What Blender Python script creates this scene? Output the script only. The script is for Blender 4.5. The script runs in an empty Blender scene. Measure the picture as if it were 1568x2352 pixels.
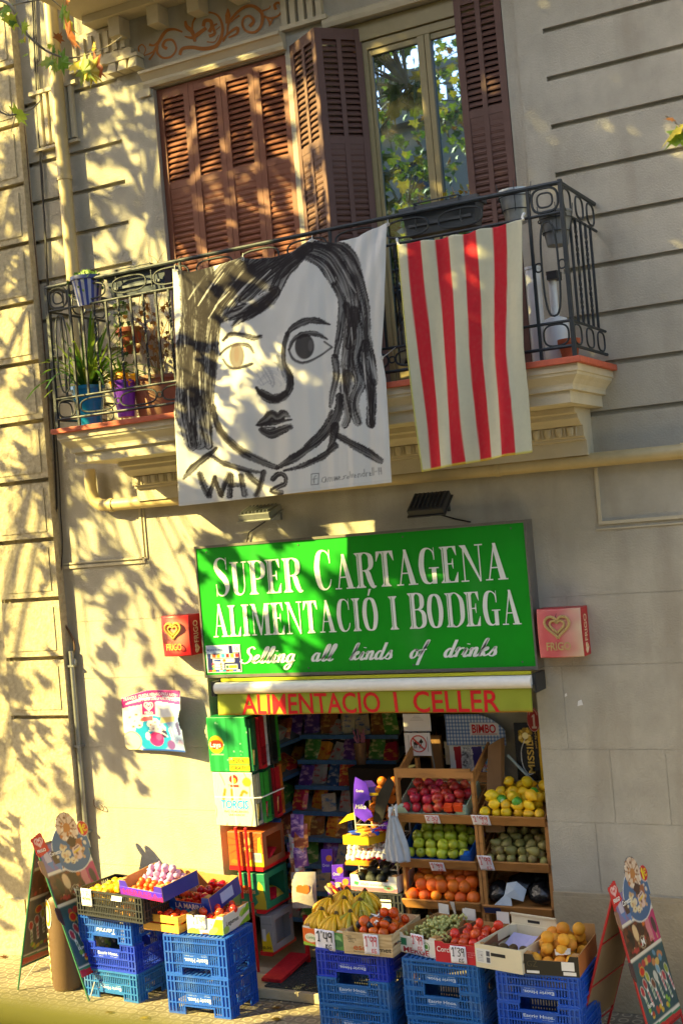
import bpy, bmesh, math, random
import numpy as np
from mathutils import Vector, Matrix
random.seed(7); rng = np.random.default_rng(7)
SC = bpy.context.scene; COL = SC.collection
PI = math.pi; R = math.radians

# ------------------------------------------------------------------ camera, world, sun, exposure
CF, CYAW, CPITCH, CROLL = 2950.0, R(27.37), R(0.60), R(4.90)        # focal length in photo units (photo 1568 x 2352)
CAM = np.array([5.0, -9.5, 3.85])
_cy, _sy, _cp, _sp = math.cos(CYAW), math.sin(CYAW), math.cos(CPITCH), math.sin(CPITCH)
_fw = np.array([-_sy*_cp, _cy*_cp, _sp]); _rt = np.array([_cy, _sy, 0.0]); _dn = np.cross(_fw, _rt)
_cr, _sr = math.cos(CROLL), math.sin(CROLL)
CR = np.array([_cr*_rt + _sr*_dn, -_sr*_rt + _cr*_dn, _fw])
def ray(px, py): return CR.T @ np.array([(px-784)/CF, (py-1176)/CF, 1.0])
def at(px, py, Y=0.0):
    d = ray(px, py); t = (Y-CAM[1])/d[1]; return Vector(CAM + t*d)
def gz(px, py, Z=0.0):
    d = ray(px, py); t = (Z-CAM[2])/d[2]; return Vector(CAM + t*d)
cam = bpy.data.objects.new("camera", bpy.data.cameras.new("camera")); COL.objects.link(cam)
cam.matrix_world = Matrix(((CR[0][0], -CR[1][0], -CR[2][0], CAM[0]), (CR[0][1], -CR[1][1], -CR[2][1], CAM[1]),
                           (CR[0][2], -CR[1][2], -CR[2][2], CAM[2]), (0, 0, 0, 1)))
cam.data.sensor_fit = 'VERTICAL'; cam.data.sensor_height = 24; cam.data.sensor_width = 16
cam.data.lens = CF*24/2352; cam.data.clip_start = 0.05; cam.data.clip_end = 500
cam.data.dof.use_dof = True; cam.data.dof.focus_distance = 9.4; cam.data.dof.aperture_fstop = 2.8
SC.camera = cam

SUN_TO = Vector((-0.99, -0.87, 0.76)).normalized()                   # towards the sun: front left, 30 degrees up
sun = bpy.data.objects.new("sun", bpy.data.lights.new("sun", 'SUN')); COL.objects.link(sun)
sun.rotation_euler = SUN_TO.to_track_quat('Z', 'Y').to_euler()
sun.data.energy = 5.0; sun.data.angle = R(0.5); sun.data.color = (1.0, 0.82, 0.29)
W = bpy.data.worlds.new("World"); SC.world = W; W.use_nodes = True
_nt = W.node_tree; _bg = _nt.nodes["Background"]
_sky = _nt.nodes.new("ShaderNodeTexSky"); _sky.sky_type = 'NISHITA'; _sky.sun_disc = False
_sky.sun_elevation = math.asin(SUN_TO.z); _sky.sun_rotation = math.atan2(SUN_TO.x, SUN_TO.y)
_sky.dust_density = 2.0; _sky.ozone_density = 0.6
_nt.links.new(_sky.outputs[0], _bg.inputs[0]); _bg.inputs[1].default_value = 0.11
SC.view_settings.view_transform = 'Standard'; SC.view_settings.look = 'None'
SC.view_settings.exposure = 2.08; SC.view_settings.gamma = 1.0
SC.render.engine = 'CYCLES'

# ------------------------------------------------------------------ colours and materials
def C(h, a=None):
    h = h.lstrip('#'); o = []
    for i in (0, 2, 4):
        c = int(h[i:i+2], 16)/255; o.append(c/12.92 if c <= .04045 else ((c+.055)/1.055)**2.4)
    return tuple(o) if a is None else tuple(o)+(a,)
MATS = {}
def mat(name, col, rough=.6, var=.12, ns=6.0, bump=0.0, bs=40.0, metal=0.0, spec=.5, rnd=0.0, stain=None, coat=0.0, trans=0.0):
    """Principled paint with noise in the colour and in the bump; rnd: lightness differs from object to object."""
    if name in MATS: return MATS[name]
    m = bpy.data.materials.new(name); m.use_nodes = True; nt = m.node_tree; N = nt.nodes; L = nt.links
    b = N["Principled BSDF"]; c = C(col) if isinstance(col, str) else col
    b.inputs["Roughness"].default_value = rough; b.inputs["Metallic"].default_value = metal
    b.inputs["Specular IOR Level"].default_value = spec; b.inputs["Coat Weight"].default_value = coat
    if trans: b.inputs["Transmission Weight"].default_value = trans
    tc = N.new("ShaderNodeTexCoord")
    nz = N.new("ShaderNodeTexNoise"); nz.inputs["Scale"].default_value = ns; nz.inputs["Detail"].default_value = 6
    nz.inputs["Roughness"].default_value = .65
    L.new(tc.outputs["Object"], nz.inputs["Vector"])
    rp = N.new("ShaderNodeValToRGB")
    rp.color_ramp.elements[0].position = .25; rp.color_ramp.elements[1].position = .75
    rp.color_ramp.elements[0].color = tuple(max(0, x*(1-var)) for x in c)+(1,)
    rp.color_ramp.elements[1].color = tuple(min(1, x*(1+var)) for x in c)+(1,)
    L.new(nz.outputs["Fac"], rp.inputs[0]); out = rp.outputs[0]
    if stain:
        sc_, sx, lo, hi, sh = stain
        mp = N.new("ShaderNodeMapping"); mp.inputs["Scale"].default_value = sx
        n2 = N.new("ShaderNodeTexNoise"); n2.inputs["Scale"].default_value = sc_; n2.inputs["Detail"].default_value = 8
        r2 = N.new("ShaderNodeValToRGB"); r2.color_ramp.elements[0].position = lo; r2.color_ramp.elements[1].position = hi
        mx = N.new("ShaderNodeMix"); mx.data_type = 'RGBA'
        L.new(tc.outputs["Object"], mp.inputs[0]); L.new(mp.outputs[0], n2.inputs["Vector"]); L.new(n2.outputs["Fac"], r2.inputs[0])
        L.new(r2.outputs[0], mx.inputs["Factor"]); L.new(out, mx.inputs["A"]); mx.inputs["B"].default_value = C(sh, 1)
        out = mx.outputs["Result"]
    if rnd:
        oi = N.new("ShaderNodeObjectInfo"); hs = N.new("ShaderNodeHueSaturation"); ma = N.new("ShaderNodeMapRange")
        ma.inputs[3].default_value = 1-rnd; ma.inputs[4].default_value = 1+rnd
        L.new(oi.outputs["Random"], ma.inputs[0]); L.new(ma.outputs[0], hs.inputs["Value"]); L.new(out, hs.inputs["Color"]); out = hs.outputs[0]
        mh = N.new("ShaderNodeMapRange"); mh.inputs[3].default_value = .5-rnd*.06; mh.inputs[4].default_value = .5+rnd*.06
        ml = N.new("ShaderNodeMath"); ml.operation = 'FRACT'; mk = N.new("ShaderNodeMath"); mk.operation = 'MULTIPLY'; mk.inputs[1].default_value = 17.3
        L.new(oi.outputs["Random"], mk.inputs[0]); L.new(mk.outputs[0], ml.inputs[0]); L.new(ml.outputs[0], mh.inputs[0]); L.new(mh.outputs[0], hs.inputs["Hue"])
    L.new(out, b.inputs["Base Color"])
    if bump:
        n3 = N.new("ShaderNodeTexNoise"); n3.inputs["Scale"].default_value = bs; n3.inputs["Detail"].default_value = 5
        bp = N.new("ShaderNodeBump"); bp.inputs["Strength"].default_value = bump; bp.inputs["Distance"].default_value = .01
        L.new(tc.outputs["Object"], n3.inputs["Vector"]); L.new(n3.outputs["Fac"], bp.inputs["Height"]); L.new(bp.outputs[0], b.inputs["Normal"])
    MATS[name] = m; return m
def attr_mat(name, rough=.45, bump=0.0, bs=200.0, spec=.4, transl=0.0):
    """Surface whose printed or painted pattern is the mesh's own colour attribute."""
    if name in MATS: return MATS[name]
    m = bpy.data.materials.new(name); m.use_nodes = True; N = m.node_tree.nodes; L = m.node_tree.links; b = N["Principled BSDF"]
    a = N.new("ShaderNodeAttribute"); a.attribute_name = "Col"; L.new(a.outputs["Color"], b.inputs["Base Color"])
    b.inputs["Roughness"].default_value = rough; b.inputs["Specular IOR Level"].default_value = spec
    if bump:
        tc = N.new("ShaderNodeTexCoord"); n3 = N.new("ShaderNodeTexNoise"); n3.inputs["Scale"].default_value = bs; n3.inputs["Detail"].default_value = 4
        bp = N.new("ShaderNodeBump"); bp.inputs["Strength"].default_value = bump; bp.inputs["Distance"].default_value = .005
        L.new(tc.outputs["Object"], n3.inputs["Vector"]); L.new(n3.outputs["Fac"], bp.inputs["Height"]); L.new(bp.outputs[0], b.inputs["Normal"])
    if transl:
        t = N.new("ShaderNodeBsdfTranslucent"); L.new(a.outputs["Color"], t.inputs[0]); mx = N.new("ShaderNodeMixShader"); mx.inputs[0].default_value = transl
        L.new(b.outputs[0], mx.inputs[1]); L.new(t.outputs[0], mx.inputs[2]); L.new(mx.outputs[0], N["Material Output"].inputs[0])
    MATS[name] = m; return m
def leaf_mat(name, col, transl=.45, rnd=.3):
    if name in MATS: return MATS[name]
    m = mat(name, col, .5, .25, 9, rnd=rnd); N = m.node_tree.nodes; L = m.node_tree.links; b = N["Principled BSDF"]
    t = N.new("ShaderNodeBsdfTranslucent"); mx = N.new("ShaderNodeMixShader"); mx.inputs[0].default_value = transl
    L.new(b.inputs["Base Color"].links[0].from_socket, t.inputs[0])
    L.new(b.outputs[0], mx.inputs[1]); L.new(t.outputs[0], mx.inputs[2]); L.new(mx.outputs[0], N["Material Output"].inputs[0])
    return m
def glass_mat(name, refl=.5, dark='#14171a', alpha=0.0, rough=.01, tint=(.95, .97, 1)):
    if name in MATS: return MATS[name]
    m = bpy.data.materials.new(name); m.use_nodes = True; N = m.node_tree.nodes; L = m.node_tree.links
    b = N["Principled BSDF"]; b.inputs["Base Color"].default_value = C(dark, 1); b.inputs["Roughness"].default_value = .3
    g = N.new("ShaderNodeBsdfGlossy"); g.inputs["Roughness"].default_value = rough; g.inputs["Color"].default_value = tint+(1,)
    mx = N.new("ShaderNodeMixShader"); mx.inputs[0].default_value = refl; src = b.outputs[0]
    if alpha:
        t = N.new("ShaderNodeBsdfTransparent"); t.inputs[0].default_value = (.97, .98, .98, 1); src = t.outputs[0]
    L.new(src, mx.inputs[1]); L.new(g.outputs[0], mx.inputs[2]); L.new(mx.outputs[0], N["Material Output"].inputs[0])
    MATS[name] = m; return m

# ------------------------------------------------------------------ mesh building
ORG = {}
def V(*a): return Vector(a)
class MB:
    def __init__(s): s.v = []; s.f = []; s.m = []; s.k = 0
    def add(s, vs, fs, m=0):
        o = len(s.v); s.v += [tuple(p) for p in vs]
        s.f += [tuple(i+o for i in f) for f in fs]; s.m += [m]*len(fs); return s
    def box(s, x0, y0, z0, x1, y1, z1, m=0):
        x0, x1 = min(x0, x1), max(x0, x1); y0, y1 = min(y0, y1), max(y0, y1); z0, z1 = min(z0, z1), max(z0, z1)
        return s.add([(x0,y0,z0),(x1,y0,z0),(x1,y1,z0),(x0,y1,z0),(x0,y0,z1),(x1,y0,z1),(x1,y1,z1),(x0,y1,z1)],
                     [(0,3,2,1),(4,5,6,7),(0,1,5,4),(1,2,6,5),(2,3,7,6),(3,0,4,7)], m)
    def obox(s, o, u, v, w, m=0):
        """box from corner o along edge vectors u, v, w (right handed)"""
        o, u, v, w = map(Vector, (o, u, v, w))
        return s.add([o, o+u, o+u+v, o+v, o+w, o+u+w, o+u+v+w, o+v+w],
                     [(0,3,2,1),(4,5,6,7),(0,1,5,4),(1,2,6,5),(2,3,7,6),(3,0,4,7)], m)
    def poly(s, pts, m=0): return s.add(pts, [tuple(range(len(pts)))], m)
    def prism(s, pts, w, m=0):
        """polygon of 3-D points swept along w"""
        n = len(pts); w = Vector(w); p = [Vector(a) for a in pts]
        return s.add(p+[a+w for a in p], [tuple(range(n))[::-1], tuple(range(n, 2*n))]+[(i, (i+1) % n, n+(i+1) % n, n+i) for i in range(n)], m)
    def tube(s, pts, r, n=8, m=0, closed=False, caps=True):
        p = [Vector(a) for a in pts]; k = len(p); rs = r if isinstance(r, (list, tuple)) else [r]*k
        base = len(s.v); up = None
        for i in range(k):
            if closed: t = p[(i+1) % k]-p[i-1]
            else: t = p[min(i+1, k-1)]-p[max(i-1, 0)]
            if t.length < 1e-9: t = Vector((0, 0, 1))
            t.normalize()
            if up is None: up = Vector((0, 0, 1)) if abs(t.z) < .9 else Vector((1, 0, 0))
            a = (up - t*up.dot(t))
            if a.length < 1e-6: a = t.orthogonal()
            a.normalize(); b = t.cross(a); up = a
            for j in range(n):
                q = 2*PI*j/n; s.v.append(tuple(p[i]+(a*math.cos(q)+b*math.sin(q))*rs[i]))
        for i in range(k if closed else k-1):
            for j in range(n):
                a0 = base+i*n; b0 = base+((i+1) % k)*n
                s.f.append((a0+j, a0+(j+1) % n, b0+(j+1) % n, b0+j)); s.m.append(m)
        if caps and not closed:
            s.f.append(tuple(base+j for j in range(n))[::-1]); s.m.append(m)
            s.f.append(tuple(base+(k-1)*n+j for j in range(n))); s.m.append(m)
        return s
    def lathe(s, prof, c=(0, 0, 0), n=24, m=0, sx=1, sy=1, caps=True):
        b = len(s.v); k = len(prof)
        for r_, z_ in prof:
            for j in range(n):
                q = 2*PI*j/n; s.v.append((c[0]+r_*sx*math.cos(q), c[1]+r_*sy*math.sin(q), c[2]+z_))
        for i in range(k-1):
            for j in range(n):
                s.f.append((b+i*n+j, b+i*n+(j+1) % n, b+(i+1)*n+(j+1) % n, b+(i+1)*n+j)); s.m.append(m)
        if caps:
            s.f.append(tuple(b+j for j in range(n))[::-1]); s.m.append(m); s.f.append(tuple(b+(k-1)*n+j for j in range(n))); s.m.append(m)
        return s
    def sweep(s, prof, path, m=0):
        """profile [(out, z)] swept along a plan path [(x, y, nx, ny)] - mouldings; closed ends"""
        b = len(s.v); k = len(prof)
        for x, y, nx, ny in path:
            for o_, z_ in prof: s.v.append((x+nx*o_, y+ny*o_, z_))
        for i in range(len(path)-1):
            for j in range(k):
                s.f.append((b+i*k+j, b+i*k+(j+1) % k, b+(i+1)*k+(j+1) % k, b+(i+1)*k+j)); s.m.append(m)
        s.f.append(tuple(b+j for j in range(k))); s.m.append(m)
        s.f.append(tuple(b+(len(path)-1)*k+j for j in range(k))[::-1]); s.m.append(m); return s
    def relief(s, xs, zs, depth, y0=0.0, back=None, m=0):
        """stepped wall front seen from -y: depth(x,z) metres behind y0 for each cell, None = opening (reveals go back to `back`)"""
        xs = sorted(set(round(x, 5) for x in xs)); zs = sorted(set(round(z, 5) for z in zs))
        D = [[depth((xs[i]+xs[i+1])/2, (zs[j]+zs[j+1])/2) for j in range(len(zs)-1)] for i in range(len(xs)-1)]
        g = lambda d: y0+(back if d is None else d)
        for i in range(len(xs)-1):
            for j in range(len(zs)-1):
                d = D[i][j]; y = g(d); a, b_, c, e = xs[i], xs[i+1], zs[j], zs[j+1]
                if d is not None: s.add([(a,y,c),(b_,y,c),(b_,y,e),(a,y,e)], [(0,1,2,3)], m)
                if i+1 < len(D):
                    y2 = g(D[i+1][j])
                    if abs(y2-y) > 1e-6: s.add([(b_,y,c),(b_,y2,c),(b_,y2,e),(b_,y,e)], [(0,1,2,3)], m)
                if j+1 < len(D[i]):
                    y2 = g(D[i][j+1])
                    if abs(y2-y) > 1e-6: s.add([(a,y,e),(b_,y,e),(b_,y2,e),(a,y2,e)], [(0,1,2,3)], m)
        return s
    def text(s, t, o, u, v, h, w=None, m=0, bold=0.0, lean=0.0, off=.0015, align='L', thick=0.0):
        """block letters (built-in font) of cap height h lying in the plane (u, v) at o"""
        o, u, v = Vector(o), Vector(u).normalized(), Vector(v).normalized(); n = u.cross(v)
        vs, ts = text_mesh(t, bold)
        if not vs: return s
        x0 = min(p[0] for p in vs); x1 = max(p[0] for p in vs); k = h/.70; kx = k if w is None else w/max(1e-6, x1-x0)
        W_ = (x1-x0)*kx; sh = {'L': 0, 'C': -W_/2, 'R': -W_}[align]
        return s.add([o+u*((p[0]-x0)*kx+sh+lean*p[1]*k)+v*(p[1]*k)+n*off for p in vs], ts, m)
    def xf(s, M):
        s.v = [tuple(M @ Vector(p)) for p in s.v]; return s
    def build(s, name, mats, parent=None, smooth=False, org=None, bevel=0.0, label=None):
        me = bpy.data.meshes.new(name)
        if parent is not None: o3 = Vector(ORG.get(parent.name, (0, 0, 0)))
        elif org is not None: o3 = Vector(org)
        else:
            P = np.array(s.v); o3 = Vector(((P[:,0].min()+P[:,0].max())/2, (P[:,1].min()+P[:,1].max())/2, P[:,2].min()))
        me.from_pydata([(p[0]-o3.x, p[1]-o3.y, p[2]-o3.z) for p in s.v], [], s.f)
        for x in (mats if isinstance(mats, (list, tuple)) else [mats]): me.materials.append(x)
        me.polygons.foreach_set("material_index", s.m)
        if smooth: me.polygons.foreach_set("use_smooth", [True]*len(me.polygons))
        me.update()
        ob = bpy.data.objects.new(name, me); COL.objects.link(ob)
        if parent is not None: ob.parent = parent
        else: ob.location = o3
        ORG[ob.name] = tuple(o3)
        if smooth and smooth != 'all':
            try: me.set_sharp_from_angle(angle=R(38))
            except Exception: pass
        if bevel:
            md = ob.modifiers.new("bevel", 'BEVEL'); md.width = bevel; md.segments = 2; md.limit_method = 'ANGLE'; md.angle_limit = R(40)
        if label: ob["label"] = label
        return ob
_TX = {}
def text_mesh(t, bold=0.0):
    k = (t, bold)
    if k not in _TX:
        cu = bpy.data.curves.new("lettering", 'FONT'); cu.body = t; cu.resolution_u = 3; cu.offset = bold
        ob = bpy.data.objects.new("lettering", cu); COL.objects.link(ob)
        bpy.context.view_layer.update()
        dg = bpy.context.evaluated_depsgraph_get(); me = bpy.data.meshes.new_from_object(ob.evaluated_get(dg))
        _TX[k] = ([tuple(v.co) for v in me.vertices], [tuple(p.vertices) for p in me.polygons])
        bpy.data.objects.remove(ob); bpy.data.curves.remove(cu); bpy.data.meshes.remove(me)
    return _TX[k]
def tag(o, label, cat, group=None):
    o["label"] = label; o["category"] = cat
    if group: o["group"] = group
    return o
def thing(name, label, cat, loc=(0, 0, 0), group=None, local=False):
    """an Empty at the thing's base; local=True: its parts are built round the origin and the Empty is moved later"""
    o = bpy.data.objects.new(name, None); COL.objects.link(o); o.empty_display_size = .1
    if local: ORG[o.name] = (0, 0, 0)
    else: o.location = loc; ORG[o.name] = tuple(loc)
    return tag(o, label, cat, group)
def struct(o): o["kind"] = "structure"; return o
def dup(root, loc, rot=(0, 0, 0), label=None, group=None, scale=None):
    r = root.copy(); COL.objects.link(r); r.location = loc; r.rotation_euler = rot
    if scale: r.scale = scale
    if label: r["label"] = label
    if group: r["group"] = group
    for ch in list(root.children):
        c = ch.copy(); COL.objects.link(c); c.parent = r
        for g in list(ch.children):
            d = g.copy(); COL.objects.link(d); d.parent = c
    return r
def cat_rom(pts, k=6, closed=False):
    P = [np.array(p, float) for p in pts]; n = len(P); o = []
    for i in range(n if closed else n-1):
        if closed: a, b, c, d = P[i-1], P[i], P[(i+1) % n], P[(i+2) % n]
        else: a, b, c, d = P[max(i-1, 0)], P[i], P[i+1], P[min(i+2, n-1)]
        for j in range(k):
            t = j/k; o.append(.5*((2*b)+(-a+c)*t+(2*a-5*b+4*c-d)*t*t+(-a+3*b-3*c+d)*t**3))
    if not closed: o.append(P[-1])
    return o
# ------------------------------------------------------------------ painted / printed panels
def vnoise(X, Y, seed=0):
    """smooth value noise, numpy"""
    xi = np.floor(X).astype(int); yi = np.floor(Y).astype(int); fx = X-xi; fy = Y-yi
    fx = fx*fx*(3-2*fx); fy = fy*fy*(3-2*fy)
    def h(a, b): 
        n = (a*374761393+b*668265263+seed*974634777) & 0x7fffffff
        n = ((n ^ (n >> 13))*1274126177) & 0x7fffffff
        return ((n ^ (n >> 16)) & 0xffff)/65535.0
    return (h(xi, yi)*(1-fx)+h(xi+1, yi)*fx)*(1-fy)+(h(xi, yi+1)*(1-fx)+h(xi+1, yi+1)*fx)*fy
class Canvas:
    """print of width w, height h (own units); colours kept per grid vertex"""
    def __init__(s, w, h, nx, ny, col='#ffffff'):
        s.w, s.h, s.nx, s.ny = w, h, nx, ny
        s.X, s.Y = np.meshgrid(np.linspace(0, w, nx+1), np.linspace(0, h, ny+1)); s.c = np.zeros(s.X.shape+(3,)); s.c[:] = C(col)
        s.soft = .6*w/nx; s.keep = None
    def put(s, a, col):
        a = np.clip(a, 0, 1)[..., None]; s.c = s.c*(1-a)+np.array(C(col) if isinstance(col, str) else col)*a; return s
    def rect(s, x0, y0, x1, y1, col): return s.put(np.minimum(np.minimum(s.X-x0, x1-s.X), np.minimum(s.Y-y0, y1-s.Y))/s.soft+.5, col)
    def ellm(s, cx, cy, rx, ry, rot=0):
        c_, s_ = math.cos(rot), math.sin(rot); x = (s.X-cx)*c_+(s.Y-cy)*s_; y = -(s.X-cx)*s_+(s.Y-cy)*c_
        d = np.sqrt((x/rx)**2+(y/ry)**2); return (1-d)*min(rx, ry)/s.soft+.5
    def ell(s, cx, cy, rx, ry, col, rot=0): return s.put(s.ellm(cx, cy, rx, ry, rot), col)
    def ring(s, cx, cy, rx, ry, t, col): return s.put(np.minimum(s.ellm(cx, cy, rx, ry), 1-s.ellm(cx, cy, rx-t, ry-t)), col)
    def segd(s, pts):
        best = np.full(s.X.shape, 1e9)
        for a, b in zip(pts[:-1], pts[1:]):
            ex, ey = b[0]-a[0], b[1]-a[1]; L2 = ex*ex+ey*ey+1e-12
            t = np.clip(((s.X-a[0])*ex+(s.Y-a[1])*ey)/L2, 0, 1); best = np.minimum(best, np.hypot(s.X-a[0]-t*ex, s.Y-a[1]-t*ey))
        return best
    def line(s, pts, w, col, smooth=True):
        if smooth and len(pts) > 2: pts = cat_rom(pts, 5)
        return s.put((w/2-s.segd(pts))/s.soft+.5, col)
    def polym(s, pts):
        ins = np.zeros(s.X.shape, bool); n = len(pts)
        for i in range(n):
            (x0, y0), (x1, y1) = pts[i], pts[(i+1) % n]
            if y0 == y1: continue
            k = ((y0 > s.Y) != (y1 > s.Y)) & (s.X < (x1-x0)*(s.Y-y0)/(y1-y0)+x0); ins ^= k
        return ins.astype(float)
    def poly(s, pts, col): return s.put(s.polym(pts), col)
    def heart(s, cx, cy, r, col, t):
        P = [(cx+r*1.06*math.sin(q)**3, cy+r*(.81*math.cos(q)-.31*math.cos(2*q)-.125*math.cos(3*q)-.06*math.cos(4*q))) for q in np.linspace(0, 2*PI, 28)]
        return s.line(P, t, col, False)
    def speck(s, n, r, cols, seed=0, box=None):
        g = np.random.default_rng(seed); x0, y0, x1, y1 = box or (0, 0, s.w, s.h)
        for i in range(n):
            q = r*(.5+g.random()); s.ell(x0+g.random()*(x1-x0), y0+g.random()*(y1-y0), q, q*(.5+g.random()), cols[i % len(cols)], g.random()*3)
        return s
    def grid(s, name, P, m, parent=None, thick=.004, smooth=True, org=None):
        """P: (ny+1, nx+1, 3) array of positions; s.keep: mask of grid vertices inside the outline"""
        n1 = s.nx+1; P = np.asarray(P, float)
        q = np.arange((s.ny+1)*n1).reshape(s.ny+1, n1)
        F = np.stack([q[:-1, :-1], q[:-1, 1:], q[1:, 1:], q[1:, :-1]], -1)
        if s.keep is not None:
            kp = s.keep > .5; ok = kp[:-1, :-1] & kp[:-1, 1:] & kp[1:, 1:] & kp[1:, :-1]; F = F[ok]
        F = F.reshape(-1, 4); used = np.unique(F); re = np.full(q.size, -1); re[used] = np.arange(len(used))
        vs = P.reshape(-1, 3)[used]; cs = s.c.reshape(-1, 3)[used]; F = re[F]
        if parent is not None: o3 = np.array(ORG.get(parent.name, (0, 0, 0)))
        elif org is not None: o3 = np.array(org)
        else: o3 = np.array([(vs[:,0].min()+vs[:,0].max())/2, (vs[:,1].min()+vs[:,1].max())/2, vs[:,2].min()])
        me = bpy.data.meshes.new(name); me.from_pydata((vs-o3).tolist(), [], F.tolist())
        at_ = me.color_attributes.new("Col", 'FLOAT_COLOR', 'POINT')
        at_.data.foreach_set("color", np.concatenate([cs, np.ones((len(cs), 1))], 1).astype(np.float32).ravel())
        me.materials.append(m); me.polygons.foreach_set("use_smooth", [smooth]*len(me.polygons)); me.update()
        ob = bpy.data.objects.new(name, me); COL.objects.link(ob)
        if parent is not None: ob.parent = parent
        else: ob.location = o3
        ORG[ob.name] = tuple(o3)
        if thick:
            md = ob.modifiers.new("solid", 'SOLIDIFY'); md.thickness = thick; md.offset = -1
        return ob
    def flat(s, name, o, u, v, m, parent=None, thick=.004, curve=None, org=None):
        """lay the print on the plane o + u*x/w + v*y/h (u, v full edge vectors)"""
        o, u, v = np.array(o, float), np.array(u, float), np.array(v, float); n = np.cross(u, v); n /= np.linalg.norm(n)
        P = o+(s.X/s.w)[..., None]*u+(s.Y/s.h)[..., None]*v
        if curve is not None: P = P+curve(s.X/s.w, s.Y/s.h)[..., None]*n
        return s.grid(name, P, m, parent, thick, True, org)
# ------------------------------------------------------------------ ground
def panot_mat():
    """grey pavement tile of four rings, 20 cm"""
    m = mat('pavement_tiles', '#8d8069', .85, .18, 3.0, stain=(1.3, (1, 1, 1), .42, .62, '#645b4b')); N = m.node_tree.nodes; L = m.node_tree.links; b = N["Principled BSDF"]
    tc = N.new("ShaderNodeTexCoord"); mp = N.new("ShaderNodeMapping"); mp.inputs["Scale"].default_value = (1/.105, 1/.105, 1)
    L.new(tc.outputs["Object"], mp.inputs[0]); fr = N.new("ShaderNodeVectorMath"); fr.operation = 'FRACTION'; L.new(mp.outputs[0], fr.inputs[0])
    sb = N.new("ShaderNodeVectorMath"); sb.operation = 'SUBTRACT'; sb.inputs[1].default_value = (.5, .5, 0); L.new(fr.outputs[0], sb.inputs[0])
    sx = N.new("ShaderNodeSeparateXYZ"); L.new(sb.outputs[0], sx.inputs[0])
    def M(op, a, b2=None):
        n = N.new("ShaderNodeMath"); n.operation = op
        for i, q in enumerate((a, b2)):
            if q is None: continue
            if isinstance(q, (int, float)): n.inputs[i].default_value = q
            else: L.new(q, n.inputs[i])
        return n.outputs[0]
    r = M('SQRT', M('ADD', M('MULTIPLY', sx.outputs[0], sx.outputs[0]), M('MULTIPLY', sx.outputs[1], sx.outputs[1])))
    ringv = M('GREATER_THAN', M('SUBTRACT', .06, M('ABSOLUTE', M('SUBTRACT', r, .32))), 0)
    edge = M('GREATER_THAN', M('MAXIMUM', M('ABSOLUTE', sx.outputs[0]), M('ABSOLUTE', sx.outputs[1])), .465)
    h = M('SUBTRACT', ringv, M('MULTIPLY', edge, .9))
    bp = N.new("ShaderNodeBump"); bp.inputs["Strength"].default_value = .8; bp.inputs["Distance"].default_value = .012; L.new(h, bp.inputs["Height"]); L.new(bp.outputs[0], b.inputs["Normal"])
    src = b.inputs["Base Color"].links[0].from_socket
    m1 = N.new("ShaderNodeMix"); m1.data_type = 'RGBA'; L.new(M('MULTIPLY', ringv, .55), m1.inputs["Factor"]); L.new(src, m1.inputs["A"]); m1.inputs["B"].default_value = C('#b9ab8e', 1)
    m2 = N.new("ShaderNodeMix"); m2.data_type = 'RGBA'; L.new(M('MULTIPLY', edge, .5), m2.inputs["Factor"]); L.new(m1.outputs["Result"], m2.inputs["A"]); m2.inputs["B"].default_value = C('#4e483c', 1)
    L.new(m2.outputs["Result"], b.inputs["Base Color"]); return m
ORG['_'] = (0, 0, 0)
asph = mat('asphalt', '#4a4a4b', .9, .2, 20, .3, 120)
struct(MB().poly([(-80, -60, -.154), (80, -60, -.154), (80, 40, -.154), (-80, 40, -.154)]).build('ground', asph, org=(0, 0, -.154)))
struct(MB().box(-60, -4.4, -.3, 60, 14, 0).build('pavement', panot_mat(), org=(0, 0, 0)))
struct(MB().box(-60, -4.56, -.3, 60, -4.402, .004).build('kerb', mat('kerb_stone', '#8b8780', .8, .15, 8, .2), org=(0, -4.5, -.3)))

# ------------------------------------------------------------------ the apartment building
B = thing('apartment_building', 'cream rendered apartment house with a wide balcony over a corner grocery', 'building', (0, 0, 0))
PL = mat('cream_render', '#aca594', .88, .18, 2.6, .55, 70, stain=(1.9, (1.6, 1, .3), .50, .86, '#8d8370'))
PL2 = mat('pale_trim_render', '#beb398', .85, .10, 2.5, .3, 70, stain=(2.2, (1, 1, .3), .55, .85, '#9a8c70'))
ROUGH = mat('hammered_render', '#ada184', .92, .30, 22, 1.0, 34)
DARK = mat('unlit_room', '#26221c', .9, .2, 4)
GR = [7.47-.368*k for k in range(-6, 10)]                            # groove heights of the upper storey
GL = [8.04, 7.48, 7.115, 6.745, 6.375, 6.0, 5.63, 5.26]
JZ = [3.16, 2.63, 1.99, 1.43, .90]; JX = [(1.95, 2.63, 3.16), (3.05, 2.63, 3.16), (2.18, 1.43, 1.99), (1.86, 1.99, 2.63), (3.0, 1.99, 2.63), (2.02, .90, 1.43), (3.1, .90, 1.43), (2.6, 1.43, 1.99), (-1.75, 2.0, 2.63)]
xs = [-2.9, -1.82, -1.62, -1.42, -.08, .32, 1.83, 1.94, 2.15, 6.5, -1.39, 1.64]; zs = [0, 10, 2.66, 4.95, 7.86, 7.95, 4.2]
for g in GR+GL: zs += [g-.019, g+.019]
for z_ in JZ: zs += [z_-.003, z_+.003]
for x_, a_, b_ in JX: xs += [x_-.003, x_+.003]
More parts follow.
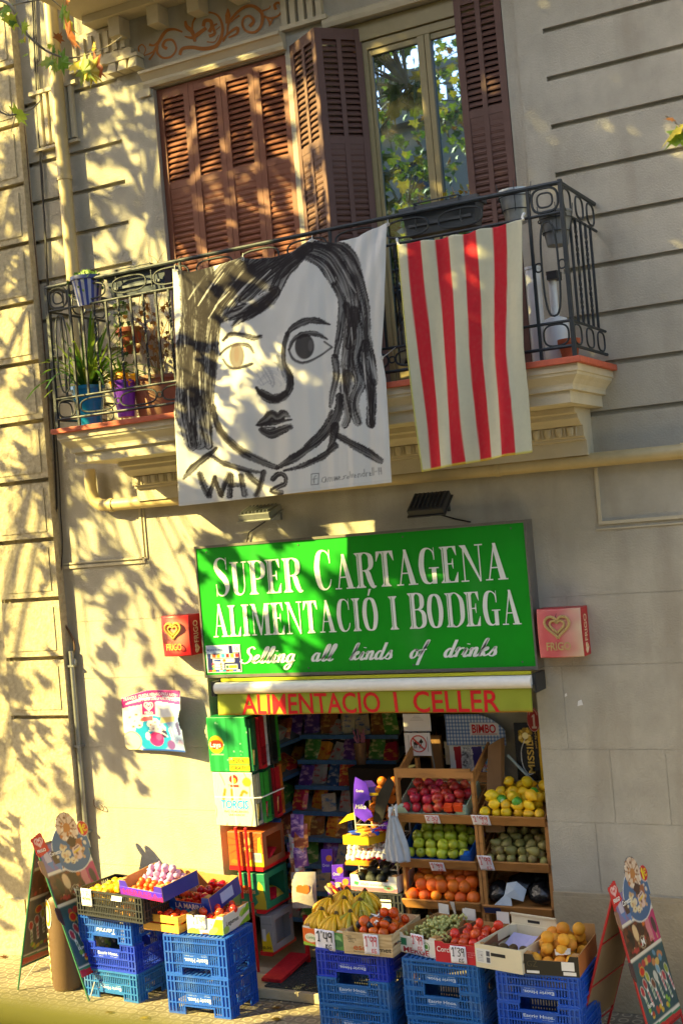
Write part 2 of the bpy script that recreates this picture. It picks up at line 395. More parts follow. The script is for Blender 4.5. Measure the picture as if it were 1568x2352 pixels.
def wall_depth(x, z):
    if -1.39 < x < 1.64 and z < 2.66: return None
    if -1.42 < x < -.08 and 4.95 < z < 7.86: return None
    if .32 < x < 1.83 and 4.95 < z < 7.95: return None
    if x > 2.15 and any(abs(z-g) < .019 for g in GR if g > 4.2): return .04
    if x < -1.82 and any(abs(z-g) < .019 for g in GL): return .04
    if z < 3.3:
        if any(abs(z-j) < .003 for j in JZ) : return .004
        if any(abs(x-j) < .003 and a < z < b for j, a, b in JX): return .004
    if -1.62 < x < -1.42 and 4.95 < z < 7.86: return -.025
    if 1.83 < x < 1.94 and z > 4.95: return .03
    return 0.0
w = MB().relief(xs, zs, wall_depth, 0.0, .26).build('facade_wall', PL, B)
# back of the house: closes the rooms behind the front
sh = MB(); X0, X1, Y1, H = -9.0, 6.5, 7.0, 12.0
for q in ([(X0,.27,0),(X0,Y1,0),(X0,Y1,H),(X0,.27,H)], [(X1,.27,0),(X1,Y1,0),(X1,Y1,H),(X1,.27,H)], [(X0,Y1,0),(X1,Y1,0),(X1,Y1,H),(X0,Y1,H)],
          [(X0,-.1,H),(X1,-.1,H),(X1,Y1,H),(X0,Y1,H)], [(X1,0,0),(X1,.27,0),(X1,.27,H),(X1,0,H)], [(X0,-.05,10),(X1,-.05,10),(X1,-.05,H),(X0,-.05,H)]): sh.poly(q)
sh.poly([(-2.9,.02,10),(X1,.02,10),(X1,.02,10.4),(-2.9,.02,10.4)])
sh.build('outer_shell', PL, B)
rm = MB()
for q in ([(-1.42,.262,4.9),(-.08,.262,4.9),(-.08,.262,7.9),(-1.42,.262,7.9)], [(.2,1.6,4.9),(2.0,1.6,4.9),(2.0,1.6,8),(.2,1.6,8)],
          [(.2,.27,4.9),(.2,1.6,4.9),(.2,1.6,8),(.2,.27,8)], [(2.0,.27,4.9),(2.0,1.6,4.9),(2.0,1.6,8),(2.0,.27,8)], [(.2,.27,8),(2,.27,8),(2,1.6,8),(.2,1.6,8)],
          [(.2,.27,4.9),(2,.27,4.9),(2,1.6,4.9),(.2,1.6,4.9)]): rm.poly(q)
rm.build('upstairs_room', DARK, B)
sr = MB()
SX0, SX1, SY1, SZ1 = -1.9, 2.6, 5.2, 2.85
for q in ([(SX0,.27,.1),(SX0,SY1,.1),(SX0,SY1,SZ1),(SX0,.27,SZ1)], [(SX1,.27,.1),(SX1,SY1,.1),(SX1,SY1,SZ1),(SX1,.27,SZ1)], [(SX0,SY1,.1),(SX1,SY1,.1),(SX1,SY1,SZ1),(SX0,SY1,SZ1)],
          [(SX0,.27,SZ1),(SX1,.27,SZ1),(SX1,SY1,SZ1),(SX0,SY1,SZ1)], [(SX0,.27,.1),(-1.39,.27,.1),(-1.39,.27,SZ1),(SX0,.27,SZ1)], [(1.64,.27,.1),(SX1,.27,.1),(SX1,.27,SZ1),(1.64,.27,SZ1)]): sr.poly(q)
sr.build('shop_room', mat('shop_wall', '#a89a80', .85, .2, 3), B)
MB().box(-1.9, -.02, .006, 2.6, 5.2, .085).build('shop_floor', mat('shop_floor_tile', '#8f8268', .6, .2, 8), B)
MB().box(-1.36, -.48, 0.004, 1.64, -.021, .088).build('doorstep', mat('stone_step', '#b7a98c', .8, .12, 10, .4, 80), B, bevel=.008)
MB().box(-1.45, .02, 2.668, 1.70, .26, 2.9).build('door_lintel', DARK, B)
# rough quoin pier on the left
PG = [3.40+.556*k for k in range(-6, 13)]
xs = [-9, -3.62, -3.60, -2.9, -3.53, -2.97]; zs = [0, 10]
for g in PG: zs += [g-.02, g+.02, g+.075, g-.075]
def pier_depth(x, z):
    if x < -3.62: return .03 if z > .5 else 0.0
    if x < -3.60: return .045
    if z > 2.1 and any(abs(z-g) < .02 for g in PG): return .075
    if z > 2.1 and -3.53 < x < -2.97 and all(abs(z-g) > .075 for g in PG): return -.008
    return 0.0
p = MB().relief(xs, zs, pier_depth, -.1)
p.poly([(-2.9, -.1, 0), (-2.9, .0, 0), (-2.9, .0, 10), (-2.9, -.1, 10)])
p.build('quoin_pier', ROUGH, B)
# skirting plinth on the right, panel mouldings of the ground floor
MB().box(1.642, -.03, .004, 6.5, -.001, .86).box(1.642, -.022, .861, 6.5, -.001, .89).build('plinth', mat('plinth_render', '#a09277', .95, .15, 5, .9, 40), B)
mo = MB()
for (a, b_, z0, z1) in ((-2.88, -1.97, 3.665, 3.69), (-2.88, -1.93, 3.705, 3.718)): mo.box(a, -.018, z0, b_, -.0005, z1)
mo.box(-1.968, -.018, 3.6655, -1.945, -.0005, 4.16).box(-1.928, -.012, 3.705, -1.915, -.0005, 4.16)
mo.build('panel_moulding', PL2, B); mo = MB(); mo.box(2.255, -.02, 3.69, 6.5, -.0005, 3.715).box(2.23, -.012, 3.65, 6.5, -.0005, 3.66).box(2.255, -.02, 3.7151, 2.28, -.0005, 4.12)
mo.build('panel_moulding', PL2, B)
# hood moulding over the closed shutters, frieze over the window
hd = MB().sweep([(0, 7.872), (.045, 7.872), (.06, 7.90), (.06, 7.925), (.1, 7.975), (.12, 7.98), (.12, 8.005), (0, 8.02)], [(-1.50, 0, 0, -1), (-.06, 0, 0, -1)])
hd.box(-1.56, -.05, 7.80, -1.44, -.026, 7.868)
hd.build('window_hood', PL2, B)
MB().sweep([(0, 7.952), (.03, 7.952), (.045, 7.985), (.045, 8.02), (0, 8.05)], [(.31, 0, 0, -1), (2.0, 0, 0, -1)]).build('window_head', PL2, B)
# fluted capital between the windows and fluted block on the left, with hanging drops
fc = MB()
for k in range(5): fc.box(-.06+k*.082, -.05, 8.06, -.06+k*.082+.05, -.0005, 8.52)
fc.box(-.08, -.06, 8.02, .36, -.0005, 8.058)
fc.build('fluted_capital', PL2, B)
fb = MB().box(-2.30, -.06, 8.19, -1.60, -.0005, 8.27).box(-2.26, -.03, 8.272, -1.64, -.0005, 8.52)
for k in range(7): fb.box(-2.25+k*.09, -.05, 8.29, -2.25+k*.09+.045, -.031, 8.48)
fb.box(-1.85, -.115, 8.155, -1.50, -.0005, 8.188)
for k in range(3):
    x = -1.82+k*.115
    fb.add([(x,-.105,8.154),(x+.075,-.105,8.154),(x+.075,-.001,8.154),(x,-.001,8.154),(x-.012,-.125,8.06),(x+.087,-.125,8.06),(x+.087,-.001,8.06),(x-.012,-.001,8.06)],
           [(0,1,2,3),(7,6,5,4),(0,4,5,1),(1,5,6,2),(2,6,7,3),(3,7,4,0)])
for k in range(6): fb.box(-2.72+k*.075, -.04, 7.62, -2.72+k*.075+.04, -.0005, 8.10)
fb.box(-2.8, -.05, 8.101, -2.25, -.0005, 8.135).box(-2.8, -.045, 7.575, -2.28, -.0005, 7.6)
fb.build('fluted_bracket', PL2, B)
# balcony of the next floor above: its soffit shows at the top
ub = MB().box(-2.06, -.85, 8.60, 3.9, -.0005, 9.1).box(-2.0, -.2, 8.53, 3.9, -.0006, 8.598)
for k in range(9): ub.box(-1.75+k*.42, -.16, 8.36, -1.75+k*.42+.12, -.0007, 8.528)
ub.build('balcony_soffit', PL2, B)
# painted scroll ornament over the shutters (a stencil on the wall)
def zp(x0, y0, s): return lambda a, b: ((x0+a/s)*.6272, (y0+b/s)*.6272)
z2 = zp(480, 0, 1.96)
orn = MB(); _oc = [0]
def ribbon(mb, pts, wid, Y, m=0, conv=None, dz=.0002):
    """flat painted stroke on the plane y = Y; pts and widths in photo pixels"""
    pts = cat_rom(pts, 5); n = len(pts); ws = wid if isinstance(wid, (list, tuple)) else [wid]*2
    _oc[0] += 1; L_, R_ = [], []
    for i, q in enumerate(pts):
        t = pts[min(i+1, n-1)]-pts[max(i-1, 0)]; t = t/(np.hypot(*t)+1e-9); f = i/(n-1)*(len(ws)-1); j = min(int(f), len(ws)-2)
        hw = (ws[j]*(1-f+j)+ws[j+1]*(f-j))/2
        L_.append(q+np.array([-t[1], t[0]])*hw); R_.append(q-np.array([-t[1], t[0]])*hw)
    y = Y-_oc[0]*dz
    cv = conv or (lambda a, b: (a, b))
    A = [at(*cv(*a), y) for a in L_]; D_ = [at(*cv(*a), y) for a in R_]
    mb.add(A+D_, [(i, i+1, n+i+1, n+i) for i in range(n-1)], m)
for pts, wd in (([(30,380),(60,400),(90,395),(105,350),(80,320),(55,340),(60,370)], (4, 12)), ([(90,400),(160,370),(200,300),(250,225),(310,210),(370,230)], (6, 26, 12)),
    ([(190,330),(190,380),(230,415),(290,405),(325,350),(300,290),(250,290),(230,330),(260,350)], (18, 14, 24)), ([(130,430),(160,390),(180,350)], (18, 6)), ([(130,320),(165,325),(200,290)], (20, 8)),
    ([(350,395),(370,350),(440,340),(520,350),(610,330),(650,260),(655,180),(620,110),(550,88),(480,110),(445,160),(440,210)], (22, 30, 14, 12)), ([(390,150),(400,190),(440,230),(460,300)], (14, 34, 20)),
    ([(385,260),(440,270),(500,230),(540,200)], (8, 30, 24)), ([(520,190),(530,150),(570,150),(580,190),(560,230)], 26), ([(560,260),(600,240),(590,190),(620,170)], (26, 12)), ([(545,300),(600,300),(630,250)], (10, 6)), ([(610,215),(640,190)], 8),
    ([(660,300),(690,240),(700,170),(760,90),(830,45),(890,50),(940,100),(935,180),(890,230),(830,225),(800,180),(810,130),(850,115),(880,150),(850,190)], (10, 20, 26, 18, 16, 26)), ([(695,60),(695,110),(690,170)], (4, 40, 24)),
    ([(650,290),(700,240),(760,200),(760,240),(700,270)], (8, 24, 12)), ([(780,110),(750,130),(720,160)], (16, 6)), ([(940,80),(990,60),(1000,40)], (14, 6)), ([(930,110),(1000,130),(1060,110),(1085,60),(1060,20),(1030,35),(1040,70)], (14, 14, 22)), ([(960,110),(990,150),(1000,175)], (6, 26)), ([(990,190),(1010,150),(1020,120)], (8, 14))):
    ribbon(orn, pts, wd, -.003, 0, z2)
orn.build('painted_scroll', mat('ochre_paint', '#a5672f', .9, .2, 20), B)

# ------------------------------------------------------------------ shutters
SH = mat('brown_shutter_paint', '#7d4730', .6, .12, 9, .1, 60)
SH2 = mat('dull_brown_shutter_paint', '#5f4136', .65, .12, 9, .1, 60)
def leaf(name, o, u, wdt, z0, z1, m, mid=(), two=False, th=.04):
    """louvred leaf: o = lower corner, u = unit vector across; front faces u x z"""
    o = Vector(o); u = Vector(u).normalized(); n = u.cross(Vector((0, 0, 1))); zz = Vector((0, 0, 1)); b = MB(); st = .055
    H = z1-z0; rails = [0]+[q-z0-.03 for q in mid]+[H-.09]; rh = [.12]+[.06]*len(mid)+[.09]
    b.obox(o, u*st, -n*th, zz*H); b.obox(o+u*(wdt-st), u*st, -n*th, zz*H)
    cols = [(st, wdt-st)]
    if two: b.obox(o+u*(wdt/2-.02)-n*.001, u*.04, -n*(th-.002), zz*H); cols = [(st, wdt/2-.02), (wdt/2+.02, wdt-st)]
    for r_, h_ in zip(rails, rh): b.obox(o+u*(st+.0005)+zz*r_-n*.002, u*(wdt-2*st-.001), -n*(th-.004), zz*h_)
    for a, c_ in zip(zip(rails, rh), rails[1:]):
        lo, hi = a[0]+a[1], c_; k = max(1, int((hi-lo)/.048)); dz = (hi-lo)/k
        for j in range(k):
            for x0, x1 in cols:
                q = o+zz*(lo+dz*(j+.06))+u*x0-n*.009
                b.obox(q, u*(x1-x0), -n*.026+zz*dz*.8, zz*.008+n*.004)
    return b.build(name, m, B)
for k in range(4): leaf('closed_shutter', (-1.415+k*.3335, .0+.02, 4.955), (1, 0, 0), .330, 4.955, 7.85, SH, (6.98-.0, 5.9))
ap = Vector((.32, -.22, 0)); hl = Vector((-.035, .0, 0)); rr = Vector((.60, .06, 0))
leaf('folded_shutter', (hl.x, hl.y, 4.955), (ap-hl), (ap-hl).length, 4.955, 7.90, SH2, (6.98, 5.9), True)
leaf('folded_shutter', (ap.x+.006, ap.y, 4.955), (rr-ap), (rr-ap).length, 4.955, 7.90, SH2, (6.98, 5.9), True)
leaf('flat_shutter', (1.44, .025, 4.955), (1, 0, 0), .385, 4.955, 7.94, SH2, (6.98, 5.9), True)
# window with olive frame
FR = mat('olive_window_paint', '#8f8056', .45, .1, 12)
WN = MB().box(.585, .07, 4.955, .645, .15, 7.78).box(.585, .069, 7.72, 1.85, .151, 7.79).box(1.09, .068, 4.96, 1.15, .13, 7.719).box(1.155, .066, 4.96, 1.20, .13, 7.719)
WN.box(.646, .085, 4.96, .675, .13, 7.719).box(.676, .084, 7.67, 1.089, .131, 7.7195).box(1.201, .084, 7.67, 1.83, .131, 7.7195).box(.676, .083, 4.96, 1.089, .132, 5.12).box(1.201, .083, 4.96, 1.83, .132, 5.12)
WN.box(.33, .05, 7.795, 1.83, .16, 7.945)
wn = WN.build('window', FR, B, bevel=.004)
GL_ = glass_mat('window_glass', .58, '#0c1014', tint=(.42, .66, 1.0))  # blue tint put into the pane so the reflected white sky reads blue
for a, b_ in ((.675, 1.09), (1.2, 1.83)):
    g_ = MB(); n_ = 14
    for i in range(n_):
        for j in range(n_):
            pass
    g_.box(a-.01, .105, 5.1, b_+.01, .112, 7.69)
    g_.build('pane', GL_, wn)
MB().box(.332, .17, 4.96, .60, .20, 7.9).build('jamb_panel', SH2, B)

# ------------------------------------------------------------------ balcony
prof = [(-.1, 4.57), (0, 4.57), (0, 4.655), (.03, 4.658), (.03, 4.682), (.036, 4.70), (.06, 4.73), (.085, 4.755), (.09, 4.775), (.10, 4.778), (.10, 4.828), (-.1, 4.828)]
BX0, BX1, BY = -2.0, 2.36, -.80
path = [(BX0, -.001, -1, 0), (BX0, BY, -1, -1), (BX1, BY, 1, -1), (BX1, -.001, 1, 0)]
bal = MB().sweep(prof, path).box(BX0+.02, BY+.02, 4.5705, BX1-.02, -.001, 4.8275)
sup = [(0, 4.22), (.16, 4.22), (.16, 4.33), (.19, 4.335), (.19, 4.355), (.22, 4.36), (.22, 4.44), (.27, 4.445), (.30, 4.47), (.34, 4.49), (.34, 4.52), (.40, 4.53), (.40, 4.569), (0, 4.569)]
bal.sweep(sup, [(-1.86, 0, 0, -1), (2.26, 0, 0, -1)])
bl = bal.build('balcony', PL2, B)
MB().box(BX0-.135, BY-.135, 4.829, BX1+.135, -.002, 4.872).build('tile_edge', mat('terracotta_tile', '#b4553a', .6, .18, 14), bl, bevel=.004)
eg = MB()
for k in range(46):
    x = -1.80+k*.088; eg.lathe([(.004, -.036), (.02, -.026), (.028, .005), (.026, .03), (.012, .038)], (x, -.225, 4.40), 8, 0, 1, .7)
    eg.box(x+.040, -.232, 4.364, x+.048, -.221, 4.43)
eg.build('egg_and_dart', PL2, bl, smooth=True)
# railing
IR = mat('dark_iron', '#262c2f', .5, .2, 25, .2, 90, spec=.4)
RY, RX0, RX1 = -.84, -2.13, 2.43
rl = MB(); zt, z2_, z3, z4 = 6.09, 5.885, 5.13, 4.955
for z_, r_ in ((zt, .017), (z2_, .011), (z3, .011), (z4, .012)):
    rl.tube([(RX0, -.01, z_), (RX0, RY, z_), (RX1, RY, z_), (RX1, -.01, z_)], r_, 8)
for x in (RX0, RX1): rl.box(x-.014, RY-.014, 4.873, x+.014, RY+.014, zt+.02)
for x in (RX0+.235, RX1-.24, -.75, .62): rl.box(x-.010, RY-.010, 4.873, x+.010, RY+.010, zt)
RL = rl.build('balcony_railing', IR, B, smooth=True)
bars = [RX0+.36+.1265*k for k in range(32) if RX0+.36+.1265*k < RX1-.3]
def bar_mesh(twist):
    b = MB(); n = 24
    for i in range(n+1):
        t = i/n; z_ = z3+(z2_-z3)*t; a = 0
        if twist: a = PI*3*min(max((t-.12)/.34, 0), 1)+PI*3*min(max((t-.56)/.34, 0), 1)
        r_ = .0095
        b.v += [(r_*1.25*math.cos(a+PI/4+PI/2*j), r_*1.25*math.sin(a+PI/4+PI/2*j), z_) for j in range(4)]
        if i:
            o = (i-1)*4; b.f += [(o+j, o+(j+1) % 4, o+4+(j+1) % 4, o+4+j) for j in range(4)]; b.m += [0]*4
    return b
proto = [bar_mesh(t).build('baluster', IR, RL) for t in (0, 1)]
used = [0, 0]
def put_bar(x, y, k):
    o = proto[k] if not used[k] else proto[k].copy()
    if used[k]: COL.objects.link(o); o.parent = RL
    used[k] = 1; o.location = (x, y, 0)
for i, x in enumerate(bars): put_bar(x, RY, i % 2)
for sx_ in (RX0, RX1):
    for i in range(5): put_bar(sx_, RY+.16+i*.125, i % 2)
def loop(b, x, z, rx, rz, r_=.007, y=RY, n=28, side=False):
    pts = [(x+rx*math.copysign(abs(math.cos(q))**.7, math.cos(q)), y, z+rz*math.copysign(abs(math.sin(q))**.7, math.sin(q))) for q in np.linspace(0, 2*PI, n, endpoint=False)]
    if side: pts = [(side, RY+(p_[0]-x)+y, p_[2]) for p_ in pts]
    return b.tube(pts, r_, 6, closed=True)
for x in (RX0+.118, RX1-.12):
    sc_ = MB()
    loop(sc_, x, (zt+z2_)/2, .095, .085, .009); loop(sc_, x, (zt+z2_)/2, .055, .05, .007); loop(sc_, x, (z3+z4)/2, .09, .075)
    loop(sc_, x, (z2_+z3)/2, .06, .33, .008); loop(sc_, x-.085, (z2_+z3)/2+.02, .022, .03, .006); loop(sc_, x+.085, (z2_+z3)/2+.02, .022, .03, .006)
    sc_.build('scroll', IR, RL, smooth=True)
xx = [RX0+.235+.42*k for k in range(10)]
for a in xx[:-1]:
    loop(MB(), a+.21, (zt+z2_)/2, .17, .065, .008).build('scroll', IR, RL, smooth=True); sc_ = MB(); loop(sc_, a+.21, (z3+z4)/2, .18, .06, .008); loop(sc_, a, (z3+z4)/2, .022, .022, .006); sc_.build('scroll', IR, RL, smooth=True)
for sx_ in (RX0, RX1):
    for yy in (.12, .42, .7):
        loop(MB(), 0, (zt+z2_)/2, .09, .08, .008, yy, side=sx_).build('side_scroll', IR, RL, smooth=True); loop(MB(), 0, (z3+z4)/2, .09, .07, .007, yy, side=sx_).build('side_scroll', IR, RL, smooth=True)
# ------------------------------------------------------------------ street trees (the planes that shade the wall) and the house across the street
BARK = mat('plane_bark', '#8a7f68', .9, .3, 5, .5, 18, stain=(2.5, (1, 1, .5), .45, .6, '#5d5443'))
LF = [leaf_mat('leaf_green', '#4c6320'), leaf_mat('leaf_yellow_green', '#7f8a22'), leaf_mat('leaf_yellow', '#a8912a'), leaf_mat('leaf_brown', '#7a4f22')]
LF_LIT = [leaf_mat('sunlit_twig_green', '#6f9430', .5), leaf_mat('sunlit_twig_lime', '#a8bc3c', .5), leaf_mat('sunlit_twig_yellow', '#d0b83c', .5), leaf_mat('sunlit_twig_brown', '#a86a34', .5)]  # brighter copies for the twigs: sunlight is put into the leaf colour
LEAFP = [(0, 0), (.16, -.02), (.42, -.10), (.30, .14), (.55, .34), (.24, .38), (.22, .60), (.05, .62), (0, .95)]
LEAFP = [(x, y) for x, y in LEAFP]+[(-x, y) for x, y in LEAFP[-2:0:-1]]
def add_leaf(b, p, size, rot, mi):
    """one lobed plane leaf: a fan of faces round its middle, a little cupped"""
    vs = [Vector((0, .30, .05))]+[Vector((x, y, -.10*abs(x)-.08*y*y)) for x, y in LEAFP]
    vs = [Vector(p)+rot @ (q*size) for q in vs]; n = len(LEAFP)
    b.add(vs, [(0, 1+i, 1+(i+1) % n) for i in range(n)], mi)
def rrot(g, droop=.6):
    return (Matrix.Rotation(g.uniform(0, 2*PI), 3, 'Z') @ Matrix.Rotation(-g.uniform(-.3, 1.5)*droop-PI*.25, 3, 'X') @ Matrix.Rotation(g.uniform(-.8, .8), 3, 'Y'))
S2 = SUN_TO
def tree(label, base, clumps, g, leaf, per, spread, mixw, height):
    t = thing('plane_tree', label, 'tree', base, 'plane trees along the kerb')
    tr = MB(); cr_ = MB()
    top = Vector(base)+Vector((.15, .1, height))
    tr.tube([base, Vector(base)+Vector((.06, 0, height*.3)), Vector(base)+Vector((0, .08, height*.65)), top], [.24, .2, .17, .12], 12)
    cl = [Vector(c) for c in clumps]
    hubs = []
    for k in range(7):
        c = cl[int(g.integers(len(cl)))]
        h0 = Vector(base)+Vector((.05, .05, height*(.55+.07*k))); mid = (h0+c)/2+Vector((0, 0, .5)); tr.tube([h0, mid, c], [.04, .025, .012], 8); hubs += [mid, c]
    for c in cl:
        h0 = min(hubs, key=lambda q: (q-c).length)
        if (h0-c).length > .15 and (h0-c).length < 3.5: tr.tube([h0, (h0+c)/2+Vector((0, 0, .12)), c], [.02, .013, .006], 5)
        for _ in range(per):
            p = c+Vector(g.normal(0, spread, 3)); add_leaf(cr_, p, leaf*g.uniform(.7, 1.25), rrot(g), int(g.choice(4, p=mixw)))
    tr.build('trunk', BARK, t, smooth=True); cr_.build('crown', LF, t); return t
def in_view(p, m=90):
    q = CR @ (np.array(p)-CAM); x, y = 784+CF*q[0]/q[2], 1176+CF*q[1]/q[2]
    return q[2] > 0 and -m-220/q[2]*2 < x < 1568+m and -m-700/q[2] < y < 2352+m
def along_sun(x0, zw, g, lo=6.6, hi=10.7):
    for _ in range(40):
        p = Vector((x0, 0, zw))+S2*g.uniform(lo, hi)
        if not in_view(p, 260): return p
        lo = min(lo+.15, hi-.2)
    return p
def bound(zw):
    pts = [(-2, .80), (.9, .78), (1.2, .34), (1.7, .20), (3.16, .20), (3.24, 1.28), (5.2, 1.30), (6.2, 1.0), (10, .9)]
    return float(np.interp(zw, [a for a, _ in pts], [b for _, b in pts]))
gA = np.random.default_rng(21)
def lit_share(x, z):
    """how much sun gets through the thin crown towards this point of the wall"""
    if x < -2.9: return .62 if z < 1.5 else .50
    if z < 1.5: return .985
    if z < 2.0: return .90
    if z < 3.4: return .60 if x < -1.2 else .68
    if z < 5.2: return .48
    if z < 7.7: return .40
    return .22
ca = []; LMX = 1.6/.13
for _ in range(int(7.5*9.5*LMX)):
    x0, zw = gA.uniform(-6.5, 1.35), gA.uniform(.3, 9.8)
    if gA.random() < -math.log(lit_share(x0, zw))/.13/LMX and x0 < bound(zw)-.2: ca.append(along_sun(x0, zw, gA, 4.0, 7.6))
treeA = tree('thin yellowing plane tree that throws dappled light on the wall', (-10.3, -5.3, 0), ca, gA, .20, 9, .12, [.3, .3, .3, .1], 8.5)
gB = np.random.default_rng(5); cb = []
for zw in list(np.arange(-1.4, 9.9, .34))+list(np.arange(-1.25, 4.0, .36)):
    x = bound(zw)+.13
    while x < 3.75:
        cb.append(along_sun(x+gB.uniform(-.05, .05), zw+gB.uniform(-.1, .1), gB)); x += .34
treeB = tree('dense plane tree that keeps the right of the shop in shade', (-3.4, -5.6, 0), cb, gB, .30, 16, .13, [.42, .3, .22, .06], 7.0)
gC = np.random.default_rng(9)
treeC = tree('plane tree at the kerb beyond the right of the shop', (6.6, -4.4, 0), [(6.8+gC.normal(0, .8), -4.6+gC.normal(0, .7), 8.2+gC.normal(0, 1.2)) for _ in range(60)], gC, .24, 14, .3, [.4, .3, .2, .1], 6.5)
gD = np.random.default_rng(14)
treeD = tree('plane tree on the far kerb that shows in the window reflection', (-4.6, -13.4, 0), [(-3.6+gD.normal(0, 1.5), -11.5+gD.normal(0, .9), 10.6+gD.normal(0, 1.7)) for _ in range(75)], gD, .17, 18, .30, [.25, .4, .3, .05], 8.0)
# twigs that hang into view
def twig(parent, Y, paths, leaves, conv):
    b = MB()
    for pts, r0, r1 in paths:
        q = cat_rom(pts, 4); k = len(q); b.tube([at(*conv(*p), Y+.02*math.sin(i)) for i, p in enumerate(q)], [r0+(r1-r0)*i/(k-1) for i in range(k)], 6)
    tw = b.build('hanging_twig', BARK, parent, smooth=True)
    for (px, py, tx, ty, mi, tilt) in leaves:
        a = at(*conv(px, py), Y); e = at(*conv(tx, ty), Y-.03); d = e-a; sz = d.length; d.normalize()
        nrm = Vector((0.1, -1, .15)); nrm = (nrm-d*nrm.dot(d)).normalized(); sd = d.cross(nrm)
        M = Matrix((sd, d, nrm)).transposed() @ Matrix.Rotation(tilt, 3, 'Y')
        lb = MB(); add_leaf(lb, a, sz/.95, M, 0); lb.build('leaf', LF_LIT[mi], tw)
zt_ = zp(0, 0, 2.24)
twig(treeA, -3.2, [([(-60,-20),(90,45),(180,230),(320,370),(430,440),(590,475),(800,420),(900,370),(1000,300)], .010, .003), ([(90,45),(200,20),(330,0)], .006, .004), ([(420,-10),(470,30),(515,75)], .004, .002),
    ([(320,370),(330,480),(300,520)], .003, .002), ([(430,440),(440,520)], .003, .002), ([(690,460),(770,385),(800,430)], .003, .002), ([(-10,910),(90,945),(250,900),(330,830),(350,790)], .006, .003), ([(90,945),(20,900)], .003, .002), ([(130,950),(95,1080)], .003, .002)],
    [(60,40,0,190,0,.3),(0,90,-60,160,0,.2),(180,230,250,200,1,.2),(200,330,130,345,1,.4),(200,330,215,300,2,.2),(250,300,235,360,1,.9),(420,390,380,350,1,.2),(430,400,460,430,0,.6),(470,330,510,260,3,.8),
     (500,90,560,160,0,.5),(520,160,625,285,1,.8),(540,240,655,420,3,1.0),(420,490,290,540,1,.3),(440,490,350,580,0,.5),(430,520,490,590,1,.6),(480,495,600,530,0,.5),(650,530,525,575,2,.3),(660,540,780,670,1,.4),
     (720,545,840,690,2,.6),(760,520,870,650,3,.7),(700,600,690,680,2,.6),(760,380,790,400,2,.4),(120,945,245,945,1,1.0),(540,0,590,-20,3,.2),(120,200,60,140,0,.2),(230,440,170,470,1,.6),(70,200,150,100,1,.9)], zt_)
zr_ = zp(2300, 380, 2.0)
twig(treeC, -4.2, [([(520,250),(400,200),(330,120)], .006, .003), ([(330,120),(270,90)], .003, .002)],
     [(400,190,250,340,0,.3),(390,150,215,330,2,1.0),(330,110,250,110,3,.7),(380,210,440,330,1,.5)], zr_)
# house across the street (it shows in the window's reflection)
OB = thing('house_across_street', 'tall pale house across the street with a balustraded roof', 'building', (-14, -24, 0))
OW = mat('far_render', '#9b8d76', .9, .1, .6)
ob = MB()
oxs = [-44, 16]; ozs = [0, 15.0]
for k in range(18):
    for d in (0, 1.3): oxs.append(-42+k*3.2+d)
for k in range(4):
    for d in (0, 2.2): ozs.append(1.0+k*3.6+d)
def odepth(x, z):
    k = (x+42) % 3.2; j = (z-1.0) % 3.6
    return .25 if (k < 1.3 and j < 2.2 and z < 15 and x < 14) else 0.0
tmp = MB().relief(oxs, ozs, odepth, 0.0)
tmp.v = [(-x-28, -24-y, z) for x, y, z in tmp.v]        # turned to face the shop
ob.v, ob.f, ob.m = tmp.v, tmp.f, tmp.m
ob.box(-44, -36, 0, 16, -24.3, 14.99)
ob.box(-44.3, -24.6, 15.0, 16.3, -23.5, 15.35)
ob.build('wall', OW, OB)
rb = MB().box(-44.3, -24.3, 16.35, 16.3, -23.8, 16.55)
for k in range(150): rb.box(-44+k*.4, -24.1, 15.351, -43.84+k*.4, -23.95, 16.349)
rb.build('balustrade', OW, OB)
pn = MB()
for k in range(17):
    for j in range(4): pn.box(-28-(-42+k*3.2+1.25), -24.20, 1.05+j*3.6, -28-(-42+k*3.2+.05), -24.15, 3.15+j*3.6)
p_ = pn.build('window', mat('far_window', '#20262a', .2, .3, 1), OB); p_["kind"] = "stuff"
# ------------------------------------------------------------------ lettering made of strokes
def ribbon2(pts, wid, k=5, smooth=True):
    """outline polygon strip of a stroke with changing width; plane units"""
    n0 = len(pts)
    if not isinstance(wid, (list, tuple)): wid = [wid]*n0
    q = [np.array([p[0], p[1], w_]) for p, w_ in zip(pts, wid)]
    if smooth and n0 > 2: q = cat_rom(q, k)
    n = len(q); A, B_ = [], []
    for i in range(n):
        t = (q[min(i+1, n-1)]-q[max(i-1, 0)])[:2]; t = t/(np.hypot(*t)+1e-9); nn = np.array([-t[1], t[0]])*max(q[i][2], .002)/2
        A.append(q[i][:2]+nn); B_.append(q[i][:2]-nn)
    return A, B_
def rect_(x0, y0, x1, y1): return ('p', [(x0, y0), (x1, y0), (x1, y1), (x0, y1)])
T, t_ = .155, .034
def stem(x, s0=.07, s1=.07, T=T): return [rect_(x, 0, x+.030, 1), rect_(x+.052, 0, x+T, 1), rect_(x-s0, 0, x+T+s1, t_), rect_(x-s0, 1-t_, x+T+s1, 1),
    ('p', [(x-s0*.7, t_), (x, t_), (x, .10)]), ('p', [(x+T, t_), (x+T+s1*.7, t_), (x+T, .10)]), ('p', [(x, .90), (x, 1-t_), (x-s0*.7, 1-t_)]), ('p', [(x+T, .90), (x+T+s1*.7, 1-t_), (x+T, 1-t_)])]
